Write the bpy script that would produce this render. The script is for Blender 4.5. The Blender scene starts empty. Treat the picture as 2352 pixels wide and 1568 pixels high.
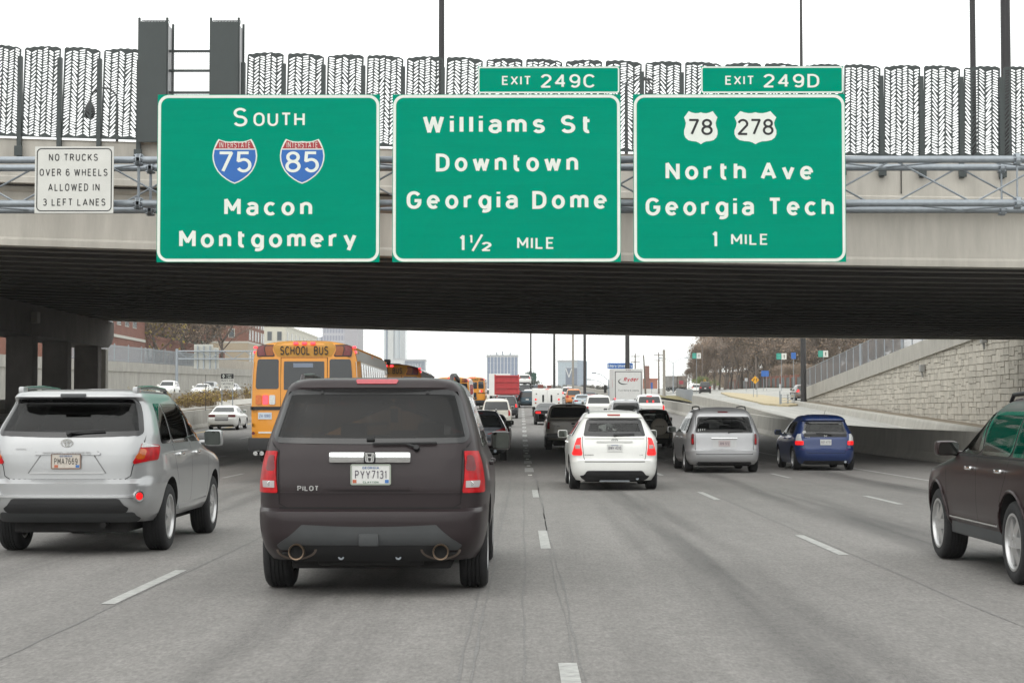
import bpy, bmesh, math, random
from mathutils import Vector, Matrix
RAD = math.radians
C = bpy.context.scene
COL = C.collection

# ------------------------------------------------------------------ camera
EYE = 1.53
FPX = 4015.0
PITCH = math.atan((950 - 784) / FPX)
YAW = math.atan((1195 - 1176) / FPX)
cam = bpy.data.cameras.new("camera")
cam.lens = 36 * FPX / 2352
cam.sensor_width = 36
cam.clip_start = 0.1
cam.clip_end = 9000
camo = bpy.data.objects.new("camera", cam)
COL.objects.link(camo)
camo.location = (0, 0, EYE)
camo.rotation_euler = (RAD(90) + PITCH, 0, YAW)
C.camera = camo

# ------------------------------------------------------------------ sky, sun, exposure
w = bpy.data.worlds.new("World")
C.world = w
w.use_nodes = True
nt = w.node_tree
bg = nt.nodes["Background"]
sky = nt.nodes.new("ShaderNodeTexSky")
sky.sky_type = 'NISHITA'
sky.sun_disc = False
sky.sun_elevation = RAD(52)
sky.sun_rotation = RAD(205)
sky.dust_density = 4
hs = nt.nodes.new("ShaderNodeHueSaturation")
hs.inputs['Saturation'].default_value = 0.25
mx = nt.nodes.new("ShaderNodeMix")
mx.data_type = 'RGBA'
mx.inputs[0].default_value = 0.82          # overcast: a nearly even white cloud layer over the clear sky
mx.inputs[7].default_value = (12.2, 12.5, 12.3, 1)
nt.links.new(sky.outputs[0], hs.inputs['Color'])
nt.links.new(hs.outputs[0], mx.inputs[6])
nt.links.new(mx.outputs[2], bg.inputs[0])
bg.inputs[1].default_value = 0.14
sun = bpy.data.lights.new("sun", 'SUN')
sun.energy = 0.9
sun.angle = RAD(85)
sun.color = (1, .97, .92)
suno = bpy.data.objects.new("sun", sun)
COL.objects.link(suno)
suno.rotation_euler = (RAD(38), 0, RAD(-25))
C.view_settings.view_transform = 'Standard'
C.view_settings.look = 'None'
C.view_settings.exposure = 0.0
C.view_settings.gamma = 1.0
C.cycles.max_bounces = 8
C.cycles.volume_bounces = 2
C.cycles.transparent_max_bounces = 16
C.cycles.use_denoising = True

def P(px, py, D):
    """world point seen at pixel (px,py of the 2352x1568 view) in the plane Y=D"""
    u, v = (px - 1176) / FPX, (784 - py) / FPX
    y = math.cos(PITCH) - v * math.sin(PITCH)
    z = math.sin(PITCH) + v * math.cos(PITCH)
    x = u
    X = x * math.cos(YAW) - y * math.sin(YAW)
    Y = x * math.sin(YAW) + y * math.cos(YAW)
    k = D / Y
    return X * k, EYE + z * k

def zr(d):
    """height of the motorway: level, then a sag curve into a steady climb, then a crest"""
    if d < 60: return 0.0
    if d < 95: return .0003 * (d - 60) ** 2
    if d < 470: return .3675 + .021 * (d - 95)
    if d < 570:
        t = d - 470
        return 8.2425 + .021 * t - .000105 * t * t
    return 9.2925

# ------------------------------------------------------------------ mesh helpers
class MB:
    def __init__(s):
        s.v = []; s.f = []; s.m = []; s.mi = 0
    def add(s, vs, fs):
        b = len(s.v)
        s.v.extend(tuple(v) for v in vs)
        for f in fs:
            s.f.append([b + i for i in f]); s.m.append(s.mi)
        return s
    def box(s, x0, x1, y0, y1, z0, z1):
        return s.add([(x0,y0,z0),(x1,y0,z0),(x1,y1,z0),(x0,y1,z0),(x0,y0,z1),(x1,y0,z1),(x1,y1,z1),(x0,y1,z1)],
                     [(0,3,2,1),(4,5,6,7),(0,1,5,4),(1,2,6,5),(2,3,7,6),(3,0,4,7)])
    def cbox(s, x0, x1, y0, y1, z0, z1, c=.02):
        """box with chamfered edges"""
        bm = bmesh.new()
        bmesh.ops.create_cube(bm, size=1)
        for v in bm.verts:
            v.co = Vector(((x0+x1)/2 + v.co.x*(x1-x0), (y0+y1)/2 + v.co.y*(y1-y0), (z0+z1)/2 + v.co.z*(z1-z0)))
        bmesh.ops.bevel(bm, geom=bm.edges[:], offset=c, segments=2, affect='EDGES', profile=.6)
        bm.verts.index_update()
        s.add([v.co for v in bm.verts], [[v.index for v in f.verts] for f in bm.faces])
        bm.free()
        return s
    def cyl(s, p0, p1, r0, r1=None, n=10, caps=True):
        r1 = r0 if r1 is None else r1
        p0 = Vector(p0); p1 = Vector(p1); d = (p1 - p0)
        if d.length < 1e-6: return s
        d.normalize()
        a = d.orthogonal().normalized(); b = d.cross(a)
        vs = []
        for p, r in ((p0, r0), (p1, r1)):
            for i in range(n):
                t = 2 * math.pi * i / n
                vs.append(p + a * (r * math.cos(t)) + b * (r * math.sin(t)))
        fs = [(i, (i+1) % n, n + (i+1) % n, n + i) for i in range(n)]
        if caps:
            fs.append(list(range(n))[::-1]); fs.append(list(range(n, 2*n)))
        return s.add(vs, fs)
    def tube(s, pts, r, n=8):
        for a, b in zip(pts[:-1], pts[1:]): s.cyl(a, b, r, r, n)
        return s
    def lathe(s, prof, origin, axis='x', n=24, closed=True):
        """prof = [(radius, along)]"""
        o = Vector(origin); vs = []; k = len(prof)
        for i in range(n):
            t = 2 * math.pi * i / n; c, sn = math.cos(t), math.sin(t)
            for r, h in prof:
                if axis == 'x': vs.append(o + Vector((h, r*c, r*sn)))
                elif axis == 'y': vs.append(o + Vector((r*c, h, r*sn)))
                else: vs.append(o + Vector((r*c, r*sn, h)))
        fs = []
        kk = k if closed else k - 1
        for i in range(n):
            j = (i + 1) % n
            for a in range(kk):
                b = (a + 1) % k
                fs.append((i*k+a, j*k+a, j*k+b, i*k+b))
        return s.add(vs, fs)
    def prism(s, poly, y0, y1):
        """poly in (x,z), extruded along y"""
        n = len(poly)
        vs = [(x, y0, z) for x, z in poly] + [(x, y1, z) for x, z in poly]
        fs = [list(range(n)), list(range(n, 2*n))[::-1]] + [(i, n+i, n+(i+1) % n, (i+1) % n) for i in range(n)]
        return s.add(vs, fs)
    def prism_x(s, poly, x0, x1):
        """poly in (y,z), extruded along x"""
        n = len(poly)
        vs = [(x0, y, z) for y, z in poly] + [(x1, y, z) for y, z in poly]
        fs = [list(range(n))[::-1], list(range(n, 2*n))] + [(i, (i+1) % n, n+(i+1) % n, n+i) for i in range(n)]
        return s.add(vs, fs)
    def sweep(s, prof, path):
        """prof = [(x offset, z offset)] closed ring, carried along path [(x,y,z)] without turning"""
        k = len(prof); vs = []
        for (x, y, z) in path:
            for a, b in prof: vs.append((x + a, y, z + b))
        fs = []
        for i in range(len(path) - 1):
            for a in range(k):
                b = (a + 1) % k
                fs.append((i*k+a, i*k+b, (i+1)*k+b, (i+1)*k+a))
        fs.append(list(range(k))[::-1]); fs.append([(len(path)-1)*k + a for a in range(k)])
        return s.add(vs, fs)
    def mesh(s, name, mats, smooth=None, fix=True):
        me = bpy.data.meshes.new(name)
        me.from_pydata(s.v, [], s.f)
        if not isinstance(mats, (list, tuple)): mats = [mats]
        for m in mats: me.materials.append(m)
        me.polygons.foreach_set('material_index', s.m)
        if fix:
            bm = bmesh.new(); bm.from_mesh(me)
            bmesh.ops.recalc_face_normals(bm, faces=bm.faces)
            bm.to_mesh(me); bm.free()
        if smooth:
            me.polygons.foreach_set('use_smooth', [True] * len(me.polygons))
            if smooth < 180: me.set_sharp_from_angle(angle=RAD(smooth))
        me.update()
        return me
    def build(s, name, mats, parent=None, smooth=None, fix=True):
        o = bpy.data.objects.new(name, s.mesh(name, mats, smooth, fix))
        COL.objects.link(o)
        if parent is not None: o.parent = parent
        return o

def tag(o, label=None, cat=None, group=None, kind=None):
    if label: o['label'] = label
    if cat: o['category'] = cat
    if group: o['group'] = group
    if kind: o['kind'] = kind
    return o

def thing(name, label, cat, loc=(0,0,0), rot=(0,0,0), group=None):
    o = bpy.data.objects.new(name, None)
    o.empty_display_size = .2
    COL.objects.link(o)
    o.location = loc; o.rotation_euler = rot
    return tag(o, label, cat, group)

def link(name, me, parent, loc=(0,0,0), rot=(0,0,0)):
    o = bpy.data.objects.new(name, me); COL.objects.link(o)
    o.parent = parent; o.location = loc; o.rotation_euler = rot
    return o

def kids(o): return [c for c in COL.objects if c.parent == o]

def copy_tree(o, parent=None):
    c = o.copy(); COL.objects.link(c); c.parent = parent
    for ch in kids(o): copy_tree(ch, c)
    return c

# ------------------------------------------------------------------ materials
MATS = {}
def mat(name, col, rough=.6, metal=0., coat=0., var=0., vscale=4., bump=0., bscale=40., emit=0., spec=.5, stretch=(1,1,1), island=0.):
    if name in MATS: return MATS[name]
    m = bpy.data.materials.new(name); m.use_nodes = True; MATS[name] = m
    t = m.node_tree; b = t.nodes['Principled BSDF']
    col = tuple(col) + (1,)
    b.inputs['Base Color'].default_value = col
    b.inputs['Roughness'].default_value = rough
    b.inputs['Metallic'].default_value = metal
    b.inputs['Coat Weight'].default_value = coat
    b.inputs['Coat Roughness'].default_value = .04
    b.inputs['Specular IOR Level'].default_value = spec
    if emit:
        b.inputs['Emission Color'].default_value = col
        b.inputs['Emission Strength'].default_value = emit
    if var or bump or island:
        tc = t.nodes.new('ShaderNodeTexCoord'); mp = t.nodes.new('ShaderNodeMapping')
        mp.inputs['Scale'].default_value = stretch
        t.links.new(tc.outputs['Object'], mp.inputs[0])
    if var or island:
        nz = t.nodes.new('ShaderNodeTexNoise'); nz.inputs['Scale'].default_value = vscale
        nz.inputs['Detail'].default_value = 6; nz.inputs['Roughness'].default_value = .65
        t.links.new(mp.outputs[0], nz.inputs['Vector'])
        mr = t.nodes.new('ShaderNodeMapRange')
        mr.inputs['From Min'].default_value = .3; mr.inputs['From Max'].default_value = .7
        mr.inputs['To Min'].default_value = 1 - var; mr.inputs['To Max'].default_value = 1 + var
        t.links.new(nz.outputs['Fac'], mr.inputs['Value'])
        out = mr.outputs[0]
        if island:
            g = t.nodes.new('ShaderNodeNewGeometry'); r2 = t.nodes.new('ShaderNodeMapRange')
            r2.inputs['To Min'].default_value = 1 - island; r2.inputs['To Max'].default_value = 1 + island
            t.links.new(g.outputs['Random Per Island'], r2.inputs['Value'])
            mu = t.nodes.new('ShaderNodeMath'); mu.operation = 'MULTIPLY'
            t.links.new(out, mu.inputs[0]); t.links.new(r2.outputs[0], mu.inputs[1]); out = mu.outputs[0]
        mm = t.nodes.new('ShaderNodeVectorMath'); mm.operation = 'SCALE'
        mm.inputs[0].default_value = col[:3]
        t.links.new(out, mm.inputs['Scale'])
        t.links.new(mm.outputs[0], b.inputs['Base Color'])
    if bump:
        n2 = t.nodes.new('ShaderNodeTexNoise'); n2.inputs['Scale'].default_value = bscale; n2.inputs['Detail'].default_value = 4
        t.links.new(mp.outputs[0], n2.inputs['Vector'])
        bp = t.nodes.new('ShaderNodeBump'); bp.inputs['Strength'].default_value = bump; bp.inputs['Distance'].default_value = .02
        t.links.new(n2.outputs['Fac'], bp.inputs['Height']); t.links.new(bp.outputs[0], b.inputs['Normal'])
    return m

def glass(name, tint, refl=1.):
    if name in MATS: return MATS[name]
    m = bpy.data.materials.new(name); m.use_nodes = True; MATS[name] = m
    t = m.node_tree; t.nodes.remove(t.nodes['Principled BSDF'])
    tr = t.nodes.new('ShaderNodeBsdfTransparent'); tr.inputs[0].default_value = tuple(tint) + (1,)
    gl = t.nodes.new('ShaderNodeBsdfGlossy'); gl.inputs['Roughness'].default_value = .03
    gl.inputs[0].default_value = (refl, refl, refl, 1)
    fr = t.nodes.new('ShaderNodeFresnel'); fr.inputs[0].default_value = 1.40
    g = t.nodes.new('ShaderNodeNewGeometry'); io = t.nodes.new('ShaderNodeMapRange')   # same thin pane from either side
    io.inputs['To Min'].default_value = 1.42; io.inputs['To Max'].default_value = 1/1.42
    t.links.new(g.outputs['Backfacing'], io.inputs['Value']); t.links.new(io.outputs[0], fr.inputs[0])
    mxs = t.nodes.new('ShaderNodeMixShader')
    inv = t.nodes.new('ShaderNodeMath'); inv.operation = 'SUBTRACT'; inv.inputs[0].default_value = 1.; t.links.new(g.outputs['Backfacing'], inv.inputs[1])
    mul = t.nodes.new('ShaderNodeMath'); mul.operation = 'MULTIPLY'; t.links.new(fr.outputs[0], mul.inputs[0]); t.links.new(inv.outputs[0], mul.inputs[1])   # mirror reflection switched off when seen from inside
    t.links.new(mul.outputs[0], mxs.inputs[0]); t.links.new(tr.outputs[0], mxs.inputs[1]); t.links.new(gl.outputs[0], mxs.inputs[2])
    t.links.new(mxs.outputs[0], t.nodes['Material Output'].inputs[0])
    return m

def paint(name, col, metal=.25, rough=.35):
    if 'paint ' + name in MATS: return MATS['paint ' + name]
    m = paint_(name, col, metal, rough)
    t = m.node_tree                                   # inside of the sheet metal: dark trim
    g = t.nodes.new('ShaderNodeNewGeometry'); d = t.nodes.new('ShaderNodeBsdfDiffuse'); d.inputs[0].default_value = (.02,.02,.02,1)
    x = t.nodes.new('ShaderNodeMixShader'); t.links.new(g.outputs['Backfacing'], x.inputs[0])
    t.links.new(t.nodes['Principled BSDF'].outputs[0], x.inputs[1]); t.links.new(d.outputs[0], x.inputs[2])
    t.links.new(x.outputs[0], t.nodes['Material Output'].inputs[0])
    return m
def paint_(name, col, metal=.25, rough=.35):
    return mat('paint ' + name, col, rough=rough, metal=metal, coat=.7 if max(col) > .1 else .22, var=.05, vscale=1.2, spec=.5 if max(col) > .1 else .3)

M_TYRE = mat('tyre rubber', (.014,.014,.015), .85, var=.25, vscale=9, bump=.3, bscale=30)
M_RIM = mat('alloy rim', (.55,.55,.55), .35, .8, var=.1)
M_BLACK = mat('black plastic', (.014,.014,.015), .6, var=.1, bump=.1, bscale=200)
M_GREYPL = mat('dark grey plastic', (.045,.048,.05), .6, var=.1)
M_SEAM = mat('panel gap', (.004,.004,.004), .9)
M_UNDER = mat('underbody', (.012,.011,.011), .9, var=.4, vscale=6)
M_CHROME = mat('chrome', (.85,.86,.86), .08, 1.)
M_STEEL = mat('galvanised steel', (.30,.33,.36), .5, .55, var=.12, vscale=6, bump=.1, bscale=60)
M_PLATEW = mat('plate white', (.62,.62,.60), .5, var=.06, vscale=30)
M_INK = mat('ink black', (.012,.012,.014), .6)
M_SEAT = mat('seat cloth', (.03,.029,.028), .9, var=.1)
M_FRIT = mat('window frit', (.006,.006,.007), .12, coat=.5)
M_GLASSO = mat('tinted car glass', (.026,.029,.030), .04, spec=.55)
M_GLASSD = glass('privacy glass', (.085,.085,.09), .8)
M_GLASSL = glass('clear car glass', (.62,.66,.64))
M_GLASSM = glass('mid tinted glass', (.30,.32,.32), .6)
M_MIRROR = mat('mirror glass', (.30,.33,.31), .04, 1.)
M_RED = mat('red lamp', (.42,.004,.008), .3, coat=.15, spec=.25, var=.35, vscale=14)
M_REDL = mat('red lamp lit', (1.,.03,.05), .2, coat=1., emit=1.6, var=.2, vscale=30)
M_REDG = mat('brake lamp glowing', (.95,.012,.014), .3, coat=.15, emit=.5)
M_DKRED = mat('dark red lamp', (.13,.010,.013), .3, coat=.2, var=.2, vscale=20)
M_AMB = mat('amber lamp', (.55,.13,.012), .3, coat=.3, var=.15, vscale=25)
M_AMBD = mat('dull amber lamp', (.24,.06,.008), .35, coat=.1, var=.15, vscale=25)
M_WHL = mat('clear lamp lens', (.55,.56,.55), .3, coat=.4, var=.2, vscale=40)
M_LAMPON = mat('lit headlamp', (1.,.95,.85), .2, emit=4.)

# ------------------------------------------------------------------ road-sign alphabet, drawn as strokes
def arc(cx, cy, rx, ry, a0, a1, n=None):
    n = n or max(4, int(abs(a1 - a0) / 18))
    return [(cx + rx*math.cos(RAD(a0 + (a1-a0)*i/n)), cy + ry*math.sin(RAD(a0 + (a1-a0)*i/n))) for i in range(n+1)]
X_ = .74
GL = {
 'A': (.72, [[(0,0),(.36,1),(.72,0)], [(.13,.3),(.59,.3)]]),
 'B': (.6, [[(0,0),(0,1)], [(0,1),(.33,1)] + arc(.33,.765,.23,.235,90,-90) + [(0,.53)], [(.33,.53)] + arc(.34,.265,.26,.265,90,-90) + [(0,0)]]),
 'C': (.62, [arc(.33,.64,.33,.36,30,180) + arc(.33,.36,.33,.36,180,330)]),
 'D': (.62, [[(0,0),(0,1),(.24,1)] + arc(.24,.62,.38,.38,90,0) + arc(.24,.38,.38,.38,0,-90) + [(0,0)]]),
 'E': (.52, [[(.52,1),(0,1),(0,0),(.52,0)], [(0,.52),(.45,.52)]]),
 'F': (.5, [[(.5,1),(0,1),(0,0)], [(0,.5),(.43,.5)]]),
 'G': (.66, [arc(.33,.64,.33,.36,32,180) + arc(.33,.36,.33,.36,180,360) + [(.66,.46),(.36,.46)]]),
 'H': (.62, [[(0,0),(0,1)], [(.62,0),(.62,1)], [(0,.52),(.62,.52)]]),
 'I': (.0, [[(0,0),(0,1)]]),
 'J': (.5, [[(.5,1),(.5,.28)] + arc(.25,.26,.25,.26,0,-180)]),
 'K': (.62, [[(0,0),(0,1)], [(.6,1),(.02,.36)], [(.2,.56),(.62,0)]]),
 'L': (.5, [[(0,1),(0,0),(.5,0)]]),
 'M': (.76, [[(0,0),(0,1),(.38,.3),(.76,1),(.76,0)]]),
 'N': (.62, [[(0,0),(0,1),(.62,0),(.62,1)]]),
 'O': (.66, [arc(.33,.64,.33,.36,0,180) + arc(.33,.36,.33,.36,180,360) + [(.66,.64)]]),
 'P': (.58, [[(0,0),(0,1),(.3,1)] + arc(.3,.74,.28,.26,90,-90) + [(0,.48)]]),
 'Q': (.66, [arc(.33,.64,.33,.36,0,180) + arc(.33,.36,.33,.36,180,360) + [(.66,.64)], [(.4,.22),(.66,0)]]),
 'R': (.6, [[(0,0),(0,1),(.32,1)] + arc(.32,.755,.26,.245,90,-90) + [(0,.51)], [(.32,.51),(.6,0)]]),
 'S': (.6, [arc(.3,.76,.28,.24,25,270) + arc(.3,.26,.3,.26,90,-155)]),
 'T': (.6, [[(0,1),(.6,1)], [(.3,1),(.3,0)]]),
 'U': (.62, [[(0,1),(0,.34)] + arc(.31,.32,.31,.32,180,360) + [(.62,1)]]),
 'V': (.68, [[(0,1),(.34,0),(.68,1)]]),
 'W': (.96, [[(0,1),(.24,0),(.48,.95),(.72,0),(.96,1)]]),
 'X': (.62, [[(0,0),(.62,1)], [(0,1),(.62,0)]]),
 'Y': (.66, [[(0,1),(.33,.42),(.66,1)], [(.33,.42),(.33,0)]]),
 'Z': (.58, [[(0,1),(.58,1),(0,0),(.58,0)]]),
 '&': (.7, [[(.7,0),(.16,.68)] + arc(.3,.8,.18,.2,210,-40) + [(.12,.42)] + arc(.26,.24,.26,.24,120,330) + [(.66,.42)]]),
 '0': (.56, [arc(.28,.66,.28,.34,0,180) + arc(.28,.34,.28,.34,180,360) + [(.56,.66)]]),
 '1': (.16, [[(0,.8),(.16,.97),(.16,0)]]),
 '2': (.58, [arc(.29,.72,.29,.28,165,-20) + [(0,0),(.58,0)]]),
 '3': (.56, [arc(.28,.77,.26,.23,150,-90) + arc(.28,.27,.28,.27,90,-150)]),
 '4': (.62, [[(.46,0),(.46,1),(0,.3),(.62,.3)]]),
 '5': (.58, [[(.52,1),(.06,1),(.03,.56)] + arc(.29,.32,.29,.32,125,-150)]),
 '6': (.58, [arc(.29,.7,.27,.3,40,180) + arc(.29,.31,.29,.31,180,540)]),
 '7': (.56, [[(0,1),(.56,1),(.16,0)]]),
 '8': (.58, [arc(.29,.765,.25,.235,-90,270), arc(.29,.265,.29,.265,90,450)]),
 '9': (.58, [arc(.29,.69,.29,.31,0,360) + arc(.29,.3,.28,.3,0,-140)]),
 'a': (.5, [arc(.25,X_-.2,.25,.2,155,0) + [(.5,0)], [(.5,X_*.57)] + [(.24,X_*.57)] + arc(.22,X_*.285,.22,X_*.285,90,270) + [(.34,0),(.5,.14)]]),
 'c': (.5, [arc(.29,X_/2,.29,X_/2,48,312)]),
 'd': (.54, [arc(.27,X_/2,.27,X_/2,0,360), [(.54,0),(.54,1)]]),
 'e': (.56, [[(0.02,X_*.50),(.53,X_*.50)], arc(.28,X_/2,.28,X_/2,2,312)]),
 'g': (.54, [arc(.27,X_/2,.27,X_/2,0,360), [(.54,X_),(.54,0)] + arc(.27,-.06,.27,.2,0,-120)]),
 'h': (.5, [[(0,0),(0,1)], [(0,.44)] + arc(.25,X_-.25,.25,.25,180,0) + [(.5,0)]]),
 'i': (.0, [[(0,0),(0,X_)], [(0,.92),(0,1.06)]]),
 'k': (.48, [[(0,0),(0,1)], [(.46,X_),(.02,.28)], [(.16,.42),(.48,0)]]),
 'l': (.0, [[(0,0),(0,1)]]),
 'm': (.86, [[(0,0),(0,X_)], [(0,.44)] + arc(.215,X_-.24,.215,.24,180,0) + [(.43,0)], [(.43,.44)] + arc(.645,X_-.24,.215,.24,180,0) + [(.86,0)]]),
 'n': (.5, [[(0,0),(0,X_)], [(0,.42)] + arc(.25,X_-.25,.25,.25,180,0) + [(.5,0)]]),
 'o': (.56, [arc(.28,X_/2,.28,X_/2,0,360)]),
 'r': (.34, [[(0,0),(0,X_)], [(0,.4)] + arc(.27,X_-.27,.27,.27,180,75)]),
 's': (.48, [arc(.24,X_*.76,.21,X_*.24,25,270) + arc(.24,X_*.26,.24,X_*.26,90,-155)]),
 't': (.36, [[(.12,1),(.12,.2)] + arc(.28,.18,.16,.18,180,290), [(0,X_),(.36,X_)]]),
 'u': (.5, [[(0,X_),(0,.25)] + arc(.25,.25,.25,.25,180,360), [(.5,X_),(.5,0)]]),
 'v': (.54, [[(0,X_),(.27,0),(.54,X_)]]),
 'w': (.82, [[(0,X_),(.2,0),(.41,X_*.96),(.62,0),(.82,X_)]]),
 'y': (.56, [[(0,X_),(.29,.02)], [(.56,X_),(.2,-.28)]]),
 '/': (.5, [[(0,-.02),(.5,1.02)]]),
 '-': (.3, [[(0,.46),(.3,.46)]]),
 '.': (.0, [[(0,-.02),(0,.1)]]),
}

def ribbon(mb, pts, hw, tr):
    """flat ribbon; sharp turns are cut and each piece lies a hair in front of the last, soft turns are mitred"""
    cut = [0]
    for i in range(1, len(pts)-1):
        ax, ay, bx, by = pts[i][0]-pts[i-1][0], pts[i][1]-pts[i-1][1], pts[i+1][0]-pts[i][0], pts[i+1][1]-pts[i][1]
        la, lb = math.hypot(ax, ay), math.hypot(bx, by)
        if la > 1e-6 and lb > 1e-6 and (ax*bx + ay*by)/(la*lb) < -.05: cut.append(i)
    cut.append(len(pts)-1)
    if len(cut) > 2:
        for k, (a, b) in enumerate(zip(cut[:-1], cut[1:])):
            q = list(pts[a:b+1])
            def ext(p, o):
                d = math.hypot(p[0]-o[0], p[1]-o[1]) or 1; return (p[0]+(p[0]-o[0])/d*hw*.45, p[1]+(p[1]-o[1])/d*hw*.45)
            if k > 0: q[0] = ext(q[0], q[1])
            if k < len(cut)-2: q[-1] = ext(q[-1], q[-2])
            ribbon_(mb, q, hw, lambda x, y, k=k: (lambda v: (v[0], v[1]-.00015*k, v[2]))(tr(x, y)))
    else: ribbon_(mb, pts, hw, tr)
def ribbon_(mb, pts, hw, tr):
    q = [pts[0]]
    for p in pts[1:]:
        if math.hypot(p[0]-q[-1][0], p[1]-q[-1][1]) > 1e-4: q.append(p)
    n = len(q)
    if n < 2: return
    closed = n > 3 and math.hypot(q[0][0]-q[-1][0], q[0][1]-q[-1][1]) < 1e-3
    L = []; Rr = []
    def un(a, b):
        d = math.hypot(b[0]-a[0], b[1]-a[1]); return ((b[0]-a[0])/d, (b[1]-a[1])/d)
    for i in range(n):
        if closed and i in (0, n-1): d0 = un(q[-2], q[-1]); d1 = un(q[0], q[1])
        elif i == 0: d0 = d1 = un(q[0], q[1])
        elif i == n-1: d0 = d1 = un(q[-2], q[-1])
        else: d0 = un(q[i-1], q[i]); d1 = un(q[i], q[i+1])
        n0 = (-d0[1], d0[0]); n1 = (-d1[1], d1[0])
        mx_, my_ = n0[0]+n1[0], n0[1]+n1[1]
        ml = math.hypot(mx_, my_) or 1
        mx_ /= ml; my_ /= ml
        k = hw / max(.6, mx_*n0[0] + my_*n0[1])
        L.append((q[i][0]+mx_*k, q[i][1]+my_*k)); Rr.append((q[i][0]-mx_*k, q[i][1]-my_*k))
    vs = [tr(*p) for p in L] + [tr(*p) for p in Rr]
    mb.add(vs, [(i, n+i, n+i+1, i+1) for i in range(n-1)])

def text_mb(mb, txt, x0, z0, width, h, y, t=.17, gap=None, slant=0., thick=0.):
    """lettering in the XZ plane facing -Y; x0 = left edge, width fitted; t = stroke / cap height"""
    W = 0; seq = []
    sp = .55
    for ch in txt:
        if ch == ' ': seq.append((None, 0)); continue
        seq.append((ch, GL[ch][0]))
    glyph = sum(wd for ch, wd in seq if ch)
    ng = sum(1 for ch, wd in seq if ch)
    gap = .22 if gap is None else gap
    pos = []; x = 0; prev = False
    for ch, wd in seq:
        if ch is None: x += sp; prev = False; continue
        pos.append((ch, x)); x += wd + t + gap
    tot = x - gap
    sx = width / (tot * h)
    layer = 0
    for ch, px in pos:
        for st in GL[ch][1]:
            layer = (layer + 1) % 3
            yy = y - .0006 * layer - thick
            def tr(a, b, px=px, yy=yy):
                zz = t/2 + b*(1 - t)
                return (x0 + (px + t/2 + a)*h*sx + slant*zz*h, yy, z0 + zz*h)
            ribbon(mb, [(a, b) for a, b in st], t/2 * (1 if sx > .8 else 1), tr)
    return mb

def lettering(name, txt, x0, z0, width, h, y, m, parent, t=.17, gap=None, slant=0.):
    mb = MB(); text_mb(mb, txt, x0, z0, width, h, y, t, gap, slant)
    return mb.build(name, m, parent, fix=False)
# ================================================================== SETTING: ground, roads
rnd = random.Random(7)

def asphalt(name, base, light=False):
    m = bpy.data.materials.new(name); m.use_nodes = True
    t = m.node_tree; b = t.nodes['Principled BSDF']
    tc = t.nodes.new('ShaderNodeTexCoord')
    def noise(scale, stretch, detail=4, rough=.6):
        mp = t.nodes.new('ShaderNodeMapping'); mp.inputs['Scale'].default_value = stretch
        t.links.new(tc.outputs['Object'], mp.inputs[0])
        n = t.nodes.new('ShaderNodeTexNoise'); n.inputs['Scale'].default_value = scale
        n.inputs['Detail'].default_value = detail; n.inputs['Roughness'].default_value = rough
        t.links.new(mp.outputs[0], n.inputs['Vector']); return n.outputs['Fac']
    def rng(o, a, c, lo=.3, hi=.7):
        r = t.nodes.new('ShaderNodeMapRange'); r.inputs['From Min'].default_value = lo; r.inputs['From Max'].default_value = hi
        r.inputs['To Min'].default_value = a; r.inputs['To Max'].default_value = c
        t.links.new(o, r.inputs['Value']); return r.outputs[0]
    def mul(a, c):
        x = t.nodes.new('ShaderNodeMath'); x.operation = 'MULTIPLY'; t.links.new(a, x.inputs[0]); t.links.new(c, x.inputs[1]); return x.outputs[0]
    v = rng(noise(1.0, (1.0, .035, 1)), .84, 1.12)             # lengthwise wear
    v = mul(v, rng(noise(.16, (1, .35, 1), 3), .86, 1.1))       # broad patches
    v = mul(v, rng(noise(2.2, (1, .3, 1), 5, .7), .93, 1.07))
    v = mul(v, rng(noise(34, (1, .3, 1), 3, .75), .74, 1.26))   # aggregate
    v = mul(v, rng(noise(9, (1, .4, 1), 3, .7), .90, 1.10))
    sc = t.nodes.new('ShaderNodeVectorMath'); sc.operation = 'SCALE'; sc.inputs[0].default_value = base
    t.links.new(v, sc.inputs['Scale']); t.links.new(sc.outputs[0], b.inputs['Base Color'])
    b.inputs['Roughness'].default_value = .82; b.inputs['Specular IOR Level'].default_value = .35
    bp = t.nodes.new('ShaderNodeBump'); bp.inputs['Strength'].default_value = .35; bp.inputs['Distance'].default_value = .01
    t.links.new(noise(70, (1, .6, 1), 3, .7), bp.inputs['Height']); t.links.new(bp.outputs[0], b.inputs['Normal'])
    MATS[name] = m
    return m
M_ASPH = asphalt('worn asphalt', (.186,.177,.168))
M_CONCR_ROAD = asphalt('pale concrete road', (.36,.355,.33))
M_LINE = mat('road paint', (.33,.33,.315), .7, var=.3, vscale=9)
M_YLINE = mat('yellow road paint', (.52,.38,.10), .7, var=.25, vscale=14)
M_CRACK = mat('tar seam', (.145,.14,.135), .8, var=.3, vscale=20)
M_CONC = mat('concrete', (.36,.345,.31), .85, var=.16, vscale=1.6, bump=.25, bscale=25, stretch=(1,1,.35))
M_CONCB = mat('bridge concrete', (.45,.425,.38), .85, var=.17, vscale=1.1, bump=.2, bscale=20, stretch=(1.6,1.6,.25))
M_CONCW = mat('wall concrete', (.33,.315,.285), .9, var=.2, vscale=.8, bump=.25, bscale=12, stretch=(1,1,.4))
M_DARKC = mat('dark concrete', (.16,.145,.135), .95, var=.25, vscale=.9, stretch=(1,1,.5))  # darker tone than the other concretes, varied by noise
M_SOFFIT = mat('shade-painted steel', (.06,.055,.05), .95, var=.2, vscale=.7, stretch=(.25,1,1))  # shade between the girders painted into webs and deck
M_FLANGE = mat('bounce-lit bottom flange', (.26,.24,.22), .9, var=.2, vscale=.5, stretch=(.2,1,1))  # light bounced off the road, painted in as a paler tone
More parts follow.
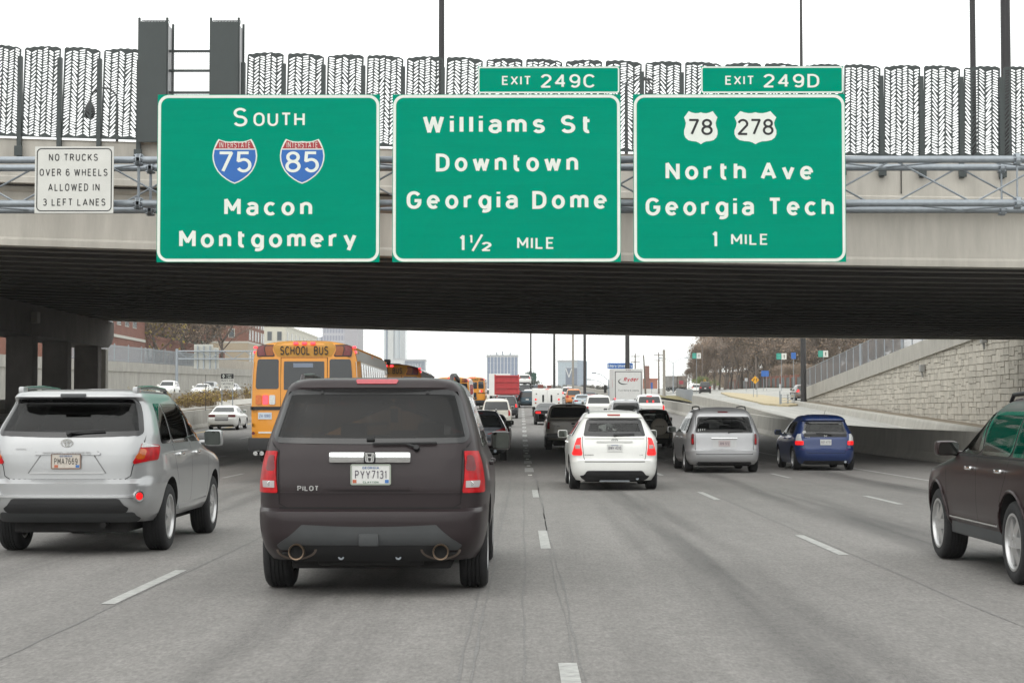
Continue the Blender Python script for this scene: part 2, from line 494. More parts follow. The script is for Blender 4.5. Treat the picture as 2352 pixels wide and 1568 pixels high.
M_STONE = mat('split stone facing', (.45,.42,.365), .95, var=.14, vscale=2.2, bump=.6, bscale=9, island=.12)
M_GRASS = mat('dry verge grass', (.20,.17,.075), .95, var=.35, vscale=1.6, bump=.6, bscale=25)
M_SOIL = mat('weedy bank', (.17,.14,.10), .95, var=.35, vscale=2., bump=.6, bscale=15)
M_GROUND = mat('town ground', (.16,.15,.13), .95, var=.25, vscale=.05)
M_SLATE = mat('slate grey painted steel', (.040,.050,.050), .5, var=.08, vscale=2)
M_POLE = mat('dark bronze pole', (.022,.020,.022), .5, var=.1)
M_POLEL = mat('pale concrete pole', (.30,.28,.25), .8, var=.1)
M_WIRE = mat('galvanised mesh', (.42,.42,.43), .5, .4)

def road_ys(a, b): return [y for y in ([a] + [v for v in [-60,-30,0,30] + list(range(60,100,5)) + list(range(100,480,20)) + list(range(480,580,10)) + [700,1000,2000,4000,8000] if a < v < b] + [b])]

def sheet(name, x0, x1, y0, y1, dz, m, kind='structure', xs=None, zf=None):
    mb = MB(); ys = road_ys(y0, y1); xs = xs or [x0, x1]
    zf = zf or (lambda x, y: zr(y))
    n = len(xs)
    mb.add([(x, y, zf(x, y) + dz) for y in ys for x in xs],
           [(i*n+j, i*n+j+1, (i+1)*n+j+1, (i+1)*n+j) for i in range(len(ys)-1) for j in range(n-1)])
    return tag(mb.build(name, m, smooth=30, fix=False), kind=kind)

sheet('ground', -1500, 1500, -300, 2600, -.35, M_GROUND, xs=[-1500,-300,-60,60,300,1500])
sheet('motorway', -19.6, 13.2, -60, 560, 0, M_ASPH, xs=[-19.6,-10,0,13.2])
sheet('opposite_carriageway', -52, -24.2, -60, 560, .9, M_CONCR_ROAD, xs=[-52,-24.2])

def strip(mb, x, wd, y0, y1, z=.004):
    ys = [y0] + [v for v in range(60, 560, 6) if y0 < v < y1] + [y1]
    mb.add([(x + s*wd/2, y, zr(y) + z) for y in ys for s in (-1, 1)], [(2*i, 2*i+1, 2*i+3, 2*i+2) for i in range(len(ys)-1)])
mk = MB()
for X, ph in ((.29, 19.95), (3.515, 19.08), (6.44, 29.7), (-3.32, 14.12), (-7.1, 41.8), (-10.7, 12.), (-14.3, 16.)):
    y = ph % 12.19 - 24.38
    while y < 420:
        if not (X == .29 and y > 40):
            strip(mk, X, .115, y, y + 3.05)
        y += 12.19
y = 46.1
while y < 420:
    strip(mk, .24, .24, y, y + 3.4)
    y += 7.75
strip(mk, 9.38, .12, -60, 440)
tag(mk.build('lane_markings', M_LINE, fix=False), kind='structure')
my = MB(); strip(my, -18.3, .12, -60, 440)
tag(my.build('edge_line', M_YLINE, fix=False), kind='structure')
# raised reflectors and tar seams
rf = MB()
for k in range(14): rf.cbox(.19, .29, 43.6 + 7.75*k, 43.75 + 7.75*k, zr(44+7.75*k), zr(44+7.75*k) + .016, .004)
tag(rf.build('lane_reflectors', mat('reflector', (.6,.6,.55), .4)), kind='structure')
cr = MB()
def seam(x0, x1, y0, y1, wd, jit):
    n = int((y1 - y0) / .45); pts = []
    x = 0
    for i in range(n + 1):
        x += rnd.uniform(-jit, jit); x *= .93
        pts.append((x0 + (x1 - x0)*i/n + x, y0 + (y1-y0)*i/n))
    vs = []
    for px, py in pts:
        h = wd * rnd.uniform(.25, 1.) / 2
        vs += [(px - h, py, zr(py) + .0025), (px + h, py, zr(py) + .0025)]
    cr.add(vs, [(2*i, 2*i+1, 2*i+3, 2*i+2) for i in range(len(pts)-1)])
seam(.42, .30, 6, 60, .024, .012); seam(.32, .40, 9, 60, .018, .012)
seam(-.30, -.16, 6, 60, .03, .008); seam(.02, .10, 7, 45, .022, .009); seam(-.36,-.28, 8, 30, .02, .01)
seam(-3.2, -3.3, 6, 40, .025, .012); seam(3.62, 3.6, 12, 60, .022, .01); seam(6.5, 6.5, 12, 60, .02, .01)
tag(cr.build('road_seams', M_CRACK, fix=False), kind='structure')
# dark run-off stains dragged along the wheel paths
def stains():
    m = bpy.data.materials.new('oil drip band'); m.use_nodes = True; t = m.node_tree; b = t.nodes['Principled BSDF']
    b.inputs['Base Color'].default_value = (.075,.073,.072,1); b.inputs['Roughness'].default_value = .7
    tc = t.nodes.new('ShaderNodeTexCoord'); mp = t.nodes.new('ShaderNodeMapping'); mp.inputs['Scale'].default_value = (1.4,.05,1)
    nz = t.nodes.new('ShaderNodeTexNoise'); nz.inputs['Scale'].default_value = 1.3; nz.inputs['Detail'].default_value = 5
    r = t.nodes.new('ShaderNodeMapRange'); r.inputs['From Min'].default_value = .42; r.inputs['From Max'].default_value = .8; r.inputs['To Max'].default_value = .62
    t.links.new(tc.outputs['Object'], mp.inputs[0]); t.links.new(mp.outputs[0], nz.inputs['Vector']); t.links.new(nz.outputs['Fac'], r.inputs['Value'])
    # feathered across the strip using its own UV-free generated coordinate
    sx = t.nodes.new('ShaderNodeSeparateXYZ'); t.links.new(tc.outputs['Generated'], sx.inputs[0])
    m1 = t.nodes.new('ShaderNodeMath'); m1.operation = 'PINGPONG'; m1.inputs[1].default_value = .5; t.links.new(sx.outputs[0], m1.inputs[0])
    r2 = t.nodes.new('ShaderNodeMapRange'); r2.inputs['From Max'].default_value = .45; r2.interpolation_type = 'SMOOTHSTEP'; t.links.new(m1.outputs[0], r2.inputs['Value'])
    mu = t.nodes.new('ShaderNodeMath'); mu.operation = 'MULTIPLY'; t.links.new(r.outputs[0], mu.inputs[0]); t.links.new(r2.outputs[0], mu.inputs[1])
    t.links.new(mu.outputs[0], b.inputs['Alpha'])
    return m
M_STAIN = stains()
for X, wd in ((-1.5, 1.5), (1.9, 1.5), (4.95, 1.6), (7.9, 1.5), (-5.2, 1.6), (-8.9, 1.5)):
    s_ = MB(); strip(s_, X, wd, 3, 420, .0015)
    tag(s_.build('oil_stain', M_STAIN, fix=False), kind='structure')

# ------------------------------------------------------------------ barriers beside the motorway
def wall_along(name, label, xf, y0, y1, h, m, cat='barrier', step=6, base=.0, thick=.35, zf=None, prof=None):
    zf = zf or (lambda y: zr(y))
    ys = [y0 + (y1 - y0)*i/max(1, int((y1-y0)/step)) for i in range(max(1, int((y1-y0)/step)) + 1)]
    prof = prof or [(0, -.3), (0, .08), (.12, .3), (.17, h), (.17 + thick, h), (.17+thick, -.3)]
    mb = MB(); mb.sweep(prof, [(xf(y), y, zf(y) + base) for y in ys])
    return tag(mb.build(name, m), label, cat)
wall_along('concrete_barrier', 'long grey concrete barrier along the right shoulder beside the blue hatchback', lambda y: 13.2, -60, 500, 1.0, M_CONC)
def mirp(p): return [(-a, b) for a, b in p]
wall_along('concrete_barrier', 'grey concrete barrier behind the white saloon on the left shoulder', lambda y: -19.5, -60, 500, 1.1, M_CONCW,
           prof=mirp([(0,-.3),(0,.08),(.12,.3),(.17,1.12),(.42,1.14),(.42,-.3)]))
sheet('median_ledge', -21.0, -19.95, -60, 560, 1.2, M_CONC, zf=lambda x, y: zr(y) + .3*(-19.95 - x)/1.05)
sheet('weedy_median', -24.0, -20.9, -60, 560, .95, M_SOIL, zf=lambda x, y: zr(y) + .22*(-20.9 - x), xs=[-24,-22.4,-20.9])
wall_along('concrete_barrier', 'brown stained concrete barrier behind dry weeds at the edge of the opposite carriageway', lambda y: -24.0, -60, 500, 2.05, M_CONCW,
           prof=mirp([(0,-.2),(0,2.05),(.3,2.05),(.3,-.2)]))
# dry weeds, small clumps of stalks
M_WEED = mat('dry weed stalks', (.20,.14,.075), .95, island=.5)
M_WEEDY = mat('yellowed weed leaves', (.36,.27,.06), .95, island=.4)
def weed_mesh(seed, h=.6, n=46):
    r = random.Random(seed); mb = MB()
    for i in range(n):
        a = r.uniform(0, 6.28); q = r.uniform(0, .22); l = h*r.uniform(.4, 1.)
        dx, dy = math.cos(a)*r.uniform(.05,.45)*l, math.sin(a)*r.uniform(.05,.45)*l
        x, y = math.cos(a)*q, math.sin(a)*q; wd = .006
        mb.mi = 0
        mb.add([(x-wd,y,0),(x+wd,y,0),(x+dx,y+dy,l)], [(0,1,2)])
        for k in range(3):
            f = r.uniform(.4,1); s = r.uniform(.02,.05); mb.mi = 1 if r.random() < .35 else 0
            c = Vector((x+dx*f, y+dy*f, l*f)); d = Vector((r.uniform(-1,1), r.uniform(-1,1), r.uniform(-.3,1)))*s*2; e = Vector((r.uniform(-1,1), r.uniform(-1,1), r.uniform(-.5,.5)))*s
            mb.add([c, c+d*.5+e, c+d, c+d*.5-e], [(0,1,2,3)])
    return mb.mesh('weed', [M_WEED, M_WEEDY], fix=False)
def stuff_of(name, meshes, spots, m):
    """one joined object of many clumps nobody would count"""
    mb = MB()
    for i, (x, y, z, s, a) in enumerate(spots):
        me = meshes[i % len(meshes)]; c, sn = math.cos(a)*s, math.sin(a)*s; b = len(mb.v)
        mb.v.extend((x + v.co.x*c - v.co.y*sn, y + v.co.x*sn + v.co.y*c, z + v.co.z*s) for v in me.vertices)
        for p in me.polygons: mb.f.append([b + k for k in p.vertices]); mb.m.append(p.material_index)
    return tag(mb.build(name, m, fix=False), kind='stuff')
WD = [weed_mesh(k) for k in range(4)]
spots = []
for k in range(190):
    y = rnd.uniform(84, 200); x = rnd.uniform(-23.7, -21.0)
    spots.append((x, y, zr(y) + .95 + .22*(-20.9-x), rnd.choice((.7,.9,1.2,1.9)), rnd.uniform(0,6)))
for k in range(30):
    y = rnd.uniform(96, 116); spots.append((rnd.uniform(-20.9,-20.0), y, zr(y) + 1.3, rnd.uniform(.9,1.9), rnd.uniform(0,6)))
stuff_of('dry_weeds', WD, spots, [M_WEED, M_WEEDY])

# ------------------------------------------------------------------ slip road on the right with its own walls
def tab(t, y):
    if y <= t[0][0]: return t[0][1]
    for (a, p), (b, q) in zip(t[:-1], t[1:]):
        if y <= b: return p + (q - p)*(y - a)/(b - a)
    return t[-1][1]
OL = [(60,.0),(78,.08),(98,.45),(111,.7),(136,.95),(180,.8),(290,-.75),(420,-.6)]
OR_ = [(60,-.1),(95,-.25),(120,.1),(153,.6),(180,.9),(260,1.5),(320,1.2),(420,.3)]
xr_edge = [(60,24.6),(158,24.9),(160,32),(180,35),(260,42),(420,50),(560,58)]
def zramp(x, y):
    f = min(1, max(0, (x - 14) / (tab(xr_edge, y) - 14)))
    return zr(y) + tab(OL, y)*(1-f) + tab(OR_, y)*f
mb = MB(); ys = [-60,20,60,68,76,84,92,98,104,111,118,124,130,136,145,153,158,160,170,180,190,200,220,240,265,290,320,350,380,420,470,520,560]; NX = 10
mb.add([(13.7 + (tab(xr_edge, y) - 13.7)*j/(NX-1), y, zramp(13.7 + (tab(xr_edge, y) - 13.7)*j/(NX-1), y)) for y in ys for j in range(NX)],
       [(i*NX+j, i*NX+j+1, (i+1)*NX+j+1, (i+1)*NX+j) for i in range(len(ys)-1) for j in range(NX-1)])
tag(mb.build('slip_road', M_CONCR_ROAD, smooth=40, fix=False), kind='structure')
wall_along('concrete_parapet', 'low pale parapet with fine joints along the left edge of the slip road', lambda y: 13.74, 78, 140, 0, M_CONC, step=2,
           zf=lambda y: zramp(13.74, y), prof=[(0,-1.4),(0,.74),(.22,.74),(.22,-1.4)])
XW = 27.0; YW0, YW1 = 93.0, 166.5
def zcop(y): return 3.9 + (166.8 - y)*.0502
XB = 24.3
def zbar(y): return .80 + (y - 94.8)*.0302
wall_along('concrete_barrier', 'pale concrete barrier with sloping top at the foot of the stone wall', lambda y: XB, 50, 158, 0, M_CONC, step=4,
           zf=lambda y: zbar(max(y, 90)), prof=[(0,-1.4),(0,-.62),(.14,-.1),(.2,0),(.6,0),(.6,-1.4)])
sheet('wall_foot_strip', XB+.6, XW+.1, 50, 160, -.12, M_SOIL, zf=lambda x, y: zbar(max(y, 90)))
# stone-faced retaining wall, real blocks with their own depth
t_ = thing('stone_retaining_wall', 'tall retaining wall faced with tan split stone blocks beyond the right end of the bridge', 'wall', (0,0,0))
mb = MB(); rb = random.Random(3)
y = YW0
cell = .74; cy = 1.75
while y < YW1:
    zb = zbar(y) - .3; zt = zcop(y) - 1.12
    k = int(zb / cell) - 1
    while k*cell < zt:
        z0 = k*cell
        pat = rb.randrange(6)
        if pat == 0: cells = [(0,0,.5,.55),(.5,0,1,.55),(0,.55,1,1)]
        elif pat == 1: cells = [(0,0,.6,.5),(.6,0,1,.5),(0,.5,.35,1),(.35,.5,1,1)]
        elif pat == 2: cells = [(0,0,.5,1),(.5,0,1,.6),(.5,.6,1,1)]
        elif pat == 3: cells = [(0,0,.45,.45),(.45,0,1,.45),(0,.45,.55,1),(.55,.45,1,1)]
        elif pat == 4: cells = [(0,0,.4,.65),(0,.65,.4,1),(.4,0,1,.35),(.4,.35,.75,1),(.75,.35,1,1)]
        else: cells = [(0,0,.65,.6),(.65,0,1,.6),(0,.6,.4,1),(.4,.6,1,1)]
        for a, b, c, d in cells:
            ya, yb, za, zb2 = y + a*cy + .012, y + c*cy - .012, z0 + b*cell + .008, z0 + d*cell - .008
            if za > zt: continue
            zb2 = min(zb2, zt)
            dp = rb.uniform(.025, .07); q = .022
            mb.add([(XW, ya, za),(XW, yb, za),(XW, yb, zb2),(XW, ya, zb2),
                    (XW-dp*rb.uniform(.6,1), ya+q, za+q),(XW-dp, yb-q, za+q),(XW-dp*rb.uniform(.6,1), yb-q, zb2-q),(XW-dp, ya+q, zb2-q)],
                   [(4,5,6,7),(0,1,5,4),(1,2,6,5),(2,3,7,6),(3,0,4,7)])
        k += 1
    y += cy
mb.build('stone_facing', M_STONE, t_)
ys = [YW0 + (YW1-YW0)*i/26 for i in range(27)]
mb2 = MB(); vs = []
for y in ys:
    zc = zcop(y)
    for a, b in ((.02,-12),(.02,-1.0),(.5,-1.0),(.5,-12)): vs.append((XW + a, y, max(zc + b, -.5)))
mb2.add(vs, [(i*4+j, i*4+j+1, (i+1)*4+j+1, (i+1)*4+j) for i in range(len(ys)-1) for j in range(3)])
mb2.build('wall_core', M_CONCW, t_)
mb = MB()
mb.sweep([(-.22,-1.15),(-.22,-.03),(-.16,0),(.3,0),(.36,-1.15)], [(XW, y, zcop(y)) for y in ys])
mb.build('coping', M_CONC, t_)
for (py_, pz_) in ((116.5, 4.3), (101, 5.6)):
    l_ = MB(); l_.cbox(XW-.42, XW-.08, py_-.2, py_+.2, pz_, pz_+.5, .05); l_.cyl((XW-.25,py_,pz_),(XW-.2,py_,pz_-.35), .08, .05)
    l_.build('wall_light', mat('wall light housing', (.25,.25,.24), .5), t_)
mb = MB(); ys2 = [90,110,130,150,166.5]
mb.add([(x, y, zcop(y) - .15 + (x-27.5)*.01) for y in ys2 for x in (27.5, 40, 80, 160)], [(i*4+j, i*4+j+1, (i+1)*4+j+1, (i+1)*4+j) for i in range(4) for j in range(3)])
tag(mb.build('embankment', M_GRASS, fix=False), kind='structure')
mb = MB(); ysh = [160,180,200,230,260,290,320,350,380,420,470,520,560]
vs = []
for y in ysh:
    e = tab(xr_edge, y) - .05
    for f in (0,.05,.15,.4,1.): vs.append((e + f*130, y, zramp(e, y) + .12 + 2.5*f))
mb.add(vs, [(i*5+j, i*5+j+1, (i+1)*5+j+1, (i+1)*5+j) for i in range(len(ysh)-1) for j in range(4)])
tag(mb.build('hillside', M_GRASS, fix=False), kind='structure')
# verge between motorway barrier and slip road
mb = MB(); ysv = [128,136,150,170,200,230,260,300]
vs = []
for y in ysv:
    wv = tab([(128,.2),(150,2.6),(200,5.5),(300,8.)], y)
    for f in (0, .5, 1): vs.append((13.75 + wv*f, y, zramp(13.75 + wv*f, y) + .1 + .5*f*(1-f) + .25*tab([(128,0),(160,1),(300,1)], y)))
mb.add(vs, [(i*3+j, i*3+j+1, (i+1)*3+j+1, (i+1)*3+j) for i in range(len(ysv)-1) for j in range(2)])
tag(mb.build('grass_verge', M_GRASS, smooth=60, fix=False), kind='structure')
# traffic island
mb = MB(); isl = [(150,.4),(154,1.5),(175,2.2),(210,2.0),(260,.4)]
vs = []
for y, wd in isl:
    xc = tab([(150,22.6),(175,24.6),(210,27.2),(260,30.2)], y)
    for a, b in ((-wd,0),(-wd,.16),(wd,.16),(wd,0)): vs.append((xc+a, y, zramp(xc+a, y) + b))
mb.add(vs, [(i*4+j, i*4+j+1, (i+1)*4+j+1, (i+1)*4+j) for i in range(len(isl)-1) for j in range(3)] + [(0,1,2,3)])
tag(mb.build('traffic_island', mat('sandy island paving', (.42,.35,.22), .9, var=.2, vscale=2)), kind='structure')

# ------------------------------------------------------------------ chain-link fence on the coping
t_ = thing('chain_link_fence', 'grey chain link fence on top of the stone wall coping', 'fence', (0,0,0))
ysf = [166.3 - 3.04*k for k in range(25)]
def mesh_alpha(name, col, scale, wire):
    m = bpy.data.materials.new(name); m.use_nodes = True; t = m.node_tree; b = t.nodes['Principled BSDF']
    b.inputs['Base Color'].default_value = tuple(col) + (1,); b.inputs['Alpha'].default_value = wire; b.inputs['Roughness'].default_value = .6
    return m
M_LINK = mesh_alpha('chain link mesh', (.16,.16,.17), 1, .6)
for a, b in zip(ysf[:-1], ysf[1:]):
    mb = MB()
    mb.add([(XW+.05, a, zcop(a)), (XW+.05, b, zcop(b)), (XW+.05, b, zcop(b)+1.7), (XW+.05, a, zcop(a)+1.7)], [(0,1,2,3)])
    mb.build('fence_mesh', M_LINK, t_, fix=False)
for i, y in enumerate(ysf):
    mb = MB(); z = zcop(y); r_ = .12 if i in (9, 14) else .045; mb.cyl((XW+.05,y,z-.02),(XW+.05,y,z+1.8),r_,r_,8); mb.build('fence_post', M_STEEL, t_)
mb = MB(); mb.tube([(XW+.05, y, zcop(y) + 1.74) for y in ysf], .025, 6); mb.build('top_rail', M_STEEL, t_)

# ================================================================== OVERPASS
def zs(x): return 5.83 - .0225*x + .00034*x*x
BX = [-46 + 92*i/46 for i in range(47)]
YN, YF = 48.0, 94.0
br = thing('overpass_bridge', 'wide concrete road bridge crossing the motorway with dark ribbed underside', 'bridge')
def along(name, y0, y1, d0, d1, m, parent=br, x0=-46, x1=46, chain=None):
    mb = MB(); xs = [x for x in BX if x0 <= x <= x1]
    vs = []
    for x in xs:
        for y, d in ((y0,d0),(y1,d0),(y1,d1),(y0,d1)): vs.append((x, y, zs(x) + d))
    n = len(xs)
    mb.add(vs, [(i*4+j, i*4+(j+1)%4, (i+1)*4+(j+1)%4, (i+1)*4+j) for i in range(n-1) for j in range(4)] + [(0,1,2,3), ((n-1)*4+3,(n-1)*4+2,(n-1)*4+1,(n-1)*4)])
    return mb.build(name, m, parent)
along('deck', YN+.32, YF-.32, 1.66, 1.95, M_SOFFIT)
def parapet(y0, s):
    mb = MB(); vs = []
    prof = [(0,1.70),(0,1.86),(.05,1.90),(.05,2.88),(.0,2.92),(.30,2.92),(.30,1.70)]
    for x in BX:
        for a, d in prof: vs.append((x, y0 + s*a, zs(x) + d))
    k = len(prof); n = len(BX)
    mb.add(vs, [(i*k+j, i*k+(j+1)%k, (i+1)*k+(j+1)%k, (i+1)*k+j) for i in range(n-1) for j in range(k)])
    return mb.build('parapet', M_CONCB, br)
parapet(YN, 1); parapet(YF, -1)
for s, y in ((1, YN + .55), (-1, YF - .55)):
    mb = MB(); vs = []
    prof = [(-.06,0),(-.06,.17),(0,.24),(0,1.5),(-.12,1.58),(-.12,1.655),(.6,1.655),(.6,0)]
    for x in BX:
        for a, d in prof: vs.append((x, y + s*a, zs(x) + d))
    k = len(prof); n = len(BX)
    mb.add(vs, [(i*k+j, i*k+(j+1)%k, (i+1)*k+(j+1)%k, (i+1)*k+j) for i in range(n-1) for j in range(k)])
    mb.build('edge_girder', M_CONCB, br)
for k in range(21):
    y = YN + 2.6 + k*2.0
    mb = MB(); vs = []
    prof = [(-.27,0),(-.27,.10),(-.09,.16),(-.09,1.655),(.09,1.655),(.09,.16),(.27,.10),(.27,0)]
    for x in BX[::2]:
        for a, d in prof: vs.append((x, y + a, zs(x) + d + .02))
    q = len(prof); n = len(BX[::2])
    mb.add(vs, [(i*q+j, i*q+(j+1)%q, (i+1)*q+(j+1)%q, (i+1)*q+j) for i in range(n-1) for j in range(q)])
    for i_, f_ in enumerate(mb.f): mb.m[i_] = 0 if i_ % q == q-1 else 1        # bounce light painted on the bottom flange, shade on the web
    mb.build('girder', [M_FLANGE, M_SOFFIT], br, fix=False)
# expansion joints in the parapet
for x in (-9.1, 10.5, 21.):
    mb = MB(); mb.box(x-.012, x+.012, YN-.004, YN+.02, zs(x)+1.95, zs(x)+2.9); mb.build('joint', M_SEAM, br)
mb = MB(); mb.box(27.0, 27.6, YN+.7, YF-.9, -.3, 5.5); mb.build('abutment', M_DARKC, br)
# left bent
bent = [79.2, 85.2, 91.3, 73.1, 67.0, 60.9, 54.8]
mb = MB()
capz = lambda y: 5.04
poly = [(51,6.44),(51,5.1),(92.8,5.04),(93.6,5.3),(94.0,5.65),(94.0,6.44)]
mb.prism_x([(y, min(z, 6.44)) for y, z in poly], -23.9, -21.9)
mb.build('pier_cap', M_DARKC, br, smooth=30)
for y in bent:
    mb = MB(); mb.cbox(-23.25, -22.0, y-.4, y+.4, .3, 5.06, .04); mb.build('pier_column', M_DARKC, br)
mb = MB(); mb.cbox(-22.75, -22.25, 93.7, 94.3, .3, 5.0, .05); mb.build('drain_pipe', M_CONC, br)
mb = MB(); mb.cbox(-22.0, -21.6, 78, 78.5, 5.6, 6.1, .05); mb.build('under_deck_light', mat('lamp box', (.3,.28,.24), .6), br)

# ornamental screen on the bridge: laser-cut panels with leaf-shaped slots, real holes
def screen_panel(seed, flip, nc=6):
    r = random.Random(seed); W, H = 1.0, 2.52
    cu = bpy.data.curves.new('screen', 'CURVE'); cu.dimensions = '2D'; cu.fill_mode = 'BOTH'; cu.extrude = .012
    def spline(pts):
        s = cu.splines.new('POLY'); s.points.add(len(pts) - 1); s.use_cyclic_u = True
        for p, (x, y) in zip(s.points, pts): p.co = (x, y, 0, 1)
    def top(x):
        f = x / W
        if flip: f = 1 - f
        return H - .02 + .03*math.sin(f*3.4 - .4) - .03*(1-f)**3 + .012*math.sin(x*31)
    N = 22
    out = [(0, 0), (W, 0)] + [(W*(1 - i/N), top(W*(1 - i/N)) - (.03 if i in (0, N) else 0)) for i in range(N+1)]
    spline(out)
    def slot(cx, cy, l, wd, a):
        c, s = math.cos(a), math.sin(a); pts = []
        for (u, v) in ((-.5,0),(-.40,-.42),(.0,-.5),(.40,-.42),(.5,0),(.40,.42),(0,.5),(-.40,.42)):
            x = u*l; y = v*wd + .06*l*(1 - 4*u*u)*(.3 if r.random() < .5 else -.3)*0
            pts.append((cx + x*c - y*s, cy + x*s + y*c))
        if min(p[0] for p in pts) < .022 or max(p[0] for p in pts) > W - .022 or min(p[1] for p in pts) < .02: return
        if any(p[1] > top(min(W, max(0, p[0]))) - .03 for p in pts): return
        spline(pts)
    cw = (W - .05) / nc
    for c in range(nc):
        sg = 1 if (c + (1 if flip else 0)) % 2 else -1
        y = .035 + r.uniform(0, .02)
        while y < H - .02:
            hi = max(0, (y - 1.8) / .6)
            wob = .30*math.sin(y*2.3 + c*1.9 + seed) + .12*math.sin(y*7. + c)
            a = sg*max(.35, min(.95, .74 + wob)) * (1 - .5*min(1, hi)) + r.uniform(-.12, .12)
            a *= min(1, .25 + y*3.)
            wd = .047*r.uniform(.85, 1.15); ca = math.cos(a)
            l = ((cw - .007)/ca - wd*abs(math.tan(a))*.6) * (1.0 if hi < .4 else r.uniform(.85,1.))
            slot(.025 + cw*(c + .5) + r.uniform(-.003,.003), y, l, wd, a)
            y += (wd + .0150) / max(.48, math.cos(min(1.05, abs(a)+.11)))
    o = bpy.data.objects.new('tmp', cu); COL.objects.link(o)
    dg = bpy.context.evaluated_depsgraph_get()
    me = bpy.data.meshes.new_from_object(o.evaluated_get(dg))
    bpy.data.objects.remove(o); bpy.data.curves.remove(cu)
    me.materials.clear(); me.materials.append(M_SLATE)
    me.transform(Matrix.Rotation(RAD(90), 4, 'X'))
    return me
PAN = [screen_panel(1, False), screen_panel(2, True, 5), screen_panel(5, False, 5), screen_panel(6, True)]
zpar = lambda x: zs(x) + 2.92
def fence_run(label, xs):
    t = thing('ornamental_fence', label, 'fence', (xs[0], YN, zpar(xs[0])))
    for i, x in enumerate(xs):
        z = zpar(x) - zpar(xs[0])
        mb = MB(); mb.box(x-.058-xs[0], x+.058-xs[0], -.10, .06, z-.52, z+2.28)
        mb.cbox(x-.11-xs[0], x+.11-xs[0], -.16, -.10, z-.5, z-.22, .01)
        mb.build('fence_post', M_SLATE, t)
        if i < len(xs) - 1:
            link('fence_panel', PAN[(i % 2) + 2*((i // 2) % 2)], t, (x + .05 - xs[0], -.03, zpar(x+.55) - zpar(xs[0]) + .07), (0, math.atan(.0225 - .00068*x), 0))
    return t
fence_run('ornamental cut steel screen fence on the bridge, left of the two square towers', [-13.84 + 1.1*k for k in range(-12, 4)])
fence_run('long ornamental cut steel screen fence on the bridge, right of the square towers', [-7.66] + [-6.54 + 1.1*k for k in range(0, 30)])
# square towers
def tower(px0, px1, pside, label):
    x0, _ = P(px0, 300, 47.7); x1, _ = P(px1, 300, 47.7); _, zt = P(px0, 50, 47.7)
    zb = zpar(x0) - .04
    t = thing('square_tower', label, 'tower', ((x0+x1)/2, 47.7, zb), group='square towers on the bridge parapet')
    hw_ = (x1 - x0)/2; h = zt - zb; dpt = .95
    mb = MB(); mb.box(-hw_, hw_, 0, .03, 0, h); mb.build('front_plate', M_SLATE, t)
    mb = MB(); mb.box(-hw_, hw_, dpt-.03, dpt, 0, h); mb.build('rear_plate', M_SLATE, t)
    for s in (-1, 1):
        mb = MB()
        for yy in (.034, dpt - .094): mb.box(s*hw_-.03, s*hw_+.03, yy, yy+.06, 0, h+.12)
        mb.build('corner_post', M_SLATE, t)
        mb = MB(); mb.box(s*(hw_-.03)-.008, s*(hw_-.03)+.008, .1, dpt-.1, .02, h-.02); mb.build('side_mesh', M_WIRE, t)
    mb = MB(); r = random.Random(3)
    for k in range(34):
        x = -hw_ + .04 + (2*hw_-.08)*k/33; a = .05*(1 if k % 2 else -1)
        mb.add([(x-.008-a*.6,.36,h-.25),(x+.008-a*.6,.36,h-.25),(x+.008+a,.36,h+.10),(x-.008+a,.36,h+.10)], [(0,1,2,3)])
    mb.box(-hw_, hw_, .35, .37, h+.095, h+.115)
    mb.build('top_band', M_SLATE, t)
tower(317, 381, 392, 'left square slate grey tower with mesh sides rising from the bridge')
tower(482, 546, 555, 'right square slate grey tower with mesh sides rising from the bridge')
xa, _ = P(392, 300, 48.2); xb, _ = P(482, 300, 48.2)
t_ = thing('mesh_screen', 'fine wire mesh screen with three dark rails between the square towers', 'screen', ((xa+xb)/2, 48.2, zpar(xa)))
hx = (xb - xa)/2 + .1
for py in (118, 163, 213):
    _, z = P(430, py, 48.2); mb = MB(); mb.box(-hx, hx, -.03, .03, z - zpar(xa) - .03, z - zpar(xa) + .03); mb.build('rail', M_SLATE, t_)
mb = MB(); _, zt = P(430, 118, 48.2); hz = zt - zpar(xa)
x = -hx
while x < hx: mb.box(x-.002, x+.002, -.002, .002, .0, hz); x += .05
z = 0
while z < hz: mb.box(-hx, hx, .003, .006, z-.002, z+.002); z += .05
mb.build('wire_mesh', M_WIRE, t_)
mb = MB(); mb.box(-hx-.08, -hx-.02, -.05, .05, -.3, hz); mb.box(hx+.02, hx+.08, -.05, .05, -.3, hz); mb.build('frame_post', M_SLATE, t_)

# ------------------------------------------------------------------ sign gantry
YG = 41.55
gt = thing('sign_gantry', 'galvanised tube truss gantry spanning the motorway in front of the bridge', 'gantry', (0,0,0))
ZT, ZB = P(1195, 367, YG)[1], P(1195, 467, YG)[1]
for y, z, n in ((YG, ZT, 0), (YG+1.35, ZT, 0), (YG, ZB, 0), (YG+1.35, ZB, 0)):
    mb = MB(); mb.cyl((-20, y, z), (14.2, y, z), .085, .085, 14); mb.build('chord', M_STEEL, gt, smooth=40)
x = -19.6; s = 1
while x < 13.4:
    x2 = x + 1.9
    def brace(a, b): 
        m_ = MB(); m_.cyl(a, b, .024, .024, 6); m_.build('brace', M_STEEL, gt, smooth=50)
    za, zb = (ZB, ZT) if s > 0 else (ZT, ZB)
    brace((x, YG, za), (x2, YG, zb)); brace((x, YG+1.35, zb), (x2, YG+1.35, za))
    brace((x, YG, ZT), (x2, YG+1.35, ZT)) if s > 0 else brace((x, YG+1.35, ZT), (x2, YG, ZT))
    brace((x, YG+1.35, ZB), (x2, YG, ZB)) if s > 0 else brace((x, YG, ZB), (x2, YG+1.35, ZB))
    x = x2; s = -s
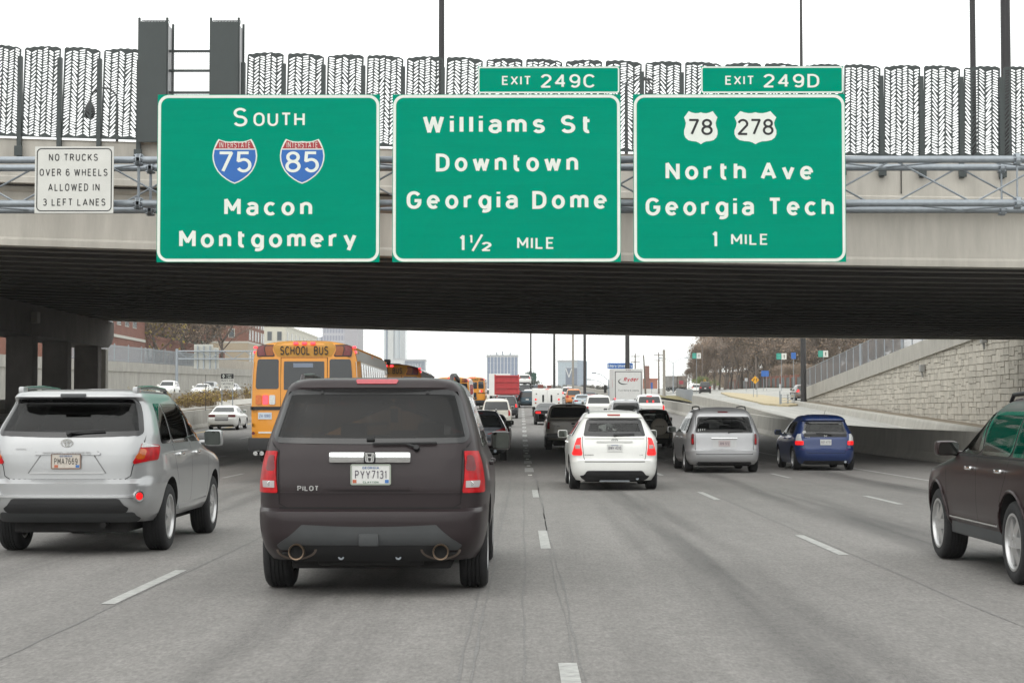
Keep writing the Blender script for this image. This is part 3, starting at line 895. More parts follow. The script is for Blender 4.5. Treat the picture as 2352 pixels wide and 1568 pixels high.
for fx in (P(320, 400, YG)[0], P(345, 400, YG+1.35)[0], 11.85):
    for y in (YG, YG+1.35):
        for z in (ZT, ZB):
            mb = MB(); mb.cyl((fx-.05,y,z),(fx+.05,y,z),.15,.15,12)
            for q in range(6): mb.cyl((fx-.09,y+.125*math.cos(q),z+.125*math.sin(q)),(fx+.09,y+.125*math.cos(q),z+.125*math.sin(q)),.02,.02,5)
            mb.build('flange', M_STEEL, gt)
    for y in (YG, YG+1.35): brace((fx, y, ZB), (fx, y, ZT))
for x in (-20.0, 14.0):
    for y in (YG, YG+1.35):
        mb = MB(); mb.cyl((x, y, -.3), (x, y, ZT+.3), .2, .17, 14); mb.build('gantry_post', M_STEEL, gt, smooth=40)

# ------------------------------------------------------------------ guide signs
DS = 41.0
def sign_green():
    m = mat('green sign sheeting', (.000,.262,.165), .8, var=.05, vscale=1.5, stretch=(.4,1,3))
    t = m.node_tree; b = t.nodes['Principled BSDF']
    wv = t.nodes.new('ShaderNodeTexWave'); wv.wave_type = 'BANDS'; wv.bands_direction = 'Z'; wv.inputs['Scale'].default_value = 1.03; wv.wave_profile = 'SIN'
    tc = t.nodes.new('ShaderNodeTexCoord'); t.links.new(tc.outputs['Object'], wv.inputs['Vector'])
    rp = t.nodes.new('ShaderNodeMapRange'); rp.inputs['From Min'].default_value = .0; rp.inputs['From Max'].default_value = .03
    t.links.new(wv.outputs['Fac'], rp.inputs['Value'])
    bp = t.nodes.new('ShaderNodeBump'); bp.inputs['Strength'].default_value = .12; bp.inputs['Distance'].default_value = .01
    b.inputs['Specular IOR Level'].default_value = 0.
    t.links.new(rp.outputs[0], bp.inputs['Height']); t.links.new(bp.outputs[0], b.inputs['Normal'])
    b.inputs['Emission Strength'].default_value = 0
    return m
M_GREEN = sign_green()
M_SIGNW = mat('white sign legend', (.72,.76,.70), .5, var=.05, vscale=3)
M_SIGNB = mat('white sign face', (.62,.62,.585), .5, var=.06, vscale=2)
M_ALU = mat('aluminium sign back', (.40,.41,.42), .5, .5, var=.08)
M_SRED = mat('shield red', (.36,.022,.03), .45, var=.06)
M_SBLUE = mat('shield blue', (.008,.115,.42), .45, var=.06)

def rr_pts(x0, x1, z0, z1, r, n=8):
    p = []
    for cx, cz, a in ((x1-r, z1-r, 90), (x1-r, z0+r, 0), (x0+r, z0+r, -90), (x0+r, z1-r, -180)):
        p += [(cx + r*math.cos(RAD(a - 90*i/n)), cz + r*math.sin(RAD(a - 90*i/n))) for i in range(n+1)]
    return p
def border(x0, x1, z0, z1, r, wd, y, m, parent, inset=.0, name='border'):
    mb = MB(); p = rr_pts(x0+inset+wd/2, x1-inset-wd/2, z0+inset+wd/2, z1-inset-wd/2, r)
    ribbon(mb, p + [p[0]], wd/2, lambda a, b: (a, y, b))
    return mb.build(name, m, parent, fix=False)
def SX(px, D=DS): return P(px, 500, D)[0]
def SZ(py, D=DS): return P(1195, py, D)[1]
def sign_panel(label, px0, px1, py0, py1, m=None, D=DS, name='guide_sign', cat='road sign', group=None):
    x0, x1, z1, z0 = SX(px0, D), SX(px1, D), SZ(py0, D), SZ(py1, D)
    t = thing(name, label, cat, ((x0+x1)/2, D, z0), group=group)
    cx = (x0+x1)/2
    mb = MB(); mb.mi = 0; mb.box(x0-cx, x1-cx, 0, .006, 0, z1-z0)
    mb.mi = 1; mb.box(x0-cx+.01, x1-cx-.01, .0065, .07, .01, z1-z0-.01)
    mb.build('panel', [m or M_GREEN, M_ALU], t)
    t['_c'] = (cx, z0, z1-z0, (x1-x0)/2)
    return t
def legend(t, txt, px0, px1, py0, py1, m=None, tt=.218, D=DS, dy=0., gap=None, name='legend', slant=0.):
    cx, z0, h, hw = t['_c']
    x0 = SX(px0, D) - cx; x1 = SX(px1, D) - cx; za = SZ(py1, D) - z0; zb = SZ(py0, D) - z0
    return lettering(name, txt, x0, za, x1-x0, zb-za, -.004 - dy, m or M_SIGNW, t, tt, gap, slant)
def bolts_back(t):
    cx, z0, h, hw = t['_c']
    for x in [-hw + .5 + k*(2*hw-1)/3 for k in range(4)]:
        mb = MB(); mb.box(x-.04, x+.04, .072, .46, .2, h-.15); mb.build('mounting_beam', M_STEEL, t)
def half_poly(half, cx, zt, wd, h, s=1.0):
    zc = zt - h/2
    pts = [(x*wd, -y*h) for x, y in half]
    full = pts + [(-x, y) for x, y in pts[::-1] if abs(x) > 1e-5]
    return [(cx + x*s, zc + (zt + y - zc)*s) for x, y in full]
I_SH = [(0,.05),(.10,.062),(.2,.055),(.29,.03),(.365,0),(.41,.07),(.45,.16),(.485,.26),(.5,.37),(.49,.48),(.455,.6),(.39,.72),(.3,.82),(.19,.905),(.09,.965),(0,1)]
U_SH = [(0,.035),(.07,.06),(.17,.065),(.27,.04),(.36,0),(.43,.10),(.5,.19),(.465,.28),(.445,.36),(.46,.46),(.5,.58),(.5,.70),(.46,.80),(.38,.875),(.27,.905),(.15,.915),(.07,.95),(0,1)]
def plate_poly(mb, poly, y):
    n = len(poly); mb.add([(x, y, z) for x, z in poly], [list(range(n))])
def interstate(t, num, px0, px1, py0, py1):
    cx, z0, h, hw = t['_c']
    x0, x1, zt, zb = SX(px0)-cx, SX(px1)-cx, SZ(py0)-z0, SZ(py1)-z0
    wd, hh, xc = x1-x0, zt-zb, (x0+x1)/2
    mb = MB(); plate_poly(mb, half_poly(I_SH, xc, zt, wd, hh), -.004); sh = mb.build('route_shield', M_SIGNW, t, fix=False)
    zs_ = zt - hh*.215
    full = half_poly(I_SH, xc, zt, wd, hh, .94)
    up = [p for p in full if p[1] > zs_]; lo = [p for p in full if p[1] < zs_ - .02*hh]
    xr_ = max(p[0] for p in full if abs(p[1]-zs_) < .08*hh) - xc
    right = [p for p in up if p[0] >= xc-1e-6]; left = [p for p in up if p[0] < xc-1e-6]
    mb = MB(); plate_poly(mb, right + [(xc+xr_*.985, zs_), (xc-xr_*.985, zs_)] + left, -.008); mb.build('red_top', M_SRED, sh, fix=False)
    right = [p for p in lo if p[0] >= xc-1e-6]; left = [p for p in lo if p[0] < xc-1e-6]
    mb = MB(); plate_poly(mb, [(xc+xr_*1.0, zs_-.026*hh)] + right + left + [(xc-xr_*1.0, zs_-.026*hh)], -.008); mb.build('blue_field', M_SBLUE, sh, fix=False)
    lettering('route_name', 'INTERSTATE', xc-wd*.345, zt-hh*.2, wd*.69, hh*.13, -.012, M_SIGNW, sh, .11, .3)
    lettering('route_number', num, xc-wd*.375, zb+hh*.245, wd*.75, hh*.48, -.012, M_SIGNW, sh, .155, .14)
def us_route(t, num, px0, px1, py0, py1, dpx0, dpx1):
    cx, z0, h, hw = t['_c']
    x0, x1, zt, zb = SX(px0)-cx, SX(px1)-cx, SZ(py0)-z0, SZ(py1)-z0
    mb = MB(); plate_poly(mb, half_poly(U_SH, (x0+x1)/2, zt, x1-x0, zt-zb), -.004); sh = mb.build('route_shield', M_SIGNW, t, fix=False)
    lettering('route_number', num, SX(dpx0)-cx, zb+(zt-zb)*.27, SX(dpx1)-SX(dpx0), (zt-zb)*.5, -.008, M_INK, sh, .155, .13)

s1 = sign_panel('big green sign reading South 75 85 Macon Montgomery, the leftmost guide sign', 360, 872, 217, 602)
s2 = sign_panel('big green sign reading Williams St Downtown Georgia Dome with exit 249C tab', 901, 1426, 217, 602)
s3 = sign_panel('big green sign reading North Ave Georgia Tech with exit 249D tab, the rightmost guide sign', 1455, 1943, 217, 602)
for s in (s1, s2, s3):
    cx, z0, h, hw = s['_c']
    border(-hw, hw, 0, h, .22, .07, -.003, M_SIGNW, s, .012); bolts_back(s)
legend(s1, 'S', 534, 567, 247, 291, tt=.15); legend(s1, 'OUTH', 581, 699, 258, 290, tt=.175)
interstate(s1, '75', 487, 590, 319, 422); interstate(s1, '85', 642, 745, 319, 422)
legend(s1, 'Macon', 515, 717, 454, 496, gap=.33); legend(s1, 'Montgomery', 412, 819, 527, 569.5, gap=.30)
legend(s2, 'Williams St', 971, 1359, 264, 307.5, gap=.32); legend(s2, 'Downtown', 1001, 1328, 352, 395, gap=.32); legend(s2, 'Georgia Dome', 934, 1394, 438, 481, gap=.32)
legend(s2, '1', 1055, 1067, 538, 577.5, tt=.17); legend(s2, '1', 1078, 1085, 538, 560, tt=.24); legend(s2, '/', 1083, 1110, 537, 578, tt=.12); legend(s2, '2', 1106, 1129, 555, 577.5, tt=.24)
legend(s2, 'MILE', 1188, 1273, 544.5, 572, tt=.17)
us_route(s3, '78', 1572, 1649, 256, 332, 1581, 1638); us_route(s3, '278', 1688, 1784.5, 256, 332, 1695, 1778)
legend(s3, 'North Ave', 1529, 1868.5, 372, 414.5, gap=.32); legend(s3, 'Georgia Tech', 1483, 1915, 453.5, 496.5, gap=.30)
legend(s3, '1', 1635, 1647, 530, 569, tt=.17); legend(s3, 'MILE', 1679, 1764, 537, 563, tt=.17)
def exit_tab(s, px0, px1, py0, py1, e0, e1, n0, n1, num):
    cx, z0, h, hw = s['_c']
    x0, x1, zb, zt = SX(px0)-cx, SX(px1)-cx, SZ(py1)-z0, SZ(py0)-z0
    mb = MB(); mb.mi = 0; mb.box(x0, x1, .0, .006, zb+.008, zt); mb.mi = 1; mb.box(x0+.01, x1-.01, .0065, .06, zb+.02, zt-.01)
    p = mb.build('exit_panel', [M_GREEN, M_ALU], s)
    border(x0, x1, zb+.008, zt, .05, .035, -.003, M_SIGNW, p, .006)
    for a, b, q, r, txt, tt in ((e0, e1, 174.7, 196, 'EXIT', .17), (n0, n1, 170.6, 202.5, num, .165)):
        lettering('legend', txt, SX(a)-cx, SZ(r)-z0, SX(b)-SX(a), SZ(q)-SZ(r), -.004, M_SIGNW, p, tt)
exit_tab(s2, 1097, 1424, 153, 216, 1153, 1220, 1242, 1367, '249C')
exit_tab(s3, 1611, 1940, 153, 216, 1667.5, 1734, 1755, 1884, '249D')
s4 = sign_panel('white sign reading no trucks over 6 wheels allowed in 3 left lanes', 79, 260, 336, 489, M_SIGNB)
cx, z0, h, hw = s4['_c']
border(-hw, hw, 0, h, .10, .024, -.003, M_INK, s4, .04)
for txt, a, b, q, r in (('NO TRUCKS', 111, 223.5, 352.5, 369.5), ('OVER 6 WHEELS', 90, 246, 387, 404), ('ALLOWED IN', 110, 228, 421, 438.5), ('3 LEFT LANES', 98, 242, 455.5, 472.5)):
    legend(s4, txt, a, b, q, r, M_INK, tt=.165, gap=.34)
for x in (-.6, .6):
    mb = MB(); mb.box(x-.03, x+.03, .072, .46, .1, h-.1); mb.build('mounting_beam', M_STEEL, s4)

# ------------------------------------------------------------------ poles on and beyond the bridge
def pole(px, D, dia0, dia1, z0, z1, label, name='light_pole', m=M_POLE, lean=0., group=None, arms=True):
    X, _ = P(px, 800, D)
    t = thing(name, label, 'light pole', (X, D, z0), group=group)
    mb = MB(); mb.cyl((0,0,0), (lean,0,z1-z0), dia0/2, dia1/2, 14); mb.build('pole_shaft', m, t, smooth=40)
    mb = MB(); mb.cyl((0,0,0), (0,0,.3), dia0*.75, dia0*.6, 14); mb.build('pole_base', m, t, smooth=40)
    if arms:
        for s in (-1, 1):
            mb = MB(); mb.tube([(lean,0,z1-z0-.3),(lean+s*1.2,0,z1-z0+.2),(lean+s*2.,0,z1-z0+.25)], .05); mb.cbox(lean+s*2-.35,lean+s*2+.35,-.18,.18,z1-z0+.14,z1-z0+.34,.04)
            mb.build('lamp_arm', m, t)
    return t
dk = lambda x: zs(x) + 1.95
pole(1013, 49.3, .18, .115, dk(-2.2), 25, 'tall dark lamp pole on the bridge behind the Williams St sign')
pole(2242, 49.3, .17, .13, dk(12.9), 26, 'thin dark lamp pole on the bridge just left of the thickest one')
pole(2318, 50.5, .30, .22, dk(14.2), 27, 'thick dark lamp pole at the far right end of the bridge')
pole(1845, 160, .54, .17, zbar(158)-.3, 47, 'thick dark high mast pole at the left end of the stone wall', name='high_mast_pole')
pole(1441, 165, .46, .2, zr(165), 33, 'thick dark high mast pole rising behind the white rental truck', name='high_mast_pole')
pole(1343, 205, .36, .2, zr(205), 36, 'dark high mast pole beside the pale concrete pole near the glass building', name='high_mast_pole')
pole(1273, 270, .40, .2, zr(270), 40, 'dark high mast pole left of the glass building', name='high_mast_pole')
pole(1219, 330, .34, .2, zr(330), 44, 'thin dark high mast pole above the evergreen tree', name='high_mast_pole')
pole(1316, 215, .30, .2, zr(215), 30, 'pale concrete pole in front of the glass building', m=M_POLEL, name='concrete_pole')
pole(1525, 180, .32, .28, zr(180)+1, P(1525, 803, 180)[1], 'short pale concrete pole on the grass verge right of the white rental truck', m=M_POLEL, name='concrete_pole', arms=False)
def street_lamp(px, D, ytop, side, label):
    X, zt = P(px, ytop, D); z0 = zs(X) + 1.95
    t = thing('street_lamp', label, 'street lamp', (X, D, z0), group='ornamental street lamps on the bridge')
    h = zt - z0
    mb = MB(); mb.cyl((0,0,0),(0,0,h*.82),.055,.035,10); mb.cyl((0,0,0),(0,0,.7),.11,.07,10); mb.build('lamp_post', M_POLE, t, smooth=40)
    mb = MB(); mb.tube([(0,0,h*.8)] + [(side*.42*(1-math.cos(RAD(a))), 0, h*.82 + .42*math.sin(RAD(a))) for a in range(0, 181, 20)], .022); mb.build('lamp_arm', M_POLE, t)
    mb = MB(); mb.lathe([(.02,.18),(.1,.05),(.15,-.05),(.17,-.25),(.1,-.36),(.02,-.4)], (side*.84,0,h*.78), 'z', 12, False); mb.build('lantern', M_POLE, t, smooth=50)
street_lamp(270, 53, 185, -1, 'ornamental street lamp with hooked arm seen through the left screen fence')
street_lamp(1437, 60, 128, 1, 'ornamental street lamp seen through the screen between the two exit signs')
# ================================================================== VEHICLE BUILDER
class Tab:
    """monotone cubic through (z, value) knots"""
    def __init__(s, kn):
        s.x = [k[0] for k in kn]; s.y = [k[1] for k in kn]; n = len(kn)
        d = [(s.y[i+1]-s.y[i])/(s.x[i+1]-s.x[i]) for i in range(n-1)]
        m = [d[0]] + [0 if d[i-1]*d[i] <= 0 else 2*d[i-1]*d[i]/(d[i-1]+d[i]) for i in range(1, n-1)] + [d[-1]]
        s.m = m
    def __call__(s, x):
        if x <= s.x[0]: return s.y[0]
        if x >= s.x[-1]: return s.y[-1]
        for i in range(len(s.x)-1):
            if x <= s.x[i+1]:
                h = s.x[i+1]-s.x[i]; t = (x-s.x[i])/h
                return (s.y[i]*(1+2*t)*(1-t)**2 + s.m[i]*h*t*(1-t)**2 + s.y[i+1]*t*t*(3-2*t) + s.m[i+1]*h*t*t*(t-1))

class Shell:
    """a vehicle skin: at each height a superellipse outline from rear face round the corners to the nose"""
    def __init__(s, W, Rr, Fr, n=8.):
        s.W, s.R, s.F = Tab(W), Tab(Rr), Tab(Fr); s.n = n; s.c = 2**(-1/n)
        s.z0, s.z1 = W[0][0], W[-1][0]
        s.knots = sorted({k[0] for k in W} | {k[0] for k in Rr if s.z0 <= k[0] <= s.z1} | {k[0] for k in Fr if s.z0 <= k[0] <= s.z1})
    def pt(s, p, z):
        w, r, f = s.W(z), s.R(z), s.F(z); n, c = s.n, s.c
        yc, lh = (r+f)/2, max(.02, (f-r)/2)
        sg = 1 if p >= 0 else -1; a = abs(p)
        if a > 3: a = 6 - a; sg = -sg
        if a <= 1: q = c*a; x = q; t = -(1-q**n)**(1/n)
        elif a <= 2: t = -c + (a-1)*2*c; x = (1-abs(t)**n)**(1/n)
        else: q = c*(3-a); x = q; t = (1-q**n)**(1/n)
        return Vector((sg*w*x, yc + lh*t, z))
    def px(s, x, z):
        return max(-.999, min(.999, x/(s.W(z)*s.c)))
    def py(s, y, z, side=1):
        r, f = s.R(z), s.F(z); t = (y-(r+f)/2)/((f-r)/2); t = max(-1, min(1, t))
        if t < -s.c: a = (1-abs(t)**s.n)**(1/s.n)/s.c
        elif t > s.c: a = 3 - (1-abs(t)**s.n)**(1/s.n)/s.c
        else: a = 1 + (t+s.c)/(2*s.c)
        return side*a
    def P(s, spec):
        k, v, z = spec[:3]
        if k == 'x': return s.px(v, z), z
        if k == 'y': return s.py(v, z, spec[3] if len(spec) > 3 else 1), z
        return v, z
    def nrm(s, p, z):
        e = .004; a = s.pt(p+e, z) - s.pt(p-e, z); b = s.pt(p, min(z+.006, s.z1)) - s.pt(p, max(z-.006, s.z0))
        n = a.cross(b)
        return n.normalized() if n.length > 1e-12 else Vector((0,-1,0))
    def rear_y(s, x, z): return s.pt(s.px(x, z), z).y
    def side_x(s, y, z): return s.pt(s.py(y, z), z).x

def patch(sh, bl, br, tr, tl, off=.004, thick=.012, r=0., nu=8, nv=4, sagb=0., sagt=0., frit=0., mb=None):
    """a piece of panel, lamp or glass lying on the vehicle skin"""
    mb = mb or MB()
    pbl, zbl = sh.P(bl); pbr, zbr = sh.P(br); ptr, ztr = sh.P(tr); ptl, ztl = sh.P(tl)
    if pbl > pbr: pbl, zbl, pbr, zbr, ptl, ztl, ptr, ztr = pbr, zbr, pbl, zbl, ptr, ztr, ptl, ztl   # keep faces outward
    wid = (sh.pt(pbr, zbr) - sh.pt(pbl, zbl)).length or .01
    hei = max(.01, ((ztl + ztr) - (zbl + zbr))/2)
    us = set(i/nu for i in range(nu+1))
    if r:
        for k in range(1, 5): us |= {r/wid*(1-math.cos(RAD(22.5*k))), 1 - r/wid*(1-math.cos(RAD(22.5*k)))}
    fu = min(.3, frit/wid); fv = min(.3, frit/hei)
    if frit: us |= {fu, 1-fu}
    us = sorted(u for u in us if -1e-9 <= u <= 1+1e-9)
    us = [u for i, u in enumerate(us) if i == 0 or u - us[i-1] > 1e-4]
    vsn = set(j/nv for j in range(nv+1))
    if frit: vsn |= {fv, 1-fv}
    vsn = sorted(vsn)
    G = []; I = []
    for u in us:
        zb = zbl + (zbr-zbl)*u + sagb*4*u*(1-u); zt = ztl + (ztr-ztl)*u + sagt*4*u*(1-u)
        if r:
            d = min(u, 1-u)*wid
            if d < r:
                k = r - math.sqrt(max(0, r*r - (r-d)**2)); k = min(k, hei*.48)
                zb += k; zt -= k
        col = []; ci = []
        for v in vsn:
            z = zb + (zt-zb)*v; p = (pbl + (pbr-pbl)*u)*(1-v) + (ptl + (ptr-ptl)*u)*v
            q = sh.pt(p, z); n = sh.nrm(p, z)
            col.append(q + n*off); ci.append(q + n*(off-thick))
        G.append(col); I.append(ci)
    nu_, nv_ = len(us), len(vsn); b = len(mb.v)
    mb.v.extend(tuple(q) for c in G for q in c)
    base_mi = mb.mi
    for i in range(nu_-1):
        for j in range(nv_-1):
            mb.f.append([b+i*nv_+j, b+(i+1)*nv_+j, b+(i+1)*nv_+j+1, b+i*nv_+j+1])
            edge = frit and (us[i+1] <= fu+1e-5 or us[i] >= 1-fu-1e-5 or vsn[j+1] <= fv+1e-5 or vsn[j] >= 1-fv-1e-5)
            mb.m.append(1 if edge else base_mi)
    ring = [(i,0) for i in range(nu_)] + [(nu_-1,j) for j in range(1,nv_)] + [(i,nv_-1) for i in range(nu_-2,-1,-1)] + [(0,j) for j in range(nv_-2,0,-1)]
    c = len(mb.v); mb.v.extend(tuple(I[i][j]) for i, j in ring)
    for k in range(len(ring)):
        k2 = (k+1) % len(ring); i, j = ring[k]; i2, j2 = ring[k2]
        mb.f.append([b+i*nv_+j, c+k, c+k2, b+i2*nv_+j2]); mb.m.append(1 if frit else base_mi)
    return mb

def body_mesh(sh, arches, m_paint, holes, fine, bottom_dark=None):
    """arches = [(y, radius, zc)]; holes = test(x,y,z) for window openings"""
    zs_ = []
    dz = .045 if fine else .12
    ks = sh.knots
    for a, b in zip(ks[:-1], ks[1:]):
        k = max(1, int(round((b-a)/dz)))
        zs_ += [a + (b-a)*i/k for i in range(k)]
    zs_.append(ks[-1])
    nr = 14 if fine else 6; ns = 70 if fine else 18; nf = 8 if fine else 4
    ps = [i/nr for i in range(nr)] + [1 + i/ns for i in range(ns)] + [2 + i/nf for i in range(nf+1)]
    ring = ps + [-q for q in ps[1:-1]][::-1]
    n = len(ring); mb = MB()
    for z in zs_: mb.v.extend(tuple(sh.pt(p, z)) for p in ring)
    for i in range(len(zs_)-1):
        for j in range(n):
            k = (j+1) % n
            mb.f.append([i*n+j, i*n+k, (i+1)*n+k, (i+1)*n+j]); mb.m.append(0)
    mb.f.append(list(range(n))[::-1]); mb.m.append(1)
    top = len(zs_)-1; yc = sum(mb.v[top*n+j][1] for j in range(n))/n
    mb.v.append((0, yc, zs_[-1]+.002)); ci = len(mb.v)-1
    for j in range(n): mb.f.append([top*n+j, top*n+(j+1) % n, ci]); mb.m.append(0)
    me = mb.mesh('body', [m_paint, M_UNDER])
    o = bpy.data.objects.new('b', me); COL.objects.link(o)
    if arches:
        cb = MB(); W = sh.W(.6)
        for y, r, zc in arches:
            for s in (-1, 1):
                cb.mi = 1
                x0, x1 = sorted((s*(W-.32), s*(W+.3)))
                cb.cyl((x0, y, zc), (x1, y, zc), r, r, 36)
        cm = cb.mesh('c', [m_paint, M_UNDER])
        co = bpy.data.objects.new('c', cm); COL.objects.link(co)
        md = o.modifiers.new('b', 'BOOLEAN'); md.operation = 'DIFFERENCE'; md.object = co; md.solver = 'EXACT'
        dg = bpy.context.evaluated_depsgraph_get()
        me2 = bpy.data.meshes.new_from_object(o.evaluated_get(dg))
        bpy.data.objects.remove(co); bpy.data.meshes.remove(cm)
        me = me2
    bpy.data.objects.remove(o)
    bm = bmesh.new(); bm.from_mesh(me)
    if holes:
        kill = [f for f in bm.faces if all(holes(*v.co) for v in f.verts)]
        bmesh.ops.delete(bm, geom=kill, context='FACES')
    else:
        bmesh.ops.recalc_face_normals(bm, faces=bm.faces)
    bm.to_mesh(me); bm.free()
    me.polygons.foreach_set('use_smooth', [True]*len(me.polygons)); me.set_sharp_from_angle(angle=RAD(38))
    me.update()
    return me

WHEELS = {}
def wheel_meshes(R_, wd, rim, style):
    k = (R_, wd, rim, style)
    if k in WHEELS: return WHEELS[k]
    h = wd/2
    mb = MB()
    prof = [(rim,-h*.92),(rim+.02,-h),(R_*.90,-h),(R_*.965,-h*.86),(R_,-h*.62)]
    for g in (-.42,-.14,.14,.42): prof += [(R_,h*(g-.06)),(R_-.012,h*(g-.04)),(R_-.012,h*(g+.04)),(R_,h*(g+.06))]
    prof += [(R_,h*.62),(R_*.965,h*.86),(R_*.90,h),(rim+.02,h),(rim,h*.92)]
    mb.lathe(prof, (0,0,0), 'x', 32)
    tyre = mb.mesh('tyre', M_TYRE, smooth=40)
    mb = MB(); mb.mi = 0
    mb.lathe([(rim+.006,h*.9),(rim+.006,h*.98),(rim-.015,h*.98),(rim-.03,h*.7),(rim-.03,-h*.8),(rim,-h*.8)], (0,0,0), 'x', 32)
    sp = {'five': 5, 'six': 6, 'seven': 7, 'steel': 10}[style]
    for i in range(sp):
        a = 2*math.pi*i/sp
        c, s = math.cos(a), math.sin(a)
        wr, wo = (.055, .045) if sp < 7 else (.035, .026)
        if style == 'steel': wr, wo = .04, .05
        def q(x, u, v): return (x, u*c - v*s, u*s + v*c)
        d = h*.82
        mb.add([q(d+.02,.03,-wr),q(d+.02,.03,wr),q(d-.005,rim-.02,wo),q(d-.005,rim-.02,-wo),q(d-.05,.03,-wr),q(d-.05,.03,wr),q(d-.06,rim-.02,wo),q(d-.06,rim-.02,-wo)],
               [(0,1,2,3),(0,4,5,1),(1,5,6,2),(3,2,6,7),(0,3,7,4)])
    mb.lathe([(.001,h*.95),(.05,h*.93),(.068,h*.84),(.068,h*.5),(.001,h*.5)], (0,0,0), 'x', 20)
    mb.mi = 1
    mb.lathe([(.001,h*.35),(rim-.03,h*.35),(rim-.03,h*.3),(.001,h*.3)], (0,0,0), 'x', 20)
    rimm = mb.mesh('rim', [M_RIM, M_UNDER], smooth=35)
    WHEELS[k] = (tyre, rimm)
    return WHEELS[k]

class Car: pass

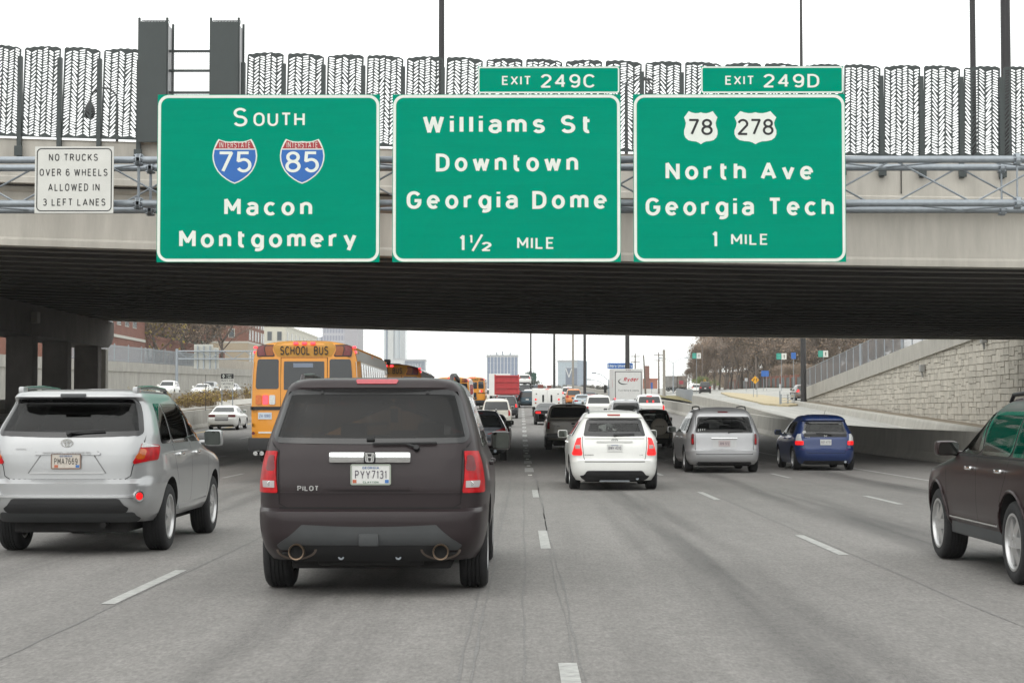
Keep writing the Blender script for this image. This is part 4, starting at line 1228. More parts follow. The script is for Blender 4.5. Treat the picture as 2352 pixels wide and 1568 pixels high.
def car(name, label, cat, X, D, spec, paint_m, glass_m=None, rearglass=None, hollow=False, fine=False, group=None, rotz=0., back=False):
    """spec keys: W,R,F knot tables, n, axles [(y,r)], tyre w, belt etc."""
    c = Car(); sh = Shell(spec['W'], spec['R'], spec['F'], spec.get('n', 8)); c.sh = sh; c.spec = spec
    slope = math.atan((zr(D+4) - zr(D))/4)
    c.t = t = thing(name, label, cat, (X, D, spec.get('zoff', 0) + zr(D)), (slope, 0, rotz), group)
    c.paint = paint_m; c.fine = fine
    gm = glass_m or M_GLASSO; gr = rearglass or gm
    if not hollow: gm = gr = M_GLASSO if glass_m is None else glass_m
    belt, zt = spec['belt'], spec['head']
    rw = spec.get('rear_window')        # (xb, zb, xt, zt, radius)
    win = spec.get('side_windows', [])  # [(yb0,yb1,yt0,yt1)]
    zb_s, zt_s = spec.get('side_z', (belt+.02, zt))
    def inside(pt_, quad):
        y, z = pt_; (a0, a1, b0, b1, q0, q1) = quad
        if z < q0 + .012 or z > q1 - .012: return False
        f = (z-q0)/(q1-q0); return a0+(b0-a0)*f + .012 < y < a1+(b1-a1)*f - .012
    wsz = spec.get('shield', (belt+.05, zt-.02))
    def hole(x, y, z):
        if rw and y < sh.R(z) + .35 and rw[1]+.012 < z < rw[3]-.012:
            f = (z-rw[1])/(rw[3]-rw[1])
            if abs(x) < rw[0]+(rw[2]-rw[0])*f - .012: return True
        if abs(x) > .8*sh.W(z):
            for wq in win:
                if inside((y, z), (wq[0], wq[1], wq[2], wq[3], zb_s, zt_s)): return True
        if wsz[0] < z < wsz[1] and y > sh.F(z) - .28 and abs(x) < .86*sh.W(z): return True
        return False
    rr_ = spec['tyre_r']
    arches = [(y, rr_ + spec.get('arch', .055), rr_ + .02) for y in spec['axles']]
    me = body_mesh(sh, arches, paint_m, hole if hollow else None, fine)
    c.body = link('body', me, t)
    # wheels
    tyre, rim = wheel_meshes(rr_, spec.get('tyre_w', .225), spec.get('rim_r', .22), spec.get('rim', 'five'))
    for y in spec['axles']:
        for s in (-1, 1):
            xw = s*(sh.side_x(y, rr_+.35) - spec.get('tyre_w', .225)/2 - spec.get('inset', .025))
            o = link('wheel', tyre, t, (xw, y, rr_)); 
            ro = link('rim', rim, o, (0,0,0), (0, 0, 0 if s > 0 else math.pi))
    mb = MB(); W6 = sh.W(.5)
    mb.cbox(-W6+.3, W6-.3, sh.R(sh.z0)+.12, sh.F(sh.z0)-.35, spec.get('under_z', .2), sh.z0+.03, .03)
    for y in spec['axles']: mb.cyl((-W6+.15, y, rr_), (W6-.15, y, rr_), .045, .045, 10)
    mb.cyl((-.12, spec['axles'][0]-.0, rr_), (.12, spec['axles'][0], rr_), .13, .13, 12)
    mb.build('underbody', M_UNDER, t)
    # glass
    fr = .05 if hollow else .03
    if rw:
        mb = patch(sh, ('x',-rw[0],rw[1]), ('x',rw[0],rw[1]), ('x',rw[2],rw[3]), ('x',-rw[2],rw[3]), r=rw[4], nu=10, nv=6, frit=rw[5] if len(rw) > 5 else fr, off=.006, sagb=spec.get('rw_sagb', 0), sagt=spec.get('rw_sagt', 0))
        c.rear_window = mb.build('rear_window', [gr, M_FRIT], t, smooth=60, fix=False)
    for s in (-1, 1):
        for wq in win:
            mb = patch(sh, ('y',wq[0],zb_s,s), ('y',wq[1],zb_s,s), ('y',wq[3],zt_s,s), ('y',wq[2],zt_s,s), r=spec.get('sw_r', .06), nu=8, nv=5, frit=.035, off=.005)
            mb.build('side_window', [gm, M_FRIT], t, smooth=60, fix=False)
    pb, pt2 = 2.12, 2.12
    mb = patch(sh, ('p',2.1,wsz[0]), ('p',3.9,wsz[0]), ('p',3.9,wsz[1]), ('p',2.1,wsz[1]), nu=10, nv=5, frit=.03, off=.005)
    mb.build('windscreen', [M_GLASSL if hollow else M_GLASSO, M_FRIT], t, smooth=60, fix=False)
    if hollow:
        seats = spec.get('seats', [1.35, 2.45])
        for i, y in enumerate(seats):
            if i < len(seats)-1:
                mb = MB(); mb.cbox(-.62, .62, y-.1, y+.45, .45, .72, .05); mb.cbox(-.62, .62, y-.12, y+.04, .7, 1.12, .05)
                for x in (-.4, .4): mb.cbox(x-.13, x+.13, y-.12, y-.02, 1.14, 1.30, .04)
                mb.build('rear_seat', M_SEAT, t, smooth=40)
            else:
                for x in (-.38, .38):
                    mb = MB(); mb.cbox(x-.25, x+.25, y-.1, y+.5, .45, .72, .06); mb.cbox(x-.24, x+.24, y-.14, y+.02, .7, 1.22, .06); mb.cbox(x-.13, x+.13, y-.12, y-.02, 1.24, 1.44, .04)
                    mb.build('front_seat', M_SEAT, t, smooth=40)
        mb = MB(); mb.cbox(-.68, .68, seats[-1]+.75, seats[-1]+1.2, .6, belt-.02, .05)
        mb.lathe([(.17,0),(.19,.015),(.17,.03)], (-.38, seats[-1]+.62, 1.02), 'y', 20)
        mb.build('dashboard', M_SEAT, t, smooth=40)
    return c

def rpatch(c, name, x0, x1, z0, z1, m, parent=None, mirror=False, off=.006, r=.02, thick=.015, xt0=None, xt1=None, smooth=60, **k):
    """part lying on the rear face between x0..x1; xt* = its upper corners when slanted"""
    xt0 = x0 if xt0 is None else xt0; xt1 = x1 if xt1 is None else xt1
    out = []
    for s in ((1, -1) if mirror else (1,)):
        a, b, p, q = (x0, x1, xt0, xt1) if s > 0 else (-x1, -x0, -xt1, -xt0)
        mb = patch(c.sh, ('x',a,z0), ('x',b,z0), ('x',q,z1), ('x',p,z1), off=off, r=r, thick=thick, **k)
        out.append(mb.build(name, m, parent if parent is not None else c.t, smooth=smooth, fix=False))
    return out

def wrap_patch(c, name, x0, y1, z0, z1, m, off=.008, r=.02, parent=None, x0t=None, y1t=None, z0e=None, z1e=None, thick=.02, sides=(1,-1), **k):
    """lamp that starts at x0 on the rear face and wraps round the corner to y1 on the flank"""
    out = []
    for s in sides:
        xt = x0 if x0t is None else x0t; yt = y1 if y1t is None else y1t
        ze0 = z0 if z0e is None else z0e; ze1 = z1 if z1e is None else z1e
        A, B, Cc, Dd = ('x',s*x0,z0), ('y',y1,ze0,s), ('y',yt,ze1,s), ('x',s*xt,z1)
        if s < 0: A, B, Cc, Dd = B, A, Dd, Cc
        mb = patch(c.sh, A, B, Cc, Dd, off=off, r=r, thick=thick, nu=12, **k)
        out.append(mb.build(name, m, parent or c.t, smooth=60, fix=False))
    return out

def seam_line(c, mb, pts, wd=.007, off=.0015):
    """dark shut line along rear-face points [(x,z)]"""
    prev = None
    L = []
    for (x0, z0), (x1, z1) in zip(pts[:-1], pts[1:]):
        n = max(1, int(math.hypot(x1-x0, z1-z0)/.06))
        for i in range(n): L.append((x0+(x1-x0)*i/n, z0+(z1-z0)*i/n))
    L.append(pts[-1]); vs = []
    for i, (x, z) in enumerate(L):
        a = L[max(0, i-1)]; b = L[min(len(L)-1, i+1)]
        dx, dz = b[0]-a[0], b[1]-a[1]; d = math.hypot(dx, dz) or 1; nx, nz = -dz/d*wd/2, dx/d*wd/2
        for sg in (1, -1):
            p = c.sh.px(x+sg*nx, z+sg*nz); q = c.sh.pt(p, z+sg*nz) + c.sh.nrm(p, z)*off; vs.append(q)
    mb.add(vs, [(2*i, 2*i+1, 2*i+3, 2*i+2) for i in range(len(L)-1)])
    return mb
def side_line(c, mb, pts, s, wd=.008, off=.0015):
    L = []
    for (y0, z0), (y1, z1) in zip(pts[:-1], pts[1:]):
        n = max(1, int(math.hypot(y1-y0, z1-z0)/.06))
        for i in range(n): L.append((y0+(y1-y0)*i/n, z0+(z1-z0)*i/n))
    L.append(pts[-1]); vs = []
    for i, (y, z) in enumerate(L):
        a = L[max(0, i-1)]; b = L[min(len(L)-1, i+1)]
        dx, dz = b[0]-a[0], b[1]-a[1]; d = math.hypot(dx, dz) or 1; nx, nz = -dz/d*wd/2, dx/d*wd/2
        for sg in (1, -1):
            p = c.sh.py(y+sg*nx, z+sg*nz, s); vs.append(c.sh.pt(p, z+sg*nz) + c.sh.nrm(p, z)*off)
    mb.add(vs, [(2*i, 2*i+1, 2*i+3, 2*i+2) for i in range(len(L)-1)])

def number_plate(c, txt, x, z0, z1, wd=.305, ink=None, face=None, top=None, topcol=None, tt=.17, frame=None, back=.012):
    """plate with its lettering; sits proud of the rear panel"""
    y = c.sh.rear_y(x, (z0+z1)/2) - back
    y = min(y, c.sh.rear_y(x, z0) - .006, c.sh.rear_y(x, z1) - .006)
    mb = MB(); mb.cbox(x-wd/2, x+wd/2, y-.006, y+.03, z0, z1, .004)
    p = mb.build('licence_plate', face or M_PLATEW, c.t)
    h = z1-z0
    if txt: lettering('plate_number', txt, x-wd*.41, z0+h*.27, wd*.82, h*.46, y-.009, ink or mat('plate ink', (.09,.075,.10), .6), p, tt, .25)
    if top: lettering('plate_state', top, x-wd*.22, z0+h*.80, wd*.44, h*.13, y-.009, topcol or mat('plate blue ink', (.05,.12,.30), .6), p, .2, .2)
    if frame:
        mb = MB(); q = rr_pts(x-wd/2-.004, x+wd/2+.004, z0-.004, z1+.004, .012); ribbon(mb, q+[q[0]], .006, lambda a, b: (a, y-.0095, b)); mb.build('plate_frame', frame, p, fix=False)
    return p, y

def mirrors(c, y, z, sz=(.11,.10), m=None, reach=.13, both=True, glassy=True):
    for s in ((-1, 1) if both is True else (both,)):
        x = s*(c.sh.side_x(y, z) + reach)
        t = MB(); t.cbox(x-sz[0], x+sz[0], y-.02, y+.13, z-sz[1]+.04, z+sz[1]+.04, .048)
        xs = s*(c.sh.side_x(y, z)-.02)
        t.cyl((xs, y+.08, z-.02), (x-s*sz[0]*.7, y+.06, z-.01), .03, .03, 8)
        o = t.build('side_mirror', m or c.paint, c.t, smooth=45)
        g = MB(); q = rr_pts(x-sz[0]+.015, x+sz[0]-.015, z-sz[1]+.055, z+sz[1]+.025, .03, 4)
        g.add([(a, y-.0215-.022*(b-z)/.1-.03, b) for a, b in q], [list(range(len(q)))]); g.build('mirror_glass', M_MIRROR, o, fix=False)

def handles(c, ys, z, m, s=1, ln=.2):
    for y in ys:
        x = s*(c.sh.side_x(y, z))
        mb = MB(); mb.cbox(x-.012 if s > 0 else x-.04, x+.04 if s > 0 else x+.012, y-ln/2, y+ln/2, z-.018, z+.018, .012)
        mb.build('door_handle', m, c.t, smooth=50)

def wiper(c, x0, z0, x1, z1, pivot=None, m=None):
    mb = MB(); n = 6; pts = []
    for i in range(n+1):
        x = x0+(x1-x0)*i/n; z = z0+(z1-z0)*i/n
        p = c.sh.px(x, z); pts.append(c.sh.pt(p, z) + c.sh.nrm(p, z)*.03)
    mb.tube(pts, .011, 6)
    if pivot:
        x, z = pivot; p = c.sh.px(x, z); q = c.sh.pt(p, z)
        mb.cyl(q, q + c.sh.nrm(p, z)*.05, .028, .022, 10)
        mb.cyl(q + c.sh.nrm(p, z)*.04, pts[n//2], .012, .009, 6)
    return mb.build('rear_wiper', m or M_BLACK, c.t, smooth=50)

def roof_rails(c, x, y0, y1, z, m, h=.06, r=.018):
    for s in (-1, 1):
        mb = MB(); mb.tube([(s*x, y0, z-.02), (s*x, y0+.1, z+h), (s*x, (y0+y1)/2, z+h+.02), (s*x, y1-.1, z+h), (s*x, y1, z-.02)], r, 8)
        mb.build('roof_rail', m, c.t, smooth=50)

# ---- general shapes; used for everything farther than the nearest row
def spec_wagon(L, W, H, belt=None, rake=.28, head=None, tumble=.76, clear=.26, tyre=.35, n=8, bump=.05, roofl=.5):
    belt = belt or H*.60; head = head or H-.17; w = W/2
    s = dict(W=[(clear,w*.9),(clear+.12,w*.975),(.6,w),(.85,w*.995),(belt-.04,w*.965),(belt+.03,w*.93),(head,w*tumble),(H-.09,w*(tumble-.05)),(H-.04,w*.56),(H-.012,w*.35),(H,w*.08)],
             R=[(clear,.16),(clear+.13,.03),(.5,0),(.66,.0),(.74,bump),(belt,bump+.05),(head+.02,bump+.05+rake),(H-.07,bump+.14+rake),(H-.02,bump+.5+rake),(H,bump+1.+rake)],
             F=[(clear,L-.25),(.42,L-.03),(.62,L),(.8,L-.10),(.93,L-.45),(belt,L-1.25),(head,L-1.25-(head-belt)*1.55),(H-.04,L-1.45-(head-belt)*1.7),(H,L-1.9-(head-belt)*1.7)],
             n=n, belt=belt, head=head, axles=[.2*L, .2*L + .575*L], tyre_r=tyre, tyre_w=.22, rim_r=tyre*.62)
    xb = w*.80; 
    s['rear_window'] = (xb, belt+.02, w*(tumble-.08), head-.01, .07)
    fb = L-1.25-.45; ft = fb-(head-belt)*1.25; rb = bump+.42; rt = bump+rake+.35
    def at(f): return rb+(fb-rb)*f, rt+(ft-rt)*f
    q = [at(0), at(.24), at(.27), at(.60), at(.63), at(1)]
    s['side_windows'] = [(q[0][0],q[1][0],q[0][1],q[1][1]), (q[2][0],q[3][0],q[2][1],q[3][1]), (q[4][0],q[5][0],q[4][1],q[5][1])]
    s['side_z'] = (belt+.03, head-.02)
    s['seats'] = [L*.25, L*.48]
    return s
def spec_saloon(L=4.7, W=1.82, H=1.45, belt=.95, tyre=.325, n=7, clear=.2):
    w = W/2; head = H-.13
    s = dict(W=[(clear,w*.88),(clear+.14,w*.97),(.55,w),(.8,w*.99),(belt-.02,w*.95),(belt+.05,w*.88),(head,w*.70),(H-.07,w*.62),(H-.03,w*.48),(H-.01,w*.3),(H,w*.06)],
             R=[(clear,.2),(.36,.03),(.5,0),(.68,.0),(.76,.05),(.93,.06),(.985,.16),(1.03,.50),(1.06,.62),(head,1.28),(H-.05,1.55),(H-.01,2.0),(H,2.2)],
             F=[(clear,L-.25),(.4,L-.04),(.58,L),(.72,L-.15),(.83,L-.6),(belt+.01,L-1.4),(head,L-2.25),(H-.04,L-2.4),(H,L-2.5)],
             n=n, belt=belt, head=head, axles=[.215*L, .215*L+.58*L], tyre_r=tyre, tyre_w=.21, rim_r=tyre*.65)
    s['rear_window'] = (w*.70, 1.065, w*.56, head-.0, .05)
    s['side_windows'] = [(1.02, 1.95, 1.42, 2.0), (2.02, 3.1, 2.06, 2.55)]
    s['side_z'] = (belt+.07, head-.03)
    s['shield'] = (belt+.06, head-.02)
    return s
def spec_pickup(L=5.7, W=2.0, H=1.9, tyre=.39, bed=1.72):
    w = W/2; belt = 1.22; head = H-.16
    s = dict(W=[(.42,w*.9),(.52,w*.97),(.75,w),(1.0,w),(1.18,w*.975),(1.25,w*.94),(head,w*.78),(H-.08,w*.72),(H-.04,w*.6),(H-.01,w*.35),(H,w*.08)],
             R=[(.42,.12),(.5,.0),(.68,.0),(.72,.08),(1.18,.09),(1.205,.12),(1.235,bed),(1.30,bed+.06),(head,bed+.26),(H-.06,bed+.36),(H-.01,bed+.8),(H,bed+.9)],
             F=[(.42,L-.2),(.55,L-.02),(.8,L),(1.05,L-.08),(1.12,L-.4),(belt,L-1.35),(head,L-2.2),(H-.04,L-2.35),(H,L-2.6)],
             n=10, belt=belt, head=head, axles=[1.15, 4.75], tyre_r=tyre, tyre_w=.26, rim_r=.23, inset=.03)
    s['rear_window'] = (w*.78, 1.33, w*.68, head-.01, .05)
    s['side_windows'] = [(bed+.28, bed+1.0, bed+.4, bed+1.02), (bed+1.08, bed+2.05, bed+1.1, bed+1.55)]
    s['side_z'] = (1.29, head-.02); s['shield'] = (1.3, head-.02)
    return s
def dress(c, plate='', lamp=(.62,.80,.86,1.1), lamp_m=None, brake=False, tailgate=True, bumper_dark=.4, lit_center=False, plate_z=.78, wrap=.14, valance=True):
    """the ordinary rear furniture of a car some way off"""
    s = c.spec; sh = c.sh; w = sh.W(.8)
    x0, x1, z0, z1 = lamp
    lm = M_REDG if brake else (lamp_m or M_RED)
    wrap_patch(c, 'tail_light', w*x0 if x0 < 1 else x0, sh.R((z0+z1)/2) + wrap, z0, z1, lm)
    if plate is not None:
        p, y = number_plate(c, plate, 0, plate_z, plate_z+.15)
    if valance: rpatch(c, 'bumper_valance', -w*.78, w*.78, sh.z0+.01, sh.z0+.13, M_BLACK, r=.05)
    mb = MB(); zb = .62
    xg = w*.80
    if tailgate: seam_line(c, mb, [(-xg*.98, s['belt']), (-xg, .8), (-xg*.95, zb), (xg*.95, zb), (xg, .8), (xg*.98, s['belt'])])
    if mb.v: mb.build('shut_line', M_SEAM, c.t, fix=False)
    zc = s['head']+.04
    if lit_center: rpatch(c, 'centre_brake_light', -.14, .14, zc, zc+.03, M_REDL, r=.01)
    elif tailgate and c.fine: rpatch(c, 'centre_brake_light', -.14, .14, zc, zc+.03, M_DKRED, r=.01)
    ym = c.sh.F(s['belt']+.05) - .42
    mirrors(c, ym, s['belt']+.08)
# ================================================================== NEAR VEHICLES
def XP(px, D): return P(px, 900, D)[0]
def box_on_rear(c, name, x0, x1, z0, z1, depth, m, parent=None, ch=.012, back=.03):
    y = min(c.sh.rear_y(x, z) for x in (x0, (x0+x1)/2, x1) for z in (z0, z1))
    mb = MB(); mb.cbox(x0, x1, y-depth, y+back, z0, z1, ch)
    return mb.build(name, m, parent or c.t, smooth=40), y-depth

# ---------------------------------------------------------------- dark grey SUV straight ahead
M_PILOT = paint('dark plum grey', (.022,.0145,.0160), .1, .42)
sp = dict(W=[(.30,.90),(.40,.955),(.62,.995),(.9,1.0),(1.10,.975),(1.2,.945),(1.29,.925),(1.5,.862),(1.72,.785),(1.79,.74),(1.835,.64),(1.855,.40),(1.862,.06)],
          R=[(.30,.17),(.40,.05),(.5,.0),(.66,.0),(.715,.012),(.74,.075),(.9,.075),(1.14,.105),(1.27,.15),(1.725,.36),(1.755,.35),(1.82,.40),(1.852,1.0),(1.862,1.7)],
          F=[(.30,4.6),(.45,4.82),(.7,4.85),(.95,4.75),(1.08,4.5),(1.16,3.75),(1.25,3.45),(1.72,2.7),(1.82,2.45),(1.862,2.1)],
          n=8.5, belt=1.24, head=1.73, axles=[.98, 3.755], tyre_r=.375, tyre_w=.245, rim_r=.235, rim='five', inset=.02, arch=.06, under_z=.22)
sp['rear_window'] = (.845, 1.285, .75, 1.735, .085, .045); sp['rw_sagb'] = -.012; sp['rw_sagt'] = .012
sp['side_windows'] = [(.62,1.35,.78,1.37),(1.42,2.35,1.44,2.37),(2.42,3.3,2.44,2.82)]
sp['side_z'] = (1.24, 1.68); sp['shield'] = (1.28, 1.72); sp['seats'] = [1.25, 2.05, 2.75]
c = car('suv', 'dark grey SUV straight ahead with chrome bar and plate PYY7131', 'suv', XP(848, 14.6), 14.6, sp, M_PILOT, M_GLASSD, M_GLASSD, True, True)
mb = MB()
seam_line(c, mb, [(-.72,1.80),(-.775,1.70),(-.865,1.30),(-.775,1.22),(-.765,.86),(-.76,.78),(-.70,.745)], .008); seam_line(c, mb, [(.72,1.80),(.775,1.70),(.865,1.30),(.775,1.22),(.765,.86),(.76,.78),(.70,.745)], .008)
seam_line(c, mb, [(-.76,.742),(.76,.742)], .014)
seam_line(c, mb, [(-.42,1.745),(-.42,1.822)], .005); seam_line(c, mb, [(-.34,1.745),(-.34,1.825)], .005); seam_line(c, mb, [(.42,1.745),(.42,1.822)], .005); seam_line(c, mb, [(.50,1.745),(.50,1.822)], .005)
mb.build('shut_line', M_SEAM, c.t, fix=False)
rpatch(c, 'hatch_crease', -.755, .755, .862, .874, M_PILOT, off=.012, r=.002, nu=14, nv=1, thick=.03)
rpatch(c, 'centre_brake_light', -.14, .21, 1.785, 1.822, M_REDG if False else mat('brake strip red', (.36,.015,.03), .25, coat=1., var=.15, vscale=40), off=.006, r=.012)
for s in (1,-1):
    a = wrap_patch(c, 'tail_light', .775, .36, .868, 1.215, M_RED, sides=(s,), r=.018, x0t=.785, y1t=.34, off=.010)[0]
    wrap_patch(c, 'reversing_lens', .80, .225, .912, .968, mat('reversing lens', (.40,.36,.36), .3, coat=.2), sides=(s,), r=.006, parent=a, off=.013, y1t=.25)
    wrap_patch(c, 'lamp_bulb_window', .80, .22, 1.05, 1.18, M_DKRED, sides=(s,), r=.03, parent=a, off=.012)
    mb = MB(); z_ = .945; p_ = c.sh.pt(c.sh.px(s*.845, z_), z_); mb.cyl(p_+Vector((0,-.010,0)), p_+Vector((0,-.017,0)), .024, .02, 14); mb.build('bulb', M_CHROME, a, smooth=40)
bar, yb = box_on_rear(c, 'chrome_bar', -.345, .345, 1.118, 1.212, .035, M_CHROME, ch=.022)
mb = MB(); mb.cbox(-.05,.05, yb-.012, yb+.005, 1.122, 1.208, .012); em = mb.build('emblem_base', M_INK, bar, smooth=40)
mb = MB(); q = [(-.034,1.20),(.034,1.20),(.038,1.19),(.030,1.135),(.022,1.13),(-.022,1.13),(-.030,1.135),(-.038,1.19)]
ribbon(mb, q+[q[0]], .0045, lambda a,b: (a, yb-.0145, b)); ribbon(mb, [(-.024,1.197),(-.016,1.134)], .0065, lambda a,b: (a, yb-.015, b)); ribbon(mb, [(.024,1.197),(.016,1.134)], .0065, lambda a,b: (a, yb-.0152, b)); ribbon(mb, [(-.019,1.168),(.019,1.168)], .0065, lambda a,b: (a, yb-.0148, b))
mb.build('emblem', M_CHROME, bar, fix=False)
rpatch(c, 'plate_recess', -.33, .33, .915, 1.11, M_PILOT, off=-.0, r=.03, thick=.004)
pl, yp = number_plate(c, 'PYY7131', 0.01, .945, 1.10, .32, top='GEORGIA', frame=mat('plate frame', (.30,.33,.28), .5), tt=.14, back=.02)
lettering('plate_county', 'CLAYTON', -.055, .952, .13, .016, yp-.0095, mat('plate green ink', (.03,.14,.07), .6), pl, .2, .2)
mb = MB(); 
for x, col in ((-.125, 0), (.145, 1)): mb.mi = col; mb.box(x-.016, x+.016, yp-.0085, yp-.006, .952, .98)
mb.build('plate_sticker', [mat('sticker orange', (.45,.12,.06), .6), mat('sticker blue', (.05,.16,.42), .6)], pl)
rpatch(c, 'hatch_lip', -.34, .34, .895, .925, M_PILOT, off=.022, r=.012, thick=.04)
lettering('model_badge', 'PILOT', -.605, .885, .18, .046, c.sh.rear_y(-.61,.89)-.016, M_CHROME, c.t, .24, .16)
wiper(c, .02, 1.268, .56, 1.275, (.39, 1.235))
mb = MB(); p_ = c.sh.pt(0, 1.31); mb.cbox(-.035, .035, p_.y-.03, p_.y+.02, 1.305, 1.332, .008); mb.build('window_latch', M_BLACK, c.t, smooth=40)
for x in (-.43, .47):
    mb = MB(); p_ = c.sh.pt(c.sh.px(x,1.705),1.705); mb.cyl(p_, p_+Vector((0,-.022,.008)), .016, .014, 10); mb.build('window_hinge', M_BLACK, c.t, smooth=40)
# lower bumper
rpatch(c, 'bumper_lower', -.76, .76, .40, .61, M_GREYPL, off=.010, r=.04, thick=.03, xt0=-.58, xt1=.58, nu=14, sagt=-.02)
rpatch(c, 'bumper_valance', -.70, .70, .305, .445, M_BLACK, off=.016, r=.09, xt0=-.64, xt1=.64, thick=.05, nu=14)
box_on_rear(c, 'hitch_cover', -.085, .085, .43, .535, .03, M_GREYPL, ch=.02)
for x in (-.6, .6):
    mb = MB()
    mb.lathe([(.056,-.06),(.066,-.065),(.068,-.05),(.066,.5),(.055,.5)], (x, .02, .385), 'y', 22)
    mb.build('exhaust_tip', mat('heat stained steel', (.16,.115,.08), .35, .8, var=.3), c.t, smooth=40)
    mb = MB(); mb.lathe([(.001,.0),(.055,-.01),(.055,.2)], (x,.0,.385), 'y', 16, False); mb.build('exhaust_bore', M_SEAM, c.t)
    mb = MB(); vs = []
    for k in range(13):
        a = RAD(180 + 15*k); vs += [(x + .17*math.cos(a), .0, .405 + .088*math.sin(a)), (x + .15*math.cos(a), -.012, .405 + .07*math.sin(a))]
    mb.add(vs, [(2*i,2*i+1,2*i+3,2*i+2) for i in range(12)]); mb.build('exhaust_trim', mat('dull chrome', (.16,.13,.11), .35, .8), c.t, smooth=60)
for x in (-.24, .24):
    mb = MB(); mb.lathe([(.012,-.02),(.026,-.02),(.026,.12),(.012,.12)], (x, .12, .335), 'y', 12); mb.cyl((x-.12*(1 if x>0 else -1),.2,.34),(x+.1*(1 if x<0 else -1)*-1,.2,.31), .02,.02,8); mb.build('tow_bracket', M_STEEL, c.t, smooth=40)
mb = MB(); mb.cbox(-.45,.45,.2,.6,.25,.32,.04); mb.tube([(-.6,.3,.36),(-.5,.7,.3),(-.1,1.0,.3)], .03); mb.tube([(.6,.3,.36),(.5,.7,.3),(.1,1.0,.3)], .03); mb.build('spare_wheel_carrier', M_UNDER, c.t, smooth=40)
mirrors(c, 3.25, 1.22, (.10,.095), M_PILOT, .15)
handles(c, [1.62, 2.55], 1.08, M_PILOT, 1); handles(c, [1.62, 2.55], 1.08, M_PILOT, -1)
roof_rails(c, .66, .75, 2.4, 1.825, M_PILOT, .04, .02)
mb = MB(); side_line(c, mb, [(1.38,1.22),(1.38,.9),(1.30,.75)], 1); side_line(c, mb, [(2.39,1.22),(2.39,.5)], 1); side_line(c, mb, [(3.38,1.15),(3.3,.5),(1.45,.45)], 1); mb.build('door_gap', M_SEAM, c.t, fix=False)

# ---------------------------------------------------------------- silver SUV on the left
M_SILV = paint('silver', (.40,.405,.41), .55, .33)
sp = dict(W=[(.36,.86),(.44,.91),(.62,.945),(.9,.955),(1.08,.945),(1.2,.915),(1.28,.90),(1.45,.845),(1.67,.745),(1.745,.70),(1.785,.60),(1.808,.38),(1.82,.06)],
          R=[(.36,.16),(.44,.06),(.56,.0),(.78,.0),(.83,.07),(1.0,.075),(1.2,.10),(1.30,.14),(1.67,.42),(1.715,.30),(1.76,.34),(1.80,.8),(1.815,1.5)],
          F=[(.36,4.5),(.45,4.72),(.7,4.78),(.92,4.65),(1.02,4.3),(1.1,3.65),(1.2,3.35),(1.67,2.5),(1.77,2.3),(1.815,1.95)],
          n=7, belt=1.22, head=1.69, axles=[1.0, 3.79], tyre_r=.375, tyre_w=.245, rim_r=.245, rim='five', inset=.015, arch=.055, under_z=.24)
sp['rear_window'] = (.795, 1.295, .675, 1.695, .06, .05); sp['rw_sagb'] = -.02; sp['rw_sagt'] = .01
sp['side_windows'] = [(.60,1.12,.80,1.15),(1.17,2.15,1.19,2.13),(2.22,3.22,2.2,2.62)]
sp['side_z'] = (1.20, 1.645); sp['shield'] = (1.24, 1.68); sp['seats'] = [1.3, 2.3]
cH = c = car('suv', 'silver SUV on the left with plate PMA7669 and amber red tail lights', 'suv', XP(152, 18.8), 18.8, sp, M_SILV, M_GLASSD, M_GLASSD, True, True)
mb = MB()
for s in (1,-1): seam_line(c, mb, [(s*.66,1.74),(s*.72,1.62),(s*.82,1.30),(s*.80,1.22),(s*.70,.96),(s*.68,.86),(s*.62,.825)], .008)
seam_line(c, mb, [(-.63,.82),(.63,.82)], .016)
mb.build('shut_line', M_SEAM, c.t, fix=False)
M_AMBR = mat('amber red lens', (.50,.10,.01), .2, coat=1., var=.3, vscale=10)
for s in (1,-1):
    a = wrap_patch(c, 'tail_light', .70, .44, .985, 1.205, M_RED, sides=(s,), r=.03, x0t=.772, y1t=.50, z1e=1.19, z0e=1.03, off=.010)[0]
    wrap_patch(c, 'clear_lens', .775, .46, 1.165, 1.222, M_WHL, sides=(s,), r=.01, parent=a, x0t=.785, y1t=.30, z1e=1.195, z0e=1.17, off=.014)
    wrap_patch(c, 'indicator_lens', .725, .19, 1.04, 1.15, M_AMBR, sides=(s,), r=.03, parent=a, x0t=.755, y1t=.21, off=.013)
rpatch(c, 'handle_bar', -.36, .36, 1.085, 1.135, M_SILV, off=.026, r=.02, thick=.05, xt0=-.33, xt1=.33)
lettering('model_badge', 'HIGHLANDER', -.255, 1.098, .51, .026, c.sh.rear_y(0,1.1)-.05, mat('satin chrome', (.42,.42,.42), .3, .9), c.t, .2, .25)
rpatch(c, 'plate_recess', -.40, .40, .885, .90, mat('silver shade trim', (.5,.5,.5), .3, .6), off=.014, r=.005, thick=.02)
mb = MB()
for s in (1,-1): seam_line(c, mb, [(s*.29,1.08),(s*.42,.89)], .012)
mb.build('recess_edge', mat('recess edge', (.16,.16,.16), .5), c.t, fix=False)
pl, yp = number_plate(c, 'PMA7669', -.01, .945, 1.095, .305, top='GEORGIA', tt=.14, ink=M_INK, face=mat('peach plate', (.55,.50,.44), .5, var=.1, vscale=25), frame=mat('plate frame brown', (.22,.15,.12), .5))
mb = MB()
for x, k in ((-.115, 0), (.115, 1)): mb.mi = k; mb.box(x-.02, x+.02, yp-.0085, yp-.006, .952, .98)
mb.build('plate_sticker', [mat('sticker orange', (.45,.12,.06), .6), mat('sticker blue', (.05,.16,.42), .6)], pl)
y_ = c.sh.rear_y(-.01, 1.2) - .012
mb = MB()
